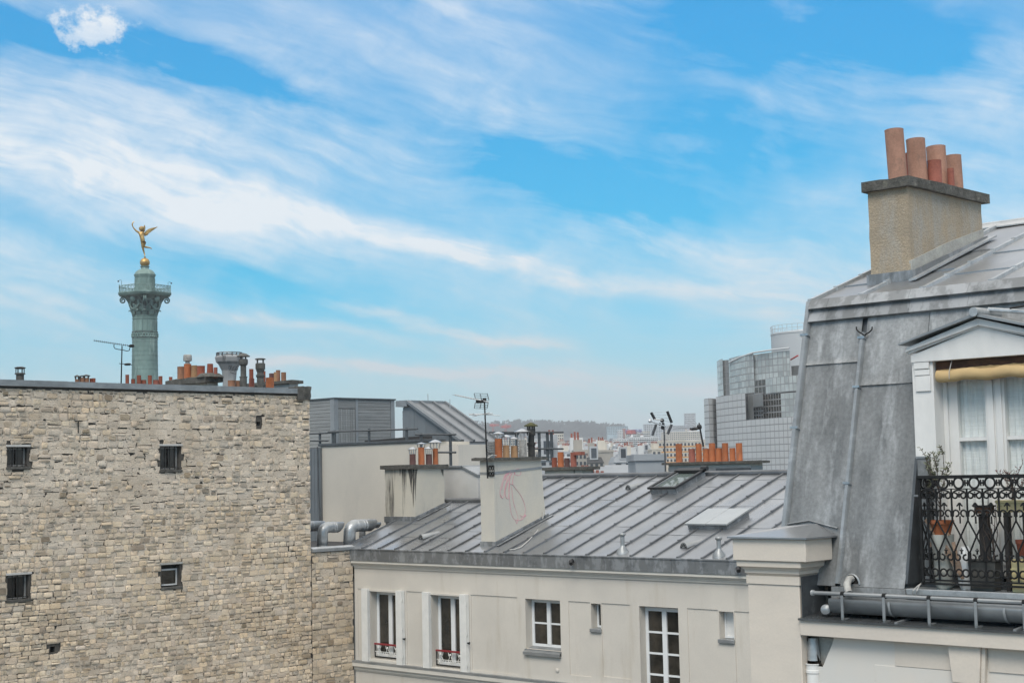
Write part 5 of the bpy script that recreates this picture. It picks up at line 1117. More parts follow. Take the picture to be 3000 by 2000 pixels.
for k in range(4):
    a = vang + math.pi / 2 * k; m_ = MB(); d = V((math.cos(a), math.sin(a), 0)); c = V((cx, cy, 0))
    for sgn in (-1, 1):
        u = V((-d.y, d.x, 0)) * sgn; pts = []
        for j in range(22):
            t = j / 21; th = t * 3.6 * math.pi * .75; rr = 26 * (1 - .75 * t)
            pts.append(c + d * (178 + math.sin(th) * rr) * s_ + u * 7 * s_ + V((0, 0, hc(800) + math.cos(th) * rr * s_)))
        m_.path([c + d * 112 * s_ + u * 25 * s_ + V((0, 0, hc(880))), c + d * 135 * s_ + u * 14 * s_ + V((0, 0, hc(810))), c + d * 160 * s_ + u * 8 * s_ + V((0, 0, hc(778)))] + pts, 6 * s_, 5)
    m_.build('volute', 'bronze', cap_)
    a2 = a + math.pi / 4; d = V((math.cos(a2), math.sin(a2), 0)); u = V((-d.y, d.x, 0)); m_ = MB()
    m_.path([c + d * (118 + 14 * math.sin(t * math.pi)) * s_ + u * (t - .5) * 150 * s_ * .8 + V((0, 0, hc(830 + 48 * math.sin(t * math.pi)))) for t in [j / 8 for j in range(9)]], 6 * s_, 5)
    c3 = c + d * 140 * s_ + V((0, 0, hc(790))); m_.lathe(c3 - d * .0, [(26 * s_, -.3), (30 * s_, 0), (16 * s_, 14 * s_), (2 * s_, 20 * s_)], 10, d); m_.build('garland', 'bronze', cap_)
def sqring(r, cut):                              # a square with clipped corners, one corner to the viewer
    out = []
    for k in range(4):
        a = vang + math.pi / 2 * k; d = V((math.cos(a), math.sin(a), 0)); u = V((-d.y, d.x, 0)); out += [V((cx, cy, 0)) + (d * r - u * cut) * s_, V((cx, cy, 0)) + (d * r + u * cut) * s_]
    return out
m_ = MB(); n = 8
rings = [(165, 40, 772), (205, 52, 762), (212, 55, 750), (216, 56, 747), (216, 56, 738), (200, 50, 736)]
for r, c_, y in rings: m_.v += [p + V((0, 0, hc(y))) for p in sqring(r, c_)]
for i in range(len(rings) - 1):
    for j in range(n): m_.f.append((i * n + j, i * n + (j + 1) % n, (i + 1) * n + (j + 1) % n, (i + 1) * n + j))
m_.f += [tuple(range(n))[::-1], tuple(range((len(rings) - 1) * n, len(rings) * n))]; m_.build('abacus', 'bronze', mon, smooth=0)
sq = sqring(207, 54); rail_o = MB()
for y, r in ((683, 3.2), (738, 3.0)): rail_o.path([p + V((0, 0, hc(y))) for p in sq], r * s_, 5, closed=True)
rail_o = rail_o.build('balustrade', 'bronze', mon)
for j in range(8):
    a, b = sq[j], sq[(j + 1) % 8]; nseg = 3 if j % 2 == 0 else 6
    for i in range(nseg):
        p = a + (b - a) * (i / nseg); q = a + (b - a) * ((i + 1) / nseg); m_ = MB()
        m_.tube(p + V((0, 0, hc(740))), p + V((0, 0, hc(675 if i == 0 else 682))), (4 if i == 0 else 2.4) * s_, n=5)
        c = (p + q) / 2; u = (q - p); z0, z1_ = hc(736), hc(686)
        m_.path([c + u * x + V((0, 0, z0 + (z1_ - z0) * y)) for x, y in ((-.38, .02), (.2, .35), (.0, .6), (-.2, .4), (.38, .02))], 2.0 * s_, 4)
        m_.path([c + u * x + V((0, 0, z0 + (z1_ - z0) * y)) for x, y in ((-.38, .98), (.2, .65), (.25, .8), (.05, .85), (.38, .98))], 2.0 * s_, 4)
        m_.build('baluster', 'bronze', rail_o, smooth=0)
m_ = MB(); m_.lathe((cx, cy, 0), [(r * s_, hc(y)) for r, y in ((100, 737), (98, 728), (90, 724), (88, 690), (82, 686), (80, 610), (84, 606), (84, 600), (89, 592), (90, 584), (86, 581))], 32); lan = m_.build('lantern', 'bronze', mon)
m_ = MB()
for k in range(12): a = k * math.pi / 6; d = V((math.cos(a), math.sin(a), 0)); u = V((-d.y, d.x, 0)); c = V((cx, cy, 0)) + d * 81 * s_; m_.hexa([c - u * 9 * s_ + V((0, 0, hc(684))), c + u * 9 * s_ + V((0, 0, hc(684))), c + u * 9 * s_ + d * 3 * s_ + V((0, 0, hc(684))), c - u * 9 * s_ + d * 3 * s_ + V((0, 0, hc(684))), c - u * 9 * s_ + V((0, 0, hc(612))), c + u * 9 * s_ + V((0, 0, hc(612))), c + u * 9 * s_ + d * 3 * s_ + V((0, 0, hc(612))), c - u * 9 * s_ + d * 3 * s_ + V((0, 0, hc(612)))])
m_.build('pilasters', 'bronze', lan, smooth=0)
m_ = MB(); m_.lathe((cx, cy, 0), [(r * s_, hc(y)) for r, y in ((86, 582), (82, 572), (70, 556), (54, 545), (36, 538), (33, 530), (32, 522), (38, 519), (40, 515), (34, 512))], 32); m_.build('dome', 'bronze', mon)
zc_ = hc(482); m_ = MB(); rb = 41 * s_; m_.lathe((cx, cy, zc_), [(rb * math.cos(t), rb * math.sin(t) * .95) for t in [(-80 + 16 * k) * math.pi / 180 for k in range(11)]] + [(8 * s_, hc(432) - zc_)], 24); m_.build('ball', 'gold', mon)
for sgn in (-1, 1):                              # floodlights
    u = V((-va.y, va.x, 0)) * sgn; c = V((cx, cy, 0)) + u * 190 * s_; yt = 645 if sgn > 0 else 632
    m_ = MB(); m_.path([c + V((0, 0, hc(740))), c + V((0, 0, hc(yt))), c + u * 10 * s_ + V((0, 0, hc(yt - 3))), c + u * 22 * s_ + V((0, 0, hc(yt + 2)))], 1.6 * s_, 4); lp = m_.build('lamp_arm', 'bronzedark', mon)
    m_ = MB(); m_.lathe(c + u * 26 * s_ + V((0, 0, hc(yt + 8))), [(2 * s_, -7 * s_), (6 * s_, -4 * s_), (6 * s_, 4 * s_), (2 * s_, 7 * s_)], 8); m_.build('floodlight', 'plastic', lp)
# gilded winged figure: skin over a skeleton in the plane facing the viewer
rx = V((va.y, -va.x, 0)) * -1.0
rx = V((-va.y, va.x, 0))
if (R.transposed() @ rx).x < 0: rx = -rx
foot = V((cx, cy, hc(428)))
hs_ = .1658 * SC
def sp(x, y, dz=0.0): return foot + rx * ((x - 497) * hs_) + V((0, 0, 1)) * ((652 - y) * hs_) + va * dz
J = [(462, 372, 0, .40), (448, 320, .05, .40), (440, 270, .05, .48), (440, 225, .08, .24), (444, 178, .12, .40),        # pelvis spine chest neck head
     (405, 236, .05, .27), (345, 205, .15, .19), (300, 150, .2, .14), (287, 122, .2, .10),                               # raised arm
     (476, 236, .0, .27), (512, 272, -.1, .19), (548, 248, .05, .14), (562, 236, .1, .10),                                # other arm
     (450, 400, .05, .34), (462, 505, .05, .26), (487, 600, .0, .15), (497, 642, .1, .12), (488, 652, .3, .08),           # standing leg
     (482, 400, .1, .34), (484, 492, .25, .25), (560, 494, -.15, .17), (600, 502, -.2, .12), (616, 526, -.2, .08)]         # bent leg
E_ = [(0, 1), (1, 2), (2, 3), (3, 4), (2, 5), (5, 6), (6, 7), (7, 8), (2, 9), (9, 10), (10, 11), (11, 12), (0, 13), (13, 14), (14, 15), (15, 16), (16, 17), (0, 18), (18, 19), (19, 20), (20, 21), (21, 22)]
me = bpy.data.meshes.new('statue'); pv = [sp(x, y, d) for x, y, d, _ in J]; o0 = foot.copy()
me.from_pydata([p - o0 for p in pv], E_, []); st_o = bpy.data.objects.new('statue', me); C.objects.link(st_o); st_o.location = o0; WLOC[st_o.name] = o0
st_o['label'] = 'gilded winged figure balancing on one foot with an arm raised, on the column'; st_o['category'] = 'statue'
st_o.modifiers.new('skin', 'SKIN'); sv = me.skin_vertices[0].data
for i, (_, _, _, r) in enumerate(J): sv[i].radius = (r * .70, r * .70)
sv[0].use_root = True
sb = st_o.modifiers.new('sub', 'SUBSURF'); sb.levels = 2; sb.render_levels = 2; me.materials.append(M['gold'])
def wing(pts, dz, fan):
    m_ = MB(); n = len(pts); A_ = [sp(x, y, dz + .12) for x, y in pts]; B_ = [sp(x, y, dz - .05) for x, y in pts]
    m_.add(A_ + B_, [tuple(range(n)), tuple(range(2 * n - 1, n - 1, -1))] + [(i, (i + 1) % n, n + (i + 1) % n, n + i) for i in range(n)]); w_ = m_.build('wing', 'gold', st_o, smooth=0)
    for a, b in fan: m_ = MB(); m_.path([sp(*a, dz + .16), sp(*b, dz + .16)], [.13, .06], 5); m_.build('feather', 'gold', w_)
wing([(486, 236), (515, 196), (560, 162), (620, 140), (718, 120), (690, 142), (655, 166), (620, 196), (585, 222), (556, 246), (545, 268), (512, 284), (488, 290)], -.35, [((520, 205), (715, 122)), ((518, 225), (660, 165)), ((510, 245), (600, 212)), ((500, 262), (558, 250))])
wing([(458, 205), (470, 150), (492, 88), (504, 112), (506, 150), (496, 200), (480, 222)], -.35, [((470, 190), (492, 95)), ((482, 200), (502, 125))])
m_ = MB(); m_.path([sp(x, y, .25) for x, y in ((290, 130), (280, 100), (286, 70), (300, 50), (318, 46))], [.07, .10, .09, .07, .05], 6); m_.build('torch', 'gold', st_o)
m_ = MB(); c = sp(446, 172, .06); m_.lathe(c + V((0, 0, -.12)), [(.30, -.1), (.44, .1), (.42, .35), (.22, .52), (.02, .56)], 10); m_.build('hair', 'gold', st_o)

# ================================================================== MANSARD BUILDING (right)
YR = 13.0; XG = -9.2; XQ = -2.5
man = T('mansard_building', 'near mansard building with a dormer window, iron balcony and tall tan chimney', 'building', (-6, YR + 2, 0))
vb = onX(zG(520, 95), XG); vt = onX(zT(75, 900), XG); v2 = onX(zT(730, 575), XG)
ms = (vt.z - vb.z) / (vt.y - vb.y)                          # mansard steepness
ym = lambda z: vb.y + (z - vb.z) / ms
MN = V((0, -ms, 1)).normalized() * 1; MN = V((0, -(vt.z - vb.z), (vt.y - vb.y))).normalized()
us_ = (v2.z - vt.z) / (v2.y - vt.y); yu = lambda z: vt.y + (z - vt.z) / us_; zu = lambda y: vt.z + (y - vt.y) * us_
UN = V((0, -us_, 1)).normalized()
def onM(p, off=0.0): return onPl(p, vb + MN * off, MN)
def onU(p, off=0.0): return onPl(p, vt + UN * off, UN)
rdg = onU(zT(2352, 62)); YRG = onU(zT(1925, 108)).y
ZBASE = 15.80; YB = ym(ZBASE)
XD0, XD1 = -7.73, -6.205; YDF = 13.60; XAP = (XD0 + XD1) / 2
mb = MB()
prof = [(YR + .55, 0), (YR + .55, ZBASE - .02), (YB + .02, ZBASE), (ym(vt.z) + .02, vt.z - .02), (YRG, zu(YRG) - .03), (YRG + 4.2, zu(YRG) - 1.5), (YRG + 4.2, 0)]
prof_d = [(YR + .55, 0), (YR + .55, ZBASE + .05), (14.6, ZBASE + .05), (14.6, 18.05), (ym(18.05) + .02, 18.05), (ym(vt.z) + .02, vt.z - .02), (YRG, zu(YRG) - .03), (YRG + 4.2, zu(YRG) - 1.5), (YRG + 4.2, 0)]
for a, b, pf in ((XG + .01, XD0, prof), (XD0, XD1, prof_d), (XD1, XQ, prof)): mb.prism([(a, y, z) for y, z in pf], (b - a, 0, 0))
body = mb.build('roof', 'zincdark', man, smooth=0)
rm = random.Random(31)
def msheet(x0, x1, z0, z1, name='zinc_sheet', m='zincold', off=.006, par=None, nx=6, nz=14, amp=.006, lip=True):
    m_ = MB(); ph = rm.uniform(0, 20)
    for j in range(nz + 1):
        for i in range(nx + 1):
            z = z0 + (z1 - z0) * j / nz; x = x0 + (x1 - x0) * i / nx
            k = off + (.018 if j == 0 and lip else .008 * (1 - j / nz)) + amp * math.sin(x * 6 + ph) * math.sin(z * 4.3 + ph * 1.7) * math.sin(math.pi * i / nx)
            m_.v.append(V((x, ym(z), z)) + MN * k)
    for j in range(nz):
        for i in range(nx): k = j * (nx + 1) + i; m_.f.append((k, k + 1, k + nx + 2, k + nx + 1))
    if lip:
        n0 = len(m_.v); m_.v += [m_.v[i] - MN * .03 - V((0, 0, .004)) for i in range(nx + 1)]
        for i in range(nx): m_.f.append((i, n0 + i, n0 + i + 1, i + 1))
    return m_.build(name, m, par or body, smooth=40, fix=False)
xroll = onM(z1(590, 700)).x
zs1 = onM(z1(400, 490)).z; zs2 = onM(z1(800, 622)).z; zf0 = onM(z1(500, 196), .03).z; zf1 = onM(z1(500, 116), .03).z; zf2 = vt.z
msheet(XG + .06, xroll - .03, zs1 + .006, zf0 + .04); msheet(XG + .06, xroll - .03, ZBASE + .0, zs1 + .02)
msheet(xroll + .03, XD0 - .004, zs2 + .006, zf0 + .04); msheet(xroll + .03, XD0 - .004, ZBASE, zs2 + .02)
msheet(XD0 + .002, XD1 - .002, 18.06, zf0 + .04, nz=4); msheet(XD1 + .004, XQ, ZBASE, zf0 + .04)
def mroll(x, z0, z1_, w_=.028, h=.045, clips=()):
    m_ = MB(); A = V((x, ym(z0), z0)); B = V((x, ym(z1_), z1_)); n = 6; pr_ = [(-w_, 0), (-w_ * .9, h * .6), (-w_ * .5, h), (w_ * .5, h), (w_ * .9, h * .6), (w_, 0)]
    m_.add([P_ + V((a, 0, 0)) + MN * b for P_ in (A, B) for a, b in pr_], [(i, i + 1, n + i + 1, n + i) for i in range(n - 1)] + [(0, 1, 2, 3, 4, 5), (11, 10, 9, 8, 7, 6)])
    r_ = m_.build('roof_roll', 'gutter', body, smooth=50)
    for zc in clips:
        m_ = MB(); c = V((x, ym(zc), zc)) + MN * h * .5; m_.hexa([c + V((sx * w_ * 1.25, 0, 0)) + MN * k + V((0, 0, dz)) for dz in (-.012, .012) for sx, k in ((-1, -.02), (1, -.02), (1, .035), (-1, .035))]); m_.build('clip', 'steel', r_, smooth=0)
    return r_
mroll(XG + .02, ZBASE + .5, zf2, .04, .06, (onM(z1(235, 305)).z, onM(z1(178, 910)).z))
mroll(xroll, ZBASE + .02, onM(z1(625, 285)).z, .032, .05, (onM(z1(625, 320)).z, onM(z1(592, 642)).z, onM(z1(518, 1272)).z))
m_ = MB()                                            # little forked hook at the top of the roll
for s_ in (-1, 1): m_.path([onM(z1(632 + s_ * a, b), .05) for a, b in ((0, 300), (14, 285), (34, 275), (50, 258), (52, 240))], .008, 5)
m_.build('hook', 'iron', body)
# flashing bands under the break of the roof
xs = [XG + .045, -8.92, -8.45, -7.95, -7.3, -6.4, -5.4, -4.2, XQ]
for i, (a, b) in enumerate(zip(xs, xs[1:])):
    for z0, z1_, o0, o1 in ((zf0, zf1 + .012, .060, .030), (zf1, zf2 + .02, .085, .045)):
        m_ = MB(); A = lambda x, z, o: V((x, ym(z), z)) + MN * o
        m_.hexa([A(a, z0, 0), A(b - .003, z0, 0), A(b - .003, z0, o0), A(a, z0, o0), A(a, z1_, 0), A(b - .003, z1_, 0), A(b - .003, z1_, o1), A(a, z1_, o1)]); m_.build('flashing', 'zincband', body, smooth=0)
# upper slope: sheets and rolls
xr_ = [XG + .03] + [onU(zT(*p)).x for p in ((545, 885), (1165, 835), (1885, 765))]
stp = (xr_[3] - xr_[1]) / 2; xr_ += [xr_[3] + stp * k for k in range(1, 9) if xr_[3] + stp * k < XQ]
for i, (a, b) in enumerate(zip(xr_, xr_[1:] + [XQ])):
    cuts = [vt.y - .04, vt.y + (.9 if i % 2 else .62), vt.y + (1.75 if i % 2 else 1.5), YRG]
    for p, q in zip(cuts, cuts[1:]):
        m_ = MB(); nx, ny = 4, 5; ph = rm.uniform(0, 9)
        for j in range(ny + 1):
            for k in range(nx + 1):
                x = a + .02 + (b - a - .04) * k / nx; y = p + (q + .03 - p) * j / ny
                m_.v.append(V((x, y, zu(y) + .004 + .014 * (1 - j / ny) + .003 * math.sin(x * 8 + ph) * math.sin(y * 5 + ph))))
        for j in range(ny):
            for k in range(nx): c = j * (nx + 1) + k; m_.f.append((c, c + 1, c + nx + 2, c + nx + 1))
        n0 = len(m_.v); m_.v += [m_.v[k] - V((0, 0, .02)) for k in range(nx + 1)]; m_.f += [(k, n0 + k, n0 + k + 1, k + 1) for k in range(nx)]
        m_.build('zinc_sheet', 'zinc', body, smooth=30, fix=False)
for x in xr_:
    m_ = MB(); y = vt.y - .03; segs = [y]
    while y < YRG - .4: y += .52; segs.append(y)
    segs[-1] = YRG
    def sec(yy, wd, hh): return [(x - wd, yy, zu(yy)), (x - wd * .75, yy, zu(yy) + hh), (x + wd * .75, yy, zu(yy) + hh), (x + wd, yy, zu(yy))]
    for p, q in zip(segs, segs[1:]):
        for A, B in ((sec(p, .028, .05), sec(q + .01, .025, .043)), (sec(p - .006, .033, .056), sec(p + .014, .033, .055))): m_.add(A + B, [(0, 1, 2, 3), (7, 6, 5, 4), (0, 4, 5, 1), (1, 5, 6, 2), (2, 6, 7, 3)])
    m_.build('roof_roll', 'galv', body, smooth=0, fix=False)
m_ = MB(); m_.path([(XG, YRG, zu(YRG) + .02), (XQ, YRG, zu(YRG) + .02)], .05, 8); m_.hexa([(XG, YRG - .16, zu(YRG - .16) + .02), (XQ, YRG - .16, zu(YRG - .16) + .02), (XQ, YRG, zu(YRG) + .02), (XG, YRG, zu(YRG) + .02), (XG, YRG - .16, zu(YRG - .16) + .035), (XQ, YRG - .16, zu(YRG - .16) + .035), (XQ, YRG, zu(YRG) + .06), (XG, YRG, zu(YRG) + .06)]); m_.build('ridge_cap', 'galv', body, smooth=30)
# ---- tall tan chimney on the upper slope
nb = onU(zC(628, 1345)); X = nb.x; y0 = nb.y; x0 = onY(zC(292, 1345), y0).x; y1 = onX(zC(1224, 1030), X).y
ztc = zat(X, y0, zC(0, 553)[1])
ch = shaft(x0, X, y0, y1, zu(y0) - .1, ztc, 0, 17).build('chimney', 'roughcast', man, label='tall tan roughcast chimney with large terracotta tubes')
# sloping cement patch low on the side, and a ragged one at the foot of the front
m_ = MB(); z0_, z1_ = zu(y0), zu(y1); a = zat(X, y0, zC(0, 1175)[1]); b = zat(X, y1, zC(0, 915)[1])
m_.prism([(X - .02, y0 + .004, z0_), (X - .02, y1 + .004, z1_), (X - .02, y1 + .004, b), (X - .02, (y0 + y1) * .5, (a + b) / 2 + .02), (X - .02, y0 + .004, a)], (.032, 0, 0)); m_.build('cement_patch', 'cement', ch, smooth=0)
m_ = MB(); a = zat(X, y0, zC(0, 1318)[1]); rp = random.Random(3); npt = 9; top = [(x0 + (X - x0) * k / npt, y0 - .014, zat(X, y0, zC(0, 1262)[1]) + rp.uniform(-.012, .012)) for k in range(npt + 1)]
m_.prism([(x0 - .01, y0 - .014, zu(y0)), (X + .01, y0 - .014, zu(y0))] + top[::-1], (0, .03, 0)); m_.build('mortar_fillet', 'stuccotan', ch, smooth=0) if 'stuccotan' in M else m_.build('mortar_fillet', 'roughcast', ch, smooth=0)
m_ = MB(); e = .035; h = .11
m_.box(x0 - e, X + e, y0 - e, y0 + .02, zu(y0) - .05, zu(y0) + h); m_.prism([(X - .01, y0, zu(y0) - .02), (X - .01, y1 + .05, zu(y1) - .02), (X - .01, y1 + .05, zu(y1) + h * .8), (X - .01, y0, zu(y0) + h)], (e + .012, 0, 0))
m_.box(x0 - e, x0 + .01, y0, y1, zu(y0) - .05, zu(y0) + h)
fl = m_.build('flashing', 'zincband', ch, smooth=0)
m_ = MB(); m_.prism([(X + e, y0 - .12, zu(y0 - .12) + .02), (X + e, y1 + .1, zu(y1 + .1) + .03), (X + e + .09, y1 + .1, zu(y1 + .1) + .035), (X + e + .09, y0 - .12, zu(y0 - .12) + .03)], (0, 0, .02)); m_.build('flashing', 'galv', ch, smooth=0)
nx_ = onX(zC(613, 466), X + .0); zs_ = zat(X + .06, y0 - .06, zC(0, 466)[1]); zc0 = zat(X + .06, y0 - .06, zC(0, 530)[1])
sx0 = onY(zC(208, 550), y0 - .06).x; sy1 = onX(zC(1282, 700), X + .06).y
slab_box(sx0, X + .06, y0 - .06, sy1, ztc - .01, zs_, 23, .007).build('cap', 'slab', ch)
xmid = (sx0 + X + .06) / 2
def tpot(xa, xb, yt, yb, dx, mk, lean):
    c = zC((xa + xb) / 2, yb); q = onX(c, xmid + dx); q.z = zs_; D = depth(q); r = (xb - xa) / 2 * .3508 * D / F
    zt = zat(q.x, q.y, zC(0, yt)[1]); p = pot(ch, q, r, zs_ - .01, zt, 'pot_' + mk, tilt=lean, n=24)
    m_ = MB(); m_.lathe((q.x, q.y, zs_ - .005), [(r * 1.22, 0), (r * 1.12, .02), (r * 1.02, .03)], 20); m_.build('collar', 'pot_pink', p)
LN = (-.050, .012)
tpot(437, 592, 84, 455, .0, 'pink', LN); tpot(612, 768, 164, 500, .0, 'pink', (-.045, .01)); tpot(780, 938, 226, 552, .0, 'pink', (-.045, .01)); tpot(938, 1064, 300, 598, -.02, 'pink', (-.03, .0))
tpot(588, 684, 280, 475, -.16, 'brick', (-.01, 0)); tpot(770, 884, 345, 520, .14, 'brick', (-.01, 0)); tpot(935, 990, 410, 572, .16, 'brick', (-.01, 0))
# ---- facade below
zfa = onY(zG(655, 812), YR).z; zfb = onY(zG(670, 940), YR).z; XPL, XPR = onY(zG(250, 900), YR).x, onY(zG(642, 900), YR).x
YWA = YR + .10
wf = Fr((0, YWA, 0), (1, 0, 0), (0, -1, 0)); rf = Fr((0, YR, 0), (1, 0, 0), (0, -1, 0))
# wall, with the broken plaster opening at the downpipe
hb = [onY(zG(*p), YWA) for p in ((672, 1165), (684, 1000), (692, 948), (896, 962), (884, 1010), (850, 1085), (828, 1140), (812, 1180))]
xh = max(p.x for p in hb); xlh = XPR
mb = MB()
mb.add([p for p in hb] + [p + V((0, .07, 0)) for p in hb], [(i, (i + 1) % 8, 8 + (i + 1) % 8, 8 + i) for i in range(8)])
mb.poly(*[p + V((0, .07, 0)) for p in hb]); mb.build('broken_plaster', 'cement', man, smooth=0)
mb = MB(); zl = hb[7].z
mb.poly((xlh, YWA, 0), (XQ, YWA, 0), (XQ, YWA, zl), (xlh, YWA, zl))
rt_ = [hb[7], hb[6], hb[5], hb[4], hb[3]]; top_ = zfb + .02
mb.poly(*[V(p) for p in rt_], V((hb[3].x, YWA, top_)), V((XQ, YWA, top_)), V((XQ, YWA, zl)))
lf = [hb[0], hb[1], hb[2]]; mb.poly(V((xlh, YWA, zl)), V((hb[7].x, YWA, zl)), *lf[:1], *lf[1:], V((hb[2].x, YWA, top_)), V((xlh, YWA, top_)))
mb.build('wall', 'palewall', man, smooth=0, fix=False)
# raised plaster panels and the keystone
kx0, kx1 = onY(zG(1766, 1030), YR + .03).x, onY(zG(2040, 1045), YR + .03).x; kb0, kb1 = onY(zG(1802, 1300), YR + .03).x, onY(zG(2032, 1300), YR + .03).x; kz = onY(zG(1800, 1300), YR + .03).z
m_ = MB(); m_.prism([(kx0, YR + .03, zfb), (kx1 - .03, YR + .03, zfb), (kb1 - .03, YR + .03, kz - .0), (kb0, YR + .03, kz)], (0, .1, 0)); m_.build('keystone', 'pilaster', man, bevel=.006)
m_ = MB(); m_.prism([(kx1 - .028, YR + .05, zfb), (kx1 + .01, YR + .05, zfb), (kb1 + .012, YR + .05, kz), (kb1 - .028, YR + .05, kz)], (0, .06, 0)); m_.build('keystone_edge', 'pilaster', man, bevel=.004)
za_ = onY(zG(2100, 1220), YWA).z
m_ = MB(); wf.box(m_, kx1 + .015, XQ, -.02, .012, za_, zfb - .001); m_.build('plaster_panel', 'pilaster', man, bevel=.004)
zq = onY(zG(1400, 1180), YWA).z; xq = onY(zG(1210, 1180), YWA).x
m_ = MB(); wf.box(m_, xq, kx0 + .03, -.02, .006, kz - .3, zq); m_.build('plaster_panel', 'palewall', man, bevel=.004)
m_ = MB(); wf.box(m_, onY(zG(1370, 1180), YWA).x, kx0 - .005, -.02, .010, zq + .005, zfb - .001); m_.build('plaster_panel', 'pilaster', man, bevel=.003)
# fascia board, ledge and gutter
m_ = MB(); rf.box(m_, XPR + .003, XQ, -.3, .02, zfb, zfa - .004); m_.build('fascia', 'pilaster', man, bevel=.006)
jn = [XPR + .002, onY(zG(1380, 850), YR - .03).x, onY(zG(2290, 905), YR - .03).x, -5.2, -4, XQ]
for a, b in zip(jn, jn[1:]):
    m_ = MB(); m_.prism([(a, YR - .045, zfa - .015), (a, YR - .045, zfa + .006), (a, YB + .1, zfa + .05), (a, YB + .1, zfa + .03), (a, YR - .03, zfa - .004)], (b - a - .002, 0, 0)); l_ = m_.build('ledge_sheet', 'zincwet', man, smooth=0)
    m_ = MB(); m_.prism([(b - .02, YR - .045, zfa + .006), (b - .02, YB + .1, zfa + .05), (b - .02, YB + .1, zfa + .065), (b - .02, YR - .045, zfa + .022)], (.03, 0, 0)); m_.build('standing_seam', 'gutter', l_, smooth=0)
gq = onY(zG(890, 700), YR + .08); zg_top = onY(zG(890, 622), YR + .02).z; zg_bot = onY(zG(890, 775), YR + .08).z; gr = (zg_top - zg_bot) * .62
gy = YR + .02 + gr; gxl = onY(zG(862, 640), YR + .05).x; n = 14
m_ = MB(); cz = zg_bot + gr
for x in (gxl, XQ): m_.v += [V((x, gy + gr * math.cos(t), cz + gr * math.sin(t))) for t in [math.pi * .93 + math.pi * 1.14 * k / n for k in range(n + 1)]]
m_.f = [(k, k + 1, n + 2 + k, n + 1 + k) for k in range(n)]; m_.poly(*m_.v[:n + 1])
gut = m_.build('gutter', 'gutter', man, smooth=50); q_ = gut.modifiers.new('thick', 'SOLIDIFY'); q_.thickness = .006
m_ = MB(); m_.path([(onY(zG(735, 612), YR + .02).x, YR + .02, zg_top + .0), (XQ, YR + .02, zg_top)], .021, 9); m_.build('gutter_bead', 'gutter', gut)
m_ = MB(); m_.lathe((onY(zG(738, 612), YR + .02).x - .005, YR + .02, zg_top), [(.01, -.02), (.03, -.012), (.03, .012), (.01, .02)], 9, (1, 0, 0)); m_.build('bead_end', 'galv', gut)
for k, xg in enumerate((960, 1278, 1622, 1980, 2350, 2730)):
    x = onY(zG(xg, 700), YR).x; m_ = MB(); m_.box(x - .014, x + .014, YR - .006, YR + .004, zfa + .02, zg_top - .01); m_.box(x - .014, x + .014, YR - .006, YR + .10, zfa + .012, zfa + .024); m_.build('bracket', 'gutter', gut, smooth=0)
    m_ = MB(); m_.lathe((x, YR + .02, zg_top), [(.027, -.018), (.027, .018)], 10, (1, 0, 0)); m_.build('strap', 'iron', gut)
for xg in (1330, 2210):
    x = onY(zG(xg, 700), YR + .05).x; m_ = MB(); m_.v = [V((x + d, gy + (gr + .008) * math.cos(t), cz + (gr + .008) * math.sin(t))) for d in (-.012, .012) for t in [math.pi * .95 + math.pi * .9 * k / 10 for k in range(11)]]; m_.f = [(k, k + 1, 12 + k, 11 + k) for k in range(10)]; m_.build('solder_joint', 'galv', gut)
m_ = MB(); q = onY(zG(840, 745), YR + .1); m_.lathe(q, [(.05, -.05), (.055, 0), (.05, .035), (.02, .05)], 12, (.3, -1, .2)); m_.build('outlet_stub', 'gutter', gut)
# strip of zinc at the foot of the mansard / balcony edge
zs_a = onY(zG(1500, 585), 13.28).z; zs_b = onY(zG(1500, 632), 13.28).z; xsa = onY(zG(1452, 610), 13.28).x
m_ = MB(); m_.box(xsa, XQ, 13.27, 13.64, zs_b, zs_a); bal = m_.build('balcony_floor', 'galv', man, bevel=.006)
m_ = MB(); m_.prism([(XPR + .2, YB - .05, ZBASE - .16), (XPR + .2, YB - .04, ZBASE + .0), (XPR + .2, YB + .1, ZBASE + .01), (XPR + .2, YB + .1, ZBASE - .16)], (xsa - XPR - .205, 0, 0)); m_.build('eaves_strip', 'zincold', man, smooth=0)
# elbow overflow pipe in its arched cut
q = onM(zG(1042, 545), .01); m_ = MB(); rr = .085; pts = [q + V((rr * math.cos(t), -.012, rr * 1.15 * math.sin(t) - .005)) for t in [math.pi * k / 10 for k in range(11)]]
m_.poly(*pts); m_.build('cut_shade', 'holeshade', body, smooth=0)  # flat black half disc painting the shade in the hole
m_ = MB(); m_.path([p + V((0, -.004, 0)) for p in pts], .011, 5); m_.build('arch_lip', 'gutter', body)
m_ = MB(); a = q + V((.0, -.01, .03)); m_.path([a + V((-.01, .06, .02)), a + V((0, -.06, .015)), a + V((0, -.10, -.03)), a + V((.035, -.14, -.085)), a + V((.06, -.16, -.11))], .036, 10); m_.build('overflow_pipe', 'pot_white', man)
m_ = MB()
for dx, dz in ((0, 0), (.03, .006)): m_.path([onY(zG(1497 + dx * 1000, 632), 13.24), onY(zG(1502 + dx * 1000, 600), 13.22), onY(zG(1535 + dx * 400, 565), 13.25), onY(zG(1562, 545), 13.32)], .006, 5)
m_.build('tie_cord', 'cable', man)
# ---- pilaster with moulded cap and zinc cover
pil = MB(); PF = YR
PB = YR + .52
pil.box(XPL, XPR, PF, PB, 0, onY(zG(400, 552), PF).z); pil.build('pilaster', 'pilaster', man, bevel=.006)
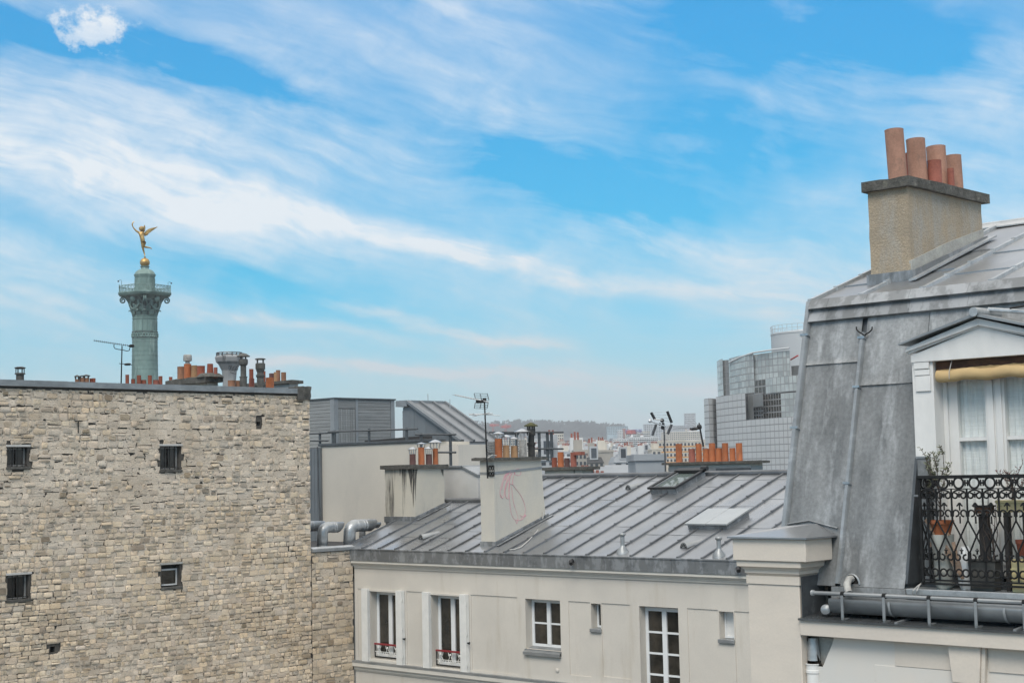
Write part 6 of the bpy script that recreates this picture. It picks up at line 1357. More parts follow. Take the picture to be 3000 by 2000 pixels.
# fine joints on the pilaster: shallow raised courses
zt_sh = onY(zG(400, 552), PF).z
znk = onY(zG(400, 487), PF).z
m_ = MB(); rf.box(m_, XPL - .012, XPR + .012, -.53, .012, zt_sh + .001, znk); m_.build('neck_course', 'pilaster', man, bevel=.004)
nearc = (680, 300); PX = onY(zG(680, 300), YR - .10).x; YC = YR - .10; CX0 = onY(zG(122, 300), YC).x; CY1 = onX(zG(884, 280), PX).y
zc_t, zc_b = zat(PX, YC, zG(0, 210)[1]), zat(PX, YC, zG(0, 383)[1])
prof = [(-.005, znk), (.012, znk + (zc_b - znk) * .15), (.02, znk + (zc_b - znk) * .18), (.02, znk + (zc_b - znk) * .36), (.045, znk + (zc_b - znk) * .55), (.075, znk + (zc_b - znk) * .62), (.078, znk + (zc_b - znk) * .9), (.07, zc_b)]
m_ = MB()
for o, z in prof: m_.v += [V((XPL - o, PF - o, z)), V((XPR + o, PF - o, z)), V((XPR + o, PB - .04, z)), V((XPL - o, PB - .04, z))]
k_ = len(prof)
for i in range(k_ - 1):
    for j in range(4): m_.f.append((i * 4 + j, i * 4 + (j + 1) % 4, i * 4 + 4 + (j + 1) % 4, i * 4 + 4 + j))
m_.f += [(3, 2, 1, 0), (k_ * 4 - 4, k_ * 4 - 3, k_ * 4 - 2, k_ * 4 - 1)]; m_.build('capital', 'pilaster', man, smooth=25)
m_ = MB(); m_.box(CX0, PX, YC, CY1, zc_b + .001, zc_t); m_.build('cap_block', 'pilaster', man, bevel=.006)
o = .04; ap = onX(zG(708, 66), XG + .08)
m_ = MB(); b0 = [(CX0 - o, YC - o, zc_t + .004), (PX + o, YC - o, zc_t + .004), (PX + o, CY1 + o, zc_t + .004), (CX0 - o, CY1 + o, zc_t + .004)]
b1 = [(x, y, z + .016) for x, y, z in b0]
apx = V((PX - .20, CY1 + o - .0, ap.z - .01)); apx2 = V((CX0 + .42, CY1 - .12, ap.z - .03))
m_.add(b0 + b1, [(3, 2, 1, 0)] + [(i, (i + 1) % 4, 4 + (i + 1) % 4, 4 + i) for i in range(4)]); n_ = len(m_.v); m_.v += [apx, apx2]
m_.f += [(4, 5, n_, n_ + 1), (5, 6, n_), (6, 7, n_ + 1, n_), (7, 4, n_ + 1)]
m_.build('zinc_cover', 'zinc', man, smooth=0)
m_ = MB(); q = [onM(zG(*p), .03) for p in ((512, 96), (570, 84), (708, 62), (800, 88), (925, 120))]; m_.path(q, .010, 5); m_.build('lead_edge', 'zincband', man)
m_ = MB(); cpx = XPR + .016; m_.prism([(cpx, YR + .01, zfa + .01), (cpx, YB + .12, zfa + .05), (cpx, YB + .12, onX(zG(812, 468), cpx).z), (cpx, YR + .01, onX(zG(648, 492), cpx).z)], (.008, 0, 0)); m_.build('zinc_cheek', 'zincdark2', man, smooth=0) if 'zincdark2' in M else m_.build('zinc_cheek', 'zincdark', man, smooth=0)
# hopper and downpipe
q = onY(zG(745, 1130), YWA + .03); zt_ = onY(zG(745, 960), YWA + .03).z; rp_ = .068
m_ = MB(); m_.lathe((q.x, q.y, 0), [(rp_ * .75, zt_), (rp_ * .8, zt_ - .05), (rp_ * .95, q.z + .04), (rp_, q.z)][::-1], 16); m_.build('drain_funnel', 'galv', man)
zz1 = onY(zG(745, 1158), YWA - .02).z
m_ = MB(); m_.lathe((q.x, q.y - .02, 0), [(rp_ * 1.0, 4), (rp_ * 1.0, zz1 - .10), (rp_ * 1.12, zz1 - .09), (rp_ * 1.12, zz1 - .065), (rp_ * 1.05, zz1 - .06), (rp_ * 1.05, zz1 - .015), (rp_ * 1.14, zz1 - .01), (rp_ * 1.14, zz1), (rp_ * .9, zz1), (rp_ * .85, zz1 - .2)], 18); m_.build('downpipe', 'white', man)
# ---- dormer
df = Fr((0, YDF, 0), (1, 0, 0), (0, -1, 0)); dX = lambda x, y, Y=YDF: onY(zD(x, y), Y).x; dZ = lambda x, y, Y=YDF: onY(zD(x, y), Y).z
zle = dZ(500, 945); zap = dZ(1450, 205)
xop0 = dX(705, 1300); xop1 = 2 * XAP - xop0; ztop = zle - .005
dor = MB()
df.box(dor, XD0, xop0, -.42, 0, ZBASE + .05, zle)
dor = dor.build('dormer', 'white', man, bevel=.003); m_ = MB(); df.box(m_, xop1, XD1, -.42, 0, ZBASE + .05, zle); m_.build('jamb', 'white', dor, bevel=.003)
# pilaster mouldings
for s_ in (0, 1):
    X_ = lambda x: (x if s_ == 0 else 2 * XAP - x)
    def bx(x0_, x1_, n, z0, z1_, nm): a, b = sorted((X_(x0_), X_(x1_))); m_ = MB(); df.box(m_, a, b, .0005, n, z0, z1_); m_.build(nm, 'white', dor, bevel=.004)
    bx(dX(415, 1000), dX(650, 1000), .025, dZ(500, 1052), zle - .002, 'capital'); bx(dX(425, 1100), dX(655, 1100), .018, dZ(500, 1150), dZ(500, 1062), 'capital'); bx(dX(440, 1250), dX(668, 1250), .016, dZ(500, 1395), dZ(500, 1160), 'panel')
# pediment
m_ = MB(); xl_ = dX(380, 900); xr2 = 2 * XAP - xl_; xe = dX(330, 760)
m_.prism([(xl_, YDF - .03, zle), (xr2, YDF - .03, zle), (xr2, YDF - .03, dZ(380, 850)), (XAP, YDF - .03, dZ(1500, 395)), (xl_, YDF - .03, dZ(380, 850))], (0, .5, 0)); m_.build('pediment', 'white', dor, bevel=.003)
for (pa, pb, n, th, nm) in (((345, 828), (1505, 400), .045, .018, 'moulding'), ((325, 812), (1505, 372), .058, .016, 'moulding')):
    A, B = V((dX(*pa), YDF, dZ(*pa))), V((XAP, YDF, dZ(*pb)))
    for s_ in (1, -1):
        m_ = MB(); a = A if s_ == 1 else V((2 * XAP - A.x, A.y, A.z)); m_.prism([a + V((0, -n, 0)), B + V((0, -n, 0)), B + V((0, -n, th)), a + V((0, -n, th))], (0, n + .0, 0)); m_.build(nm, 'white', dor, smooth=0)
A, B = V((dX(325, 800), YDF, dZ(325, 800))), V((XAP, YDF, dZ(1505, 380))); A2, B2 = V((dX(255, 700, YDF - .12), YDF, dZ(255, 705, YDF - .12))), V((XAP, YDF, dZ(1452, 240, YDF - .12)))
tipl = V((dX(160, 690, YDF - .14), YDF, dZ(160, 690, YDF - .14)))
for s_ in (1, -1):
    f_ = lambda p: p if s_ == 1 else V((2 * XAP - p.x, p.y, p.z)); m_ = MB()
    m_.prism([f_(A) + V((0, -.075, 0)), f_(B) + V((0, -.075, 0)), f_(B2) + V((0, -.075, -.01)), f_(A2) + V((.0, -.075, -.01))], (0, .5, 0)); m_.build('raking_cornice', 'white', dor, bevel=.003)
    m_ = MB(); m_.prism([f_(tipl) + V((0, -.14, .0)), f_(B2) + V((0, -.14, .006)), f_(B2) + V((0, -.14, .036)), f_(tipl) + V((0, -.14, .016))], (0, .62, 0)); m_.build('zinc_roof', 'gutter', dor, smooth=0)
m_ = MB(); c = V((XAP, YDF - .16, B2.z + .045)); m_.path([c, c + V((0, .5, .01))], .045, 12); m_.build('ridge_roll', 'galv', dor)
m_ = MB(); c = V((XAP, YDF + .1, B2.z + .06)); m_.path([c + V((.02, 0, .02)), c + V((.40, .05, -.035)), c + V((.52, .05, -.06))], .022, 7); m_.build('roof_pipe', 'galv', dor)
m_ = MB(); m_.path([c + V((.25, -.02, .01)), c + V((.44, .03, .03)), c + V((.7, .05, -.03)), c + V((.95, .1, -.05))], .010, 5); m_.build('wire', 'iron', dor)
# window behind: casing, casements, panes, curtains
YW = YDF + .20; wz = Fr((0, YW, 0), (1, 0, 0), (0, -1, 0))
zwb = ZBASE + .12
ww = window(man, wz, xop0 - .0, xop1 + .0, 0, zwb, zle - .05, 2, [.33, .67], fw_=.14, bar=.035, mid=.20, glass='glass', fm='white', th=.07, label='white casement window with net curtains under the blind')
for s_ in (1, -1):
    xm_ = XAP; m_ = MB(); wz.box(m_, XAP - .075, XAP - .012, .012, .03, zwb + .1, zle - .16) if s_ == 1 else wz.box(m_, XAP + .012, XAP + .075, .012, .03, zwb + .1, zle - .16); m_.build('stile', 'white', ww, bevel=.004)
m_ = MB(); wz.box(m_, xop0, xop0 + .045, .001, .03, zwb, zle - .05); wz.box(m_, xop1 - .045, xop1, .001, .03, zwb, zle - .05); m_.build('casing', 'white', ww, bevel=.004)
for a, b in ((xop0 + .06, XAP - .05), (XAP + .05, xop1 - .06)):
    m_ = MB(); nn = 48
    for k in range(nn + 1):
        x = a + (b - a) * k / nn; y = YW + .072 + .010 * math.sin(k * .8) + .006 * math.sin(k * 1.9)
        m_.v += [V((x, y, zwb + .05)), V((x + .03 * (1 if a < XAP - .3 else -1) * 0, y, zle - .06))]
    m_.f = [(2 * k, 2 * k + 2, 2 * k + 3, 2 * k + 1) for k in range(nn)]; m_.build('curtain', 'curtain', ww, smooth=60)
m_ = MB(); m_.box(xop0 - .04, xop1 + .04, YW + .35, YW + .4, ZBASE, zle); m_.build('dark_interior', 'darkwood', ww, smooth=0)
# blind: brown board and rolled canvas
m_ = MB(); zb0 = dZ(740, 1060, YDF + .03); df.box(m_, xop0 + .005, xop1 - .005, -.14, -.05, zb0 - .03, zle - .008); bb_ = m_.build('blind_board', 'blindbox', man, bevel=.004)
zc1, zc0 = dZ(760, 1065, YDF - .03), dZ(760, 1245, YDF - .03); rr = (zc1 - zc0) / 2
m_ = MB(); nn = 24; prof_ = []
for k in range(nn): t = 2 * math.pi * k / nn; prof_.append((math.cos(t) * rr * .85, math.sin(t) * rr))
xa_, xb_ = dX(728, 1150, YDF - .03), 2 * XAP - dX(728, 1150, YDF - .03); ns_ = 30
for i in range(ns_ + 1):
    x = xa_ + (xb_ - xa_) * i / ns_; k2 = 1 + .05 * math.sin(i * 1.3); m_.v += [V((x, YDF + .02 - y, (zc0 + zc1) / 2 + z * k2 - .008 * math.sin(i * .5))) for y, z in prof_]
for i in range(ns_):
    for k in range(nn): a = i * nn + k; b = i * nn + (k + 1) % nn; m_.f.append((a, b, b + nn, a + nn))
m_.f += [tuple(range(nn)), tuple(range(ns_ * nn, ns_ * nn + nn))]; bl2 = m_.build('rolled_blind', 'blind', man, smooth=50)
m_ = MB(); rt2 = random.Random(8); top = [(xa_ + .02 + (xb_ - xa_ - .04) * k / 24, YDF + .045, zc1 + .004 + .030 * min(1, k / 14) * rt2.uniform(.5, 1.15) * .6) for k in range(25)]
m_.prism([(xa_ + .02, YDF + .045, zc0 + .05), (xb_ - .02, YDF + .045, zc0 + .05)] + top[::-1], (0, .006, 0)); m_.build('canvas_edge', 'blind', bl2, smooth=0)
m_ = MB(); q = V((xa_ + .13, YDF - rr * .85 + .012, (zc0 + zc1) / 2)); m_.path([V((xa_ + .16, YDF + .02, zc1 + .09)), V((xa_ + .16, YDF - rr * .8, (zc0 + zc1) / 2 + .03)), V((xa_ + .155, YDF - rr * .7, zc0 + .02))], .004, 4); m_.build('blind_cord', 'cable', bl2)
# zinc cheek beside the balcony
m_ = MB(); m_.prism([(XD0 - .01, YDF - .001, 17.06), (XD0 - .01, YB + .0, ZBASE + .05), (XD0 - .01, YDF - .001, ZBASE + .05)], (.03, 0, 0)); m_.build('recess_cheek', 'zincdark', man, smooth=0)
m_ = MB(); zk = onY(zB(320, 112), YDF - .06).z; m_.box(onY(zB(278, 200), YDF - .06).x, onY(zB(372, 200), YDF - .06).x, YDF - .07, YDF - .001, ZBASE + .06, zk - .02); m_.build('zinc_upstand', 'zincold', man, bevel=.004)
m_ = MB(); m_.box(onY(zB(272, 200), YDF - .06).x, onY(zB(376, 200), YDF - .06).x, YDF - .08, YDF - .001, zk - .02, zk); m_.build('upstand_cap', 'gutter', man, smooth=0)
# ---- balcony railing
YRL = 13.30; rl0 = onY(zB(290, 300), YRL).x; zr1 = onY(zB(285, 290), YRL).z; zr0 = onY(zB(330, 1290), YRL).z
zrow = lambda y: onY(zB(700, y), YRL).z
m_ = MB(); xe_ = -5.9; m_.box(rl0 - .015, xe_, YRL - .022, YRL + .022, zr1 - .032, zr1); rail = m_.build('balcony_railing', 'iron', man, bevel=.003, label='black scrolled iron balcony railing')
for y0_, y1_ in ((407, 416), (1250, 1266)): m_ = MB(); m_.box(rl0, xe_, YRL - .008, YRL + .008, zrow(y1_), zrow(y0_)); m_.build('rail', 'iron', rail, smooth=0)
m_ = MB(); m_.box(rl0, xe_, YRL - .012, YRL + .012, zrow(1300), zrow(1282)); m_.build('rail', 'iron', rail, smooth=0)
m_ = MB(); m_.box(rl0 - .012, rl0 + .012, YRL - .012, YRL + .012, zr0, zr1 - .022); m_.build('post', 'iron', rail, smooth=0)
PIT = .1585; xc0 = onY(zB(652, 355), YRL).x; modules = [xc0 + PIT * k for k in range(-3, 12) if rl0 - .02 < xc0 + PIT * k - PIT / 2 and xc0 + PIT * k < xe_]
zmid = [zrow(y) for y in (357, 415, 512, 612, 680, 845, 1005, 1060, 1150, 1235)]
def scroll(m_, x, z, s_x, s_z, r, Y=YRL, turns=1.25, start=math.pi / 2):
    pts = []
    for j in range(13):
        t = j / 12; th = start + s_x * t * turns * 2 * math.pi; rr_ = r * (1 - .72 * t); pts.append(V((x + rr_ * math.cos(th), Y, z + s_z * rr_ * math.sin(th))))
    m_.path(pts, .0052, 5)
TH = .0095
def module(x, ax='X', Y=YRL):
    c = lambda dx, z: V((x + dx, Y, z)) if ax == 'X' else V((x, Y + dx, z))
    m_ = MB(); rr_ = .050
    m_.path([c(rr_ * math.cos(t), zmid[0] + rr_ * math.sin(t)) for t in [k * math.pi / 9 for k in range(18)]], TH * 1.1, 5, closed=True)
    m_.tube(c(rr_, zmid[0]), c(PIT - rr_, zmid[0]), TH, n=5); m_.tube(c(PIT / 2 - .012, zmid[0] - .03), c(PIT / 2 - .012, zmid[0] + .03), TH * .8, n=4); m_.tube(c(PIT / 2 + .012, zmid[0] - .03), c(PIT / 2 + .012, zmid[0] + .03), TH * .8, n=4)
    m_.tube(c(PIT / 2, zmid[1]), c(PIT / 2, zmid[4] - .02), TH, n=5)
    def hook(sx, zc, r, up):                       # a C scroll hanging from the bar towards the centre
        pts = []
        for j in range(15):
            t = j / 14; th = math.pi * (0 if sx > 0 else 1) + sx * up * t * 2.3 * math.pi * .62; q = r * (1 - .15 * t) if t < .5 else r * (1 - .15 * t - .9 * (t - .5))
            pts.append(c(sx * (PIT / 2 - .010 - r) + q * math.cos(th) * 1.0, zc + q * math.sin(th)))
        m_.path(pts, TH * .95, 5)
    # arch with two inner scrolls and a fleuron
    zt, zb_ = zmid[1] - .008, zmid[2]
    for sx in (-1, 1):
        R0 = PIT / 2 - .010
        pts = [c(sx * .0, zt)] + [c(sx * R0 * math.sin(a), zt - R0 * .62 * (1 - math.cos(a))) for a in (.35, .7, 1.05, 1.4)]
        R1 = .026; cx1, cz1 = sx * (R0 - R1), zt - R0 * .72
        pts += [c(cx1 + sx * R1 * math.cos(a), cz1 - R1 * math.sin(a)) for a in (0, .5, 1.0, 1.57, 2.1, 2.7, 3.3, 4.0, 4.8)]
        m_.path(pts, TH * .95, 5)
        zc_ = zmid[3] - .012; R1 = .030; cx1 = sx * (R0 - R1)
        m_.path([c(sx * R0, zmid[4] + .015)] + [c(cx1 + sx * R1 * math.cos(a) * 1.0, zc_ - .012 + R1 * math.sin(a)) for a in (0, .5, 1.0, 1.57, 2.1, 2.7, 3.3, 4.0, 4.8)], TH * .95, 5)
        m_.path([c(sx * .004, zmid[2] - .030), c(sx * .020, zmid[2] - .052), c(sx * .030, zmid[2] - .058)], TH * .8, 4)
        # lattice
        m_.tube(c(sx * PIT / 2, zmid[4] - .02), c(0, zmid[5]), TH * .9, n=5); m_.tube(c(0, zmid[5]), c(sx * PIT / 2, zmid[6]), TH * .9, n=5)
        # lower scrolls
        R1 = .027; cz1 = zmid[7] + .020; cx1 = sx * (R0 - R1)
        m_.path([c(sx * R0, zmid[6] + .01)] + [c(cx1 + sx * R1 * math.cos(a), cz1 - R1 * math.sin(a)) for a in (0, .5, 1.0, 1.57, 2.1, 2.7, 3.3, 4.0, 4.8)], TH * .95, 5)
        R1 = .034; cz1 = zmid[9] + .016; cx1 = sx * (R0 - R1)
        m_.path([c(cx1 + sx * R1 * math.cos(a), cz1 + .035 - R1 * math.sin(a)) for a in (-2.2, -1.6, -1.0, -.4, 0, .5, 1.0, 1.57, 2.1, 2.7, 3.3, 4.0)], TH * .95, 5)
    m_.tube(c(PIT / 2, zmid[6]), c(PIT / 2, zmid[9] - .03), TH, n=5); m_.tube(c(0, zmid[4] - .05), c(0, zmid[4] + .02), TH * .8, n=4)
    m_.lathe(c(0, zmid[5]), [(.003, -.008), (.014, -.004), (.014, .004), (.003, .008)], 8, (0, 1, 0) if ax == 'X' else (1, 0, 0))
    for z_ in (zmid[2] + .055, zmid[7] + .085):
        for dx, dz in ((0, .014), (-.012, 0), (.012, 0)): m_.lathe(c(dx, z_ + dz), [(.002, -.007), (.010, 0), (.002, .007)], 6)
        m_.tube(c(0, z_ - .035), c(0, z_ + .005), TH * .9, n=4)
    m_.tube(c(0, zmid[2] - .10), c(0, zmid[2] - .025), TH * .8, n=4)
    return m_
for x in modules: module(x).build('scroll_panel', 'iron', rail, smooth=60)
m_ = MB(); m_.tube((rl0 + .075, YRL, zmid[1]), (rl0 + .075, YRL, zr0 + .02), TH, n=5); m_.build('bar', 'iron', rail)
# return of the railing into the dormer
for k in range(2): module(rl0 + .004, 'Y', YRL + .07 + PIT * k).build('scroll_panel', 'iron', rail, smooth=60)
m_ = MB(); m_.box(rl0 - .012, rl0 + .016, YRL + .023, YDF, zr1 - .022, zr1 - .002); m_.build('rail', 'iron', rail, smooth=0)
m_ = MB(); m_.tube((rl0 - .008, YRL, zrow(474)), (rl0 - .09, YRL + .06, zrow(474)), .010, n=6); m_.build('wall_stay', 'steel', rail)

# ------------------------------------------------------------------ things on the balcony
ZFL = zs_a
def flower_pot(label, q, r, h, m, rim=True, mat2=None):
    t = T('flower_pot', label, 'flower pot', (q.x, q.y, q.z)); m_ = MB()
    m_.lathe(q, [(r * .68, 0), (r * .92, h * .74)] + ([(r * 1.0, h * .75), (r * 1.03, h), (r * .9, h), (r * .86, h * .86)] if rim else [(r, h), (r * .9, h), (r * .86, h * .86)]), 20); m_.build('body', m, t)
    m_ = MB(); m_.lathe(q + V((0, 0, h * .80)), [(r * .87, 0), (r * .87, .006), (r * .4, .014)], 14); m_.build('soil', 'soil', t); return t
def stem_plant(label, q, h, n, seed, spread, leaf=None, nl=26, ll=.03, name='olive_plant', cat='plant'):
    r = random.Random(seed); t = T(name, label, cat, q); tr = MB(); lf = MB(); tips = []
    tr.path([q, q + V((.01, 0, h * .3)), q + V((-.005, 0, h * .55))], [.012, .009, .006], 6)
    for k in range(n):
        a = r.uniform(0, 6.28); d = V((math.cos(a), math.sin(a) * .5, 0)); b = q + V((0, 0, h * r.uniform(.15, .55))); e = b + d * spread * r.uniform(.4, 1) + V((0, 0, h * r.uniform(.25, .5)))
        m1 = (b + e) / 2 + d * spread * .15 + V((r.uniform(-.02, .02), 0, -.02)); tr.path([b, m1, e], [.005, .004, .0025], 5)
        for _ in range(3): f = m1 + (e - m1) * r.random(); g_ = f + V((r.uniform(-.06, .06), r.uniform(-.04, .04), r.uniform(.02, .09))); tr.path([f, g_], [.003, .0015], 4); tips.append((f, g_))
        tips.append((m1, e))
    tr.build('stem', 'twig', t)
    if leaf:
        for a, b in tips:
            for k in range(max(3, nl // 4)):
                s_ = r.random(); p = a + (b - a) * s_; u = V((r.uniform(-1, 1), r.uniform(-1, 1), r.uniform(-.2, 1))).normalized(); w2 = u.orthogonal().normalized() * ll * .16; l_ = u * ll * r.uniform(.6, 1.2)
                lf.poly(p, p + l_ * .5 + w2, p + l_, p + l_ * .5 - w2)
        lf.build('foliage', leaf, t, kind='stuff', smooth=0, fix=False)
    return t
def bq(x, y, Y): return onY(zB(x, y), Y)
q = bq(500, 830, 13.42); flower_pot('orange terracotta pot raised behind the left end of the railing', V((q.x, 13.42, q.z)), .118, .135, 'pot_orange')
stem_plant('small silvery olive shrub growing from the orange pot on the balcony', V((q.x - .01, 13.42, q.z + .115)), .70, 11, 5, .17, 'leaf', 34, .040)
# upturned stoneware bowls stacked under it
t = T('stoneware_jar', 'grey stoneware jar carrying the orange pot', 'jar', V((q.x, 13.42, ZFL))); m_ = MB(); hh = q.z - ZFL
m_.lathe(V((q.x, 13.42, ZFL)), [(.07, 0), (.09, hh * .3), (.085, hh * .55), (.11, hh * .9), (.115, hh), (.08, hh)], 18); m_.build('body', 'bowl', t)
q2 = bq(555, 1300, 13.38); t = T('bowl', 'shallow pale bowl on the balcony floor below the railing', 'bowl', V((q2.x, 13.38, ZFL))); m_ = MB(); m_.lathe(V((q2.x - .03, 13.38, ZFL)), [(.05, 0), (.085, .035), (.092, .06), (.085, .06), (.05, .02)], 18); m_.build('body', 'bowl', t)
t = T('folding_trestle', 'slanted bare wooden slats leaning behind the left end of the railing', 'trestle', V((bq(500, 1200, 13.36).x, 13.36, ZFL)))
for a, b, w_ in (((350, 690), (690, 1230), .018), ((410, 760), (560, 1010), .03), ((470, 830), (640, 1150), .022), ((560, 820), (380, 930), .02), ((600, 900), (690, 1240), .015)):
    A, B = bq(*a, 13.345 if a[0] < 450 else 13.36), bq(*b, 13.35); d = (B - A).normalized(); u = V((d.z, 0, -d.x)) * w_; m_ = MB(); m_.hexa([A - u, B - u, B - u + V((0, .012, 0)), A - u + V((0, .012, 0)), A + u, B + u, B + u + V((0, .012, 0)), A + u + V((0, .012, 0))]); m_.build('slat', 'wood', t, smooth=0)
t = T('planter_stand', 'dark narrow post topped by a small tray behind the railing', 'stand', V((bq(895, 1000, 13.44).x, 13.44, ZFL)))
A, B = bq(858, 1010, 13.44), bq(932, 640, 13.44); m_ = MB(); m_.box(A.x, B.x, 13.42, 13.46, ZFL, B.z); m_.build('post', 'darkwood', t, bevel=.004)
A, B = bq(830, 635, 13.44), bq(952, 578, 13.44); m_ = MB(); m_.box(A.x, B.x, 13.37, 13.51, A.z, B.z); m_.build('tray', 'blindbox', t, bevel=.004)
m_ = MB(); m_.box(A.x - .008, B.x + .008, 13.365, 13.515, B.z + .0005, B.z + .016); m_.build('lid', 'darkwood', t, smooth=0)
A, B = bq(1030, 625, 13.46), bq(1330, 522, 13.46); t = T('storage_box', 'pale yellow window box standing high behind the right part of the railing', 'box', V(((A.x + B.x) / 2, 13.46, ZFL)))
m_ = MB(); m_.box(A.x, B.x, 13.40, 13.54, A.z, B.z); m_.build('body', 'yellow', t, bevel=.01); m_ = MB(); m_.box(A.x - .01, B.x + .01, 13.39, 13.55, B.z - .02, B.z + .008); m_.build('rim', 'yellow', t, bevel=.005)
m_ = MB(); m_.box(A.x + .05, A.x + .09, 13.43, 13.5, ZFL, A.z - .001); m_.box(B.x - .09, B.x - .05, 13.43, 13.5, ZFL, A.z - .001); m_.build('legs', 'darkwood', t, smooth=0)
A, B = bq(1152, 1335, 13.36), bq(1420, 1065, 13.36); t = T('crate', 'pale yellow crate on the balcony floor at the right edge', 'crate', V(((A.x + B.x) / 2, 13.42, ZFL)))
m_ = MB(); m_.box(A.x, B.x, 13.345, 13.52, ZFL, B.z); m_.build('body', 'yellow', t, bevel=.008)
for k in range(2): z = ZFL + (B.z - ZFL) * (.35 + .33 * k); m_ = MB(); m_.box(A.x - .004, B.x + .004, 13.340, 13.524, z, z + .012); m_.build('rib', 'yellow', t, smooth=0)
A, B = bq(630, 1235, 13.40), bq(750, 945, 13.40); t = T('plastic_bag', 'crumpled white bag between the slats and the dark planter', 'bag', V(((A.x + B.x) / 2, 13.42, ZFL))); rb_ = random.Random(4)
m_ = MB(); nn = 12
for i, (k, z) in enumerate(((.7, 0), (1, .15), (.95, .4), (1.05, .65), (.9, .85), (.5, 1))): m_.v += [V(((A.x + B.x) / 2 + (B.x - A.x) / 2 * k * math.cos(6.283 * j / nn) * rb_.uniform(.85, 1.1), 13.45 + .07 * k * math.sin(6.283 * j / nn) * rb_.uniform(.8, 1.1), ZFL + (B.z - ZFL) * z + rb_.uniform(-.01, .01))) for j in range(nn)]
for i in range(5):
    for j in range(nn): m_.f.append((i * nn + j, i * nn + (j + 1) % nn, i * nn + nn + (j + 1) % nn, i * nn + nn + j))
m_.f += [tuple(range(nn))[::-1], tuple(range(5 * nn, 6 * nn))]; m_.build('body', 'whitewin', t, smooth=20)
A, B = bq(770, 1240, 13.42), bq(905, 1075, 13.42); t = T('planter', 'dark grey green planter on the balcony floor below the dark post', 'planter', V(((A.x + B.x) / 2, 13.42, ZFL)))
m_ = MB(); m_.prism([(A.x + .02, 13.36, ZFL), (B.x + .10, 13.36, ZFL), (B.x + .12, 13.36, B.z), (A.x, 13.36, B.z)], (0, .14, 0)); m_.build('body', 'mossplant', t, bevel=.006) if 'mossplant' in M else m_.build('body', 'stack', t, bevel=.006)
m_ = MB(); m_.box(A.x - .008, B.x + .128, 13.35, 13.51, B.z + .0005, B.z + .016); m_.build('rim', 'stack', t, bevel=.003)
q = bq(1245, 1030, 13.40); flower_pot('dark red terracotta pot at the right edge of the balcony', V((q.x, 13.42, q.z)), .07, .15, 'pot_red')
q = bq(985, 640, 13.47); stem_plant('bare twiggy climber rising above the middle of the railing', V((q.x, 13.40, ZFL)), 1.05, 8, 12, .12, None, name='bare_shrub')
q = bq(1150, 520, 13.47); stem_plant('bare shrub with a few red leaves in the yellow box', V((q.x, 13.47, q.z)), .36, 12, 17, .16, 'redleaf', 8, .022, name='bare_shrub')

# ================================================================== GREY PANELLED BUILDING AND TANK (far right)
op = T('panelled_building', 'big grey gridded panel building with curved pale glass upper floors', 'building', V((atD((2210, 1360), 395).x, atD((2210, 1360), 395).y, 0)))
def gpos(x, D): q = atD((zO(x, 1400)[0], 1360), D); return q.x, q.y
PC = {}
def facade(plan, yref_x, ytop, ybot, rows, cols, m, name='panel', gap=.24, base=None, proud=.03, zt=None, zb=None, skip=None):
    """plan: list of (x in photo, depth); rows of panels between two heights"""
    p0 = gpos(*plan[0]); zt = zat(*gpos(*yref_x), zO(0, ytop)[1]) if zt is None else zt; zb = zat(*gpos(*yref_x), zO(0, ybot)[1]) if zb is None else zb
    pts = [V((*gpos(*p), 0)) for p in plan]
    ncol = cols if isinstance(cols, list) else [cols] * (len(pts) - 1)
    b = MB(); fwd = V((pts[0].x, pts[0].y, 0)).normalized(); z_ = base if base is not None else zb
    b.prism([p + V((0, 0, z_)) for p in pts] + [pts[-1] + fwd * 22 + V((0, 0, z_)), pts[0] + fwd * 18 + V((0, 0, z_))], (0, 0, zt - z_))
    b.build('structure', 'joint', op, smooth=0)
    for s_, (a, c) in enumerate(zip(pts, pts[1:])):
        u = (c - a); L_ = u.length; u.normalize(); n = V((u.y, -u.x, 0)); n = n if n.dot(EYE - a) > 0 else -n; nc = ncol[s_]
        for i in range(nc):
            for j in range(rows):
                if skip and skip(s_, i, j): continue
                m_ = MB(); x0_, x1_ = L_ * i / nc + gap / 2, L_ * (i + 1) / nc - gap / 2; z0_, z1_ = zb + (zt - zb) * j / rows + gap / 2, zb + (zt - zb) * (j + 1) / rows - gap / 2
                A = [a + u * x + n * k + V((0, 0, z)) for k in (-.05, proud) for x, z in ((x0_, z0_), (x1_, z0_), (x1_, z1_), (x0_, z1_))]
                m_.hexa([A[0], A[1], A[5], A[4], A[3], A[2], A[6], A[7]]); m_.build(name, m, op, smooth=0)
    return zt, zb
ROW = zat(*gpos(700, 370), zO(0, 1045)[1]) - zat(*gpos(700, 370), zO(0, 1110)[1])
# main wall: lower band, then the taller left part
zt0, zb0 = facade([(178, 402), (300, 392), (430, 384), (560, 377), (700, 370), (830, 365), (960, 361)], (700, 370), 982, 982, 1, [3, 3, 3, 3, 3, 3], 'panel', zb=zat(*gpos(700, 370), zO(0, 982)[1]) - ROW * 8, zt=zat(*gpos(700, 370), zO(0, 982)[1])) if False else (zat(*gpos(700, 370), zO(0, 982)[1]), 0)
rowsL = 9
facade([(178, 402), (300, 392), (430, 384), (560, 377), (700, 370), (830, 365), (960, 361), (1100, 360), (1240, 361)], (700, 370), 0, 0, rowsL, [3, 3, 3, 3, 3, 3, 3, 3], 'panel', zt=zt0, zb=zt0 - ROW * rowsL, base=0)
zt1 = zat(*gpos(300, 392), zO(0, 757)[1])
facade([(178, 402), (300, 392), (430, 384), (468, 382)], (300, 392), 0, 0, 4, [3, 3, 1], 'panel', zt=zt1, zb=zt0 + .02)
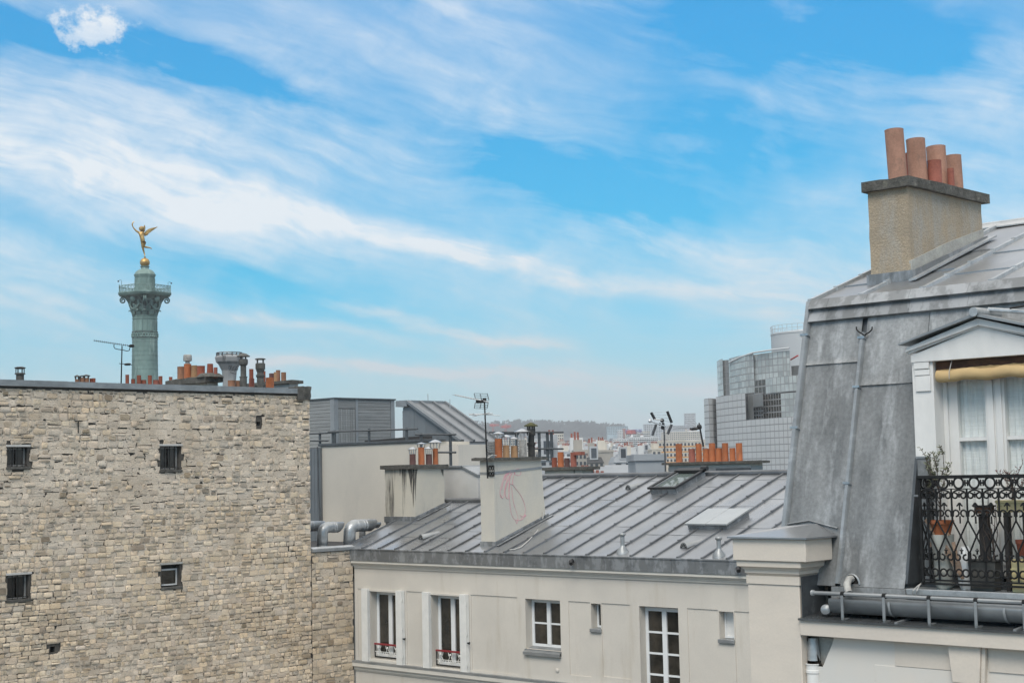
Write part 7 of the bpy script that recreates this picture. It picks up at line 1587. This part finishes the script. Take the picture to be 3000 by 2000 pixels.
facade([(468, 382), (492, 390)], (300, 392), 0, 0, 4, [1], 'paneldark', zt=zt1 - .3, zb=zt0 + .02)
# dark recess right of it: blank dark panel, opening, dark glazing
facade([(492, 386), (545, 384)], (500, 385), 0, 0, 1, [1], 'paneldark', zt=zt1 - .2, zb=zt0 + .05)
facade([(545, 383), (640, 379)], (600, 380), 742, 866, 1, [1], 'paneldark')
facade([(545, 386), (640, 382)], (600, 380), 868, 985, 3, [4], 'darkglass', gap=.35)
facade([(640, 384), (820, 376)], (730, 379), 738, 985, 4, [7], 'darkglass', gap=.30)
# left cylinder tower in three facets
ztT = zat(*gpos(100, 404), zO(0, 790)[1])
facade([(60, 408), (108, 403), (145, 404), (178, 408)], (100, 404), 0, 0, 10, [1, 1, 1], 'panel', zt=ztT, zb=ztT - ROW * 1.06 * 10, base=0)
# glass drum
ztd = zat(*gpos(560, 392), zO(0, 347)[1]); zbd = zt1 - .02
facade([(200, 421), (228, 415), (256, 412)], (230, 415), 412, 770, 6, [1, 1], 'curtainglass', gap=.2)
facade([(256, 413), (318, 411)], (300, 411), 412, 760, 6, [2], 'paneldark', gap=.2)
facade([(320, 409), (400, 402), (480, 396), (562, 392)], (440, 399), 372, 750, 6, [4, 4, 4], 'curtainglass', gap=.26)
facade([(562, 393), (640, 389), (750, 385), (850, 382), (918, 381)], (740, 385), 338, 600, 4, [2, 3, 2, 2], 'curtainglass', gap=.26)
facade([(930, 384), (1010, 382)], (960, 383), 470, 560, 1, [1], 'paneldark')
facade([(562, 391), (672, 386)], (600, 388), 604, 740, 2, [3], 'darkglass', gap=.35)
facade([(672, 383), (740, 379), (820, 376), (900, 373), (980, 371), (1120, 370)], (760, 378), 582, 735, 2, [3, 2, 2, 2, 3], 'curtainglass', gap=.24)
facade([(815, 376), (900, 373), (980, 371), (1120, 370)], (860, 374), 735, 985, 4, [2, 2, 3], 'curtainglass', gap=.24)
m_ = MB(); pts = [V((*gpos(*p), ztd + dz)) for p, dz in (((320, 408), -1.2), ((440, 399), -.4), ((562, 391), 0), ((740, 384), .1), ((918, 380), .2))]; m_.path(pts, .25, 5); m_.build('parapet', 'glazebar', op)
m_ = MB(); a = V((*gpos(928, 383), 0)); z = zat(*gpos(928, 383), zO(0, 412)[1]); m_.path([V((*gpos(928, 383), z)), V((*gpos(1000, 380), z + .8))], .22, 5); m_.build('red_rail', 'cranered', op)
Dt = 432; tq = gpos(1105, Dt); rT = 360 * .2997 * Dt / F; zt = zat(*tq, zO(0, 138)[1])
tk = T('storage_tank', 'large pale round tank with a railed top beside the panelled building', 'tank', V((tq[0], tq[1], 0)))
m_ = MB(); m_.lathe((tq[0], tq[1], 0), [(rT, 0), (rT, zt - 1.0), (rT * 1.012, zt - .9), (rT * 1.012, zt - .5), (rT * .99, zt - .4), (rT * .3, zt + .5)], 56); m_.build('shell', 'tank', tk)
m_ = MB()
for k in range(40): t_ = k * math.pi / 20; m_.tube((tq[0] + rT * math.cos(t_), tq[1] + rT * math.sin(t_), zt - .5), (tq[0] + rT * math.cos(t_), tq[1] + rT * math.sin(t_), zt + 1.6), .07, n=4)
for h_ in (.6, 1.6): m_.path([(tq[0] + rT * math.cos(k * math.pi / 20), tq[1] + rT * math.sin(k * math.pi / 20), zt + h_) for k in range(40)], .07, 4, closed=True)
m_.build('railing', 'tank', tk)
m_ = MB(); a = math.atan2(-tq[1], -tq[0]) + 1.05; m_.tube((tq[0] + rT * 1.01 * math.cos(a), tq[1] + rT * 1.01 * math.sin(a), 0), (tq[0] + rT * 1.01 * math.cos(a), tq[1] + rT * 1.01 * math.sin(a), zt), .12, n=5); m_.build('pipe', 'tank', tk)

# ================================================================== THE CITY BEYOND
rc = random.Random(77)
VW = -(R @ V((0, 0, -1))); VW.z = 0; VW.normalize()          # towards the viewer
RT = V((-VW.y, VW.x, 0)); RT = RT if (R.transposed() @ RT).x > 0 else -RT
def block(label, x0, x1, yt, D, wall, style='flat', rows=0, yb=None, deep=14.0, yaw=0.0, cols=None, band=None, zf=zY, chims=0, balc=None, single=False, name='city_building', cat='building', group=None):
    """a far building standing on the ground; x0..yt are photo marks through zf"""
    c = (zf((x0 + x1) / 2, yt)); q = atD(c, D); q.z -= 3.0 if style == 'ridge' else 0; u = (RT * math.cos(yaw) + VW * math.sin(yaw)); n = V((u.y, -u.x, 0)); n = n if n.dot(VW) > 0 else -n
    wd = (zf(x1, 0)[0] - zf(x0, 0)[0]) * D / F / max(.3, math.cos(yaw)); zt = q.z; o = V((q.x, q.y, 0)); fr = Fr(o, u, n); hw = wd / 2
    t = T(name, label, cat, o, group)
    mz = zt
    if style == 'mansard': mz = zt - min(4.5, wd * .3)
    m_ = MB(); fr.box(m_, -hw, hw, -deep, 0, 0, mz); m_.build('wall', wall, t, smooth=0)
    zb = atD(zf((x0 + x1) / 2, yb), D).z if yb else mz - 3.1 * rows
    if style == 'mansard':
        m_ = MB(); P = fr.p; k = (zt - mz) * .42; m_.hexa([P(-hw, .15, mz + .01), P(hw, .15, mz + .01), P(hw, -deep, mz + .01), P(-hw, -deep, mz + .01), P(-hw + k, -k, zt), P(hw - k, -k, zt), P(hw - k, -deep + k, zt), P(-hw + k, -deep + k, zt)]); rf_ = m_.build('roof', 'zincfar' if wall != 'stainblock' else 'darkroof', t, smooth=0)
        nd = max(1, int(wd / 3.2))
        for i in range(nd):
            uc = -hw + wd * (i + .5) / nd; m_ = MB(); fr.box(m_, uc - .65, uc + .65, -1.6, .0, mz + .5, mz + 2.6); d_ = m_.build('dormer', 'greyblock', rf_, smooth=0); m_ = MB(); fr.box(m_, uc - .42, uc + .42, -.1, .03, mz + .75, mz + 2.3); m_.build('window', 'farglass', d_, smooth=0)
    elif style == 'flat':
        m_ = MB(); fr.box(m_, -hw - .15, hw + .15, -deep, .15, zt + .002, zt + .5); rf_ = m_.build('parapet', wall, t, smooth=0)
    else:
        m_ = MB(); P = fr.p; hgt = wd * .18 if style == 'gable' else 1.5
        m_.prism([P(-hw - .3, .4, zt), P(-hw - .3, -deep / 2, zt + hgt + 1.5), P(-hw - .3, -deep - .4, zt)], u * (wd + .6)); rf_ = m_.build('roof', 'zincfar' if rc.random() < .6 else 'darkroof', t, smooth=0)
    if rows:
        cn = cols or max(2, int(wd / 2.9)); fh = (mz - zb) / rows; allw = MB(); bars = MB()
        for r_ in range(rows):
            z1_ = mz - fh * r_ - fh * .22; z0_ = z1_ - fh * .52
            if balc: fr.box(bars, -hw + .2, hw - .2, 0, 1.0, mz - fh * (r_ + 1) + .02, mz - fh * (r_ + 1) + fh * .36)
            if band: m_ = MB(); fr.box(m_, -hw + .05, hw - .05, .002, .14, mz - fh * (r_ + 1) + fh * .02, mz - fh * (r_ + 1) + fh * .24 ); m_.build('band', band, t, smooth=0)
            for i in range(cn):
                uc = -hw + wd * (i + .5) / cn; w2 = wd / cn * .28
                if single: m_ = MB(); fr.box(m_, uc - w2 * 1.25, uc + w2 * 1.25, 0.003, .10, z0_ - .12, z1_ + .12); f_ = m_.build('window', 'whiteblock', t, smooth=0); m_ = MB(); fr.box(m_, uc - w2, uc + w2, .08, .12, z0_, z1_); m_.build('pane', 'farglass', f_, smooth=0)
                else: fr.box(allw, uc - w2, uc + w2, .0, .05, z0_, z1_)
        if allw.v: allw.build('windows', 'farglass', t, kind='stuff', smooth=0)
        if bars.v: bars.build('balconies', balc, t, kind='stuff', smooth=0)
    for i in range(chims):
        uc = rc.uniform(-hw * .85, hw * .85); m_ = MB(); ch_ = rc.uniform(1.4, 2.6); cw_ = rc.uniform(.5, 1.3); dn = rc.uniform(-deep * .6, -1.5)
        fr.box(m_, uc - cw_, uc + cw_, dn - .4, dn + .4, zt - .6, zt + ch_); cc = m_.build('chimney', rc.choice((wall, 'creamblock', 'stainblock', 'whiteblock')), t, smooth=0)
        m_ = MB()
        for k in range(max(2, int(cw_ / .25))): fr.box(m_, uc - cw_ * .85 + k * .42, uc - cw_ * .85 + k * .42 + .26, dn - .13, dn + .13, zt + ch_, zt + ch_ + rc.uniform(.5, .9))
        m_.build('pots', 'pot_brick', cc, kind='stuff', smooth=0)
    return t
G1 = 'far white apartment blocks under the wooded hill'
block('wide white terrace of houses with small chimneys below the wooded hill', 870, 1330, 300, 1250, 'whiteblock', 'ridge', 3, 420, chims=9, cols=16)
block('pale block with a taller white tower behind the dark railing', 880, 1005, 228, 900, 'creamblock', 'flat', 7, 470, cols=5)
block('long pale block with stacked balcony rows right of the white terrace', 1335, 1530, 308, 1100, 'whiteblock', 'flat', 6, 470, balc='palebalc', cols=10)
block('grey white block with horizontal balcony bands near the middle of the skyline', 1530, 1640, 300, 1150, 'greyblock', 'flat', 7, 470, balc='palebalc', cols=6)
block('white slab with seven balcony rows left of the leaning aerial', 1640, 1830, 292, 1000, 'whiteblock', 'flat', 7, 460, balc='palebalc', cols=9)
block('broad white apartment block right of the slab with balcony rows', 1830, 2210, 268, 1050, 'whiteblock', 'flat', 6, 410, balc='palebalc', cols=16, chims=3)
block('block with a blue grey glazed top standing on the skyline', 1562, 1828, 128, 1900, 'bluegrey', 'flat', 5, 230, cols=12)
block('narrow white tower with a red brown flank', 1700, 1765, 178, 1500, 'whiteblock', 'flat', 6, 290, cols=3); block('red brown slab leaning on the narrow white tower', 1766, 1798, 160, 1510, 'redblock', 'flat')
block('stepped pale block under the red crane parts', 1800, 2110, 195, 1450, 'creamblock', 'flat', 4, 290, balc='palebalc', cols=14, chims=2)
block('grey tower block left of the tallest tower', 2035, 2200, 100, 2000, 'greyblock', 'flat', 9, 300, cols=6)
block('tallest far grey tower near the panelled building', 2555, 2690, 0 - 40, 2300, 'greyblock', 'flat', 12, 300, cols=8)
block('far pale block between the two grey towers', 2190, 2560, 118, 2200, 'greyblock', 'flat', 8, 300, cols=14)
block('low pale block in front of the tallest grey tower', 2270, 2760, 200, 1300, 'creamblock', 'flat', 4, 300, cols=18, chims=4)
block('cream apartment building with orange floor bands behind the nine pots', 2215, 2900, 320, 520, 'creamblock', 'flat', 4, 590, band='orangeband', cols=15, single=True)
block('white block behind the dark railing frame', 560, 880, 290, 1000, 'whiteblock', 'flat', 6, 480, balc='palebalc', cols=12)
block('pale block far behind the dark flue stack', 100, 560, 300, 1150, 'creamblock', 'flat', 5, 460, cols=16, chims=3)
block('long grey roofed building with a row of windows below the white terrace', 990, 1390, 385, 700, 'creamblock', 'ridge', 2, 440, cols=14, chims=2)
block('stained chimney wall block with red pots in the middle distance', 1330, 1640, 455, 330, 'stainblock', 'flat', 0, chims=4, deep=6)
block('grey zinc mansard row with three dormers', 1640, 2215, 470, 420, 'greyblock', 'mansard', 2, 640, chims=3)
block('pale house with skylights right of the stained chimney wall', 1660, 1880, 400, 560, 'whiteblock', 'ridge', 3, 500, cols=6, chims=2)
block('pale building with an arcade of tall thin windows', 1930, 2130, 395, 600, 'whiteblock', 'flat', 1, 470, cols=10)
block('old house with a dark double roof and tall white windows', 1270, 1520, 515, 240, 'stainblock', 'mansard', 2, 700, cols=4, chims=2)
block('dark slate roofed house beside the grey zinc wall', 1640, 1900, 505, 260, 'greyblock', 'mansard', 2, 700, chims=1)
block('low stained house hidden behind the four mixed pots', 1150, 1300, 470, 200, 'stainblock', 'flat', 2, 640, cols=3, chims=2)
block('dark roofed house behind the drawn-on chimney', 700, 900, 500, 180, 'greyblock', 'mansard', 1, 640, chims=1)
block('plain grey zinc clad block left of the nine orange pots', 1925, 2300, 560, 120, 'zincfar', 'flat', 0, deep=8)
block('low zinc roofed house with a yellow shop blind', 1620, 1990, 610, 150, 'zincfar', 'ridge', 0, chims=2)
block('low stained roof with red ridge tiles just behind the zinc ridge', 1180, 1660, 640, 130, 'stainblock', 'ridge', 0, chims=5)
for k in range(16):                                    # fill between, each its own house
    D = rc.uniform(600, 1000); x = 620 + 105 * k + rc.uniform(-20, 20); w_ = rc.uniform(90, 170)
    shade = ('whiteblock', 'creamblock', 'greyblock', 'whiteblock')[k % 4]
    pos = ['far left behind the railing', 'behind the flue stack', 'left of the white terrace', 'below the left end of the wood', 'below the middle of the wood', 'left of the glazed block', 'under the glazed block', 'below the red brown slab', 'left of the crossed aerial', 'behind the crossed aerial', 'right of the crossed aerial', 'below the grey towers', 'left of the orange banded building', 'behind the orange banded building', 'below the tallest tower', 'beside the panelled building'][k]
    block('small %s house %s' % ({'whiteblock': 'white', 'creamblock': 'cream', 'greyblock': 'grey'}[shade], pos), x, x + w_, rc.uniform(350, 440), D, shade, rc.choice(('flat', 'ridge', 'mansard')), 3, 560, chims=rc.choice((1, 2, 3)), group='small houses in the middle distance')
for D, ya, yb_, n, wlo, whi, yfl in ((1250, 318, 350, 26, 45, 100, 470), (820, 372, 408, 22, 55, 120, 520), (520, 425, 462, 16, 70, 150, 620)):
    for k in range(n):                                 # dense rows of small pale blocks, nothing tells them apart
        x = 630 + 1700 * (k + rc.uniform(-.2, .2)) / n; w_ = rc.uniform(wlo, whi); sh = rc.choice(('whiteblock', 'whiteblock', 'creamblock', 'greyblock', 'stainblock' if D < 900 else 'whiteblock'))
        block('small block among the dense rows of far rooftops', x, x + w_, rc.uniform(ya, yb_), D * rc.uniform(.93, 1.07), sh, rc.choice(('flat', 'flat', 'ridge', 'mansard')), rc.choice((2, 3)), yfl, chims=rc.choice((1, 2, 2)), balc=rc.choice((None, None, 'palebalc')), group='dense rows of far rooftops')
ft = MB(); rt9 = random.Random(5)                       # the rest of the town, too far and dense to count
for k in range(900):
    D = rt9.uniform(700, 2300); q = atD((rt9.uniform(-900, 4600), 1380), D); hgt = 17 + D * rt9.uniform(-.002, .0125) * (1 if rt9.random() < .85 else 1.5); a = rt9.uniform(-.4, .4)
    u = (RT * math.cos(a) + VW * math.sin(a)) * rt9.uniform(6, 22); n_ = V((-u.y, u.x, 0)).normalized() * rt9.uniform(5, 9); o = V((q.x, q.y, 0)); c4 = [o - u - n_, o + u - n_, o + u + n_, o - u + n_]
    g_ = rt9.choice((.62, .58, .5, .42, .3)); tn = (g_, g_ * rt9.uniform(.94, 1), g_ * rt9.uniform(.86, 1)); n0 = len(ft.v)
    ft.hexa(c4 + [p + V((0, 0, hgt)) for p in c4]); k2 = .72; ft.hexa([p * 1.0 + V((0, 0, hgt + .01)) for p in c4] + [o + (p - o) * k2 + V((0, 0, hgt + 2.6)) for p in c4]) if rt9.random() < .5 else ft.hexa([o + (p - o) * .3 + V((0, 0, hgt + .01)) for p in c4] + [o + (p - o) * .3 + V((0, 0, hgt + 2.2)) for p in c4])
    ft.tint += [tn] * 8 + [(.22, .23, .25) if rt9.random() < .6 else tn] * 8
ft.build('far_town', mat('far_town', (1, 1, 1), (.8, .8, .8), .2, rough=.85, attr=True), kind='stuff', label='dense pale town stretching away to the horizon', cat='town', smooth=0)
# cranes: red lattice parts over the roofs
def crane(label, pts, D, m='cranered', r=.9):
    q = atD(zY(*pts[0][0]), D); t = T('tower_crane', label, 'crane', V((q.x, q.y, 0)))
    for nm, a, b in (('mast', 0, 0), ('jib', 1, 1)):
        A, B = atD(zY(*pts[a][0]), D), atD(zY(*pts[a][1]), D); m_ = MB(); d = (B - A); L_ = d.length; d.normalize(); w_ = d.orthogonal().normalized(); v_ = d.cross(w_); k = max(4, int(L_ / 3)); c_ = [w_ * r + v_ * r, w_ * r - v_ * r, -w_ * r - v_ * r, -w_ * r + v_ * r]
        for c in c_: m_.tube(A + c, B + c, .22, n=4)
        for i in range(k):
            for j in range(4): m_.tube(A + d * (L_ * i / k) + c_[j], A + d * (L_ * (i + 1) / k) + c_[(j + 1) % 4], .15, n=4)
        m_.build(nm, m, t, smooth=0)
    c = atD(zY(*pts[2][0]), D); m_ = MB(); s_ = pts[2][1]; m_.box(c.x - s_, c.x + s_, c.y - s_, c.y + s_, c.z - s_ * .5, c.z + s_ * .5); m_.build('cab', 'cranered', t, smooth=0)
crane('small red tower crane left of the mossy flue cap', [((268, 300), (268, 92)), ((200, 130), (340, 122)), ((268, 128), 3.0)], 1700)
crane('red crane box and pale jib far left over the roofs', [((108, 300), (108, 100)), ((60, 108), (190, 108)), ((108, 112), 2.6)], 1900)
crane('red crane over the stepped pale block with a blue mast', [((1868, 400), (1868, 180)), ((1790, 192), (2010, 182)), ((1868, 196), 3.2)], 1300, 'craneblue')
# wooded hill
hp = [(-200, 190), (200, 180), (400, 168), (600, 172), (800, 165), (950, 178), (1100, 176), (1250, 186), (1400, 192), (1520, 205), (1700, 225), (1900, 240), (2200, 250), (2800, 260)]
DH = 3000
m_ = MB()
hp = [(x, y + 16) for x, y in hp]
for x, y in hp: q = atD(zY(x, y + 12), DH); q2 = atD(zY(x, 300), DH - 500); m_.v += [V((q2.x, q2.y, 0)), V((q2.x, q2.y, 0)) * .5 + V((q.x, q.y, q.z)) * .5, q, q - VW * 700]
for i in range(len(hp) - 1):
    for j in range(3): a = i * 4 + j; m_.f.append((a, a + 4, a + 5, a + 1))
m_.build('hill', 'hill', kind='structure', smooth=60)
wd_ = MB(); tb = random.Random(13)
def hy(x):
    for (xa, ya), (xb, yb) in zip(hp, hp[1:]):
        if xa <= x <= xb: return ya + (yb - ya) * (x - xa) / (xb - xa)
    return 260
for k in range(2600):                                  # winter trees: sprays of bare branches
    x = tb.uniform(-180, 1750); back = tb.random(); D = DH - 480 * back * tb.random(); y = hy(x) + 10 + (300 - hy(x)) * (DH - D) / 480 * .55
    b = atD(zY(x, y), D); h_ = tb.uniform(6, 14) * tb.choice((.8, 1, 1, 1.7))
    wd_.path([b, b + V((0, 0, h_ * .5))], [.8, .5], 3, cap=False)
    for j in range(9):
        a = tb.uniform(0, 6.28); e = b + V((0, 0, h_ * tb.uniform(.55, 1.0))) + RT * math.cos(a) * h_ * .36 * tb.random() + VW * math.sin(a) * 4
        s_ = h_ * tb.uniform(.05, .14); wd_.poly(e + RT * s_ * tb.uniform(.6, 1) + V((0, 0, s_ * .3)), e + V((0, 0, s_ * tb.uniform(.7, 1.3))), e - RT * s_ * tb.uniform(.6, 1), e - V((0, 0, s_ * .9)))
wd_.build('wood', 'bare', kind='stuff', label='leafless wood covering the far hill behind the roofs', cat='wood', smooth=0, fix=False)

# ================================================================== HAZE
HZ = True
if HZ:
    m_ = MB(); m_.box(-4490, 2990, -1490, 6490, -1, 150); hz = m_.build('haze', 'asphalt', kind='stuff', label='thin pale haze over the whole city', cat='haze', smooth=0)
    hm = bpy.data.materials.new('haze'); hm.use_nodes = True; nt = hm.node_tree; nt.nodes.remove(nt.nodes['Principled BSDF']); pv_ = nt.nodes.new('ShaderNodeVolumePrincipled')
    pv_.inputs['Color'].default_value = (.93, .95, .97, 1); pv_.inputs['Density'].default_value = .00025; pv_.inputs['Anisotropy'].default_value = .2
    nt.links.new(pv_.outputs[0], nt.nodes['Material Output'].inputs['Volume']); hz.data.materials.clear(); hz.data.materials.append(hm)
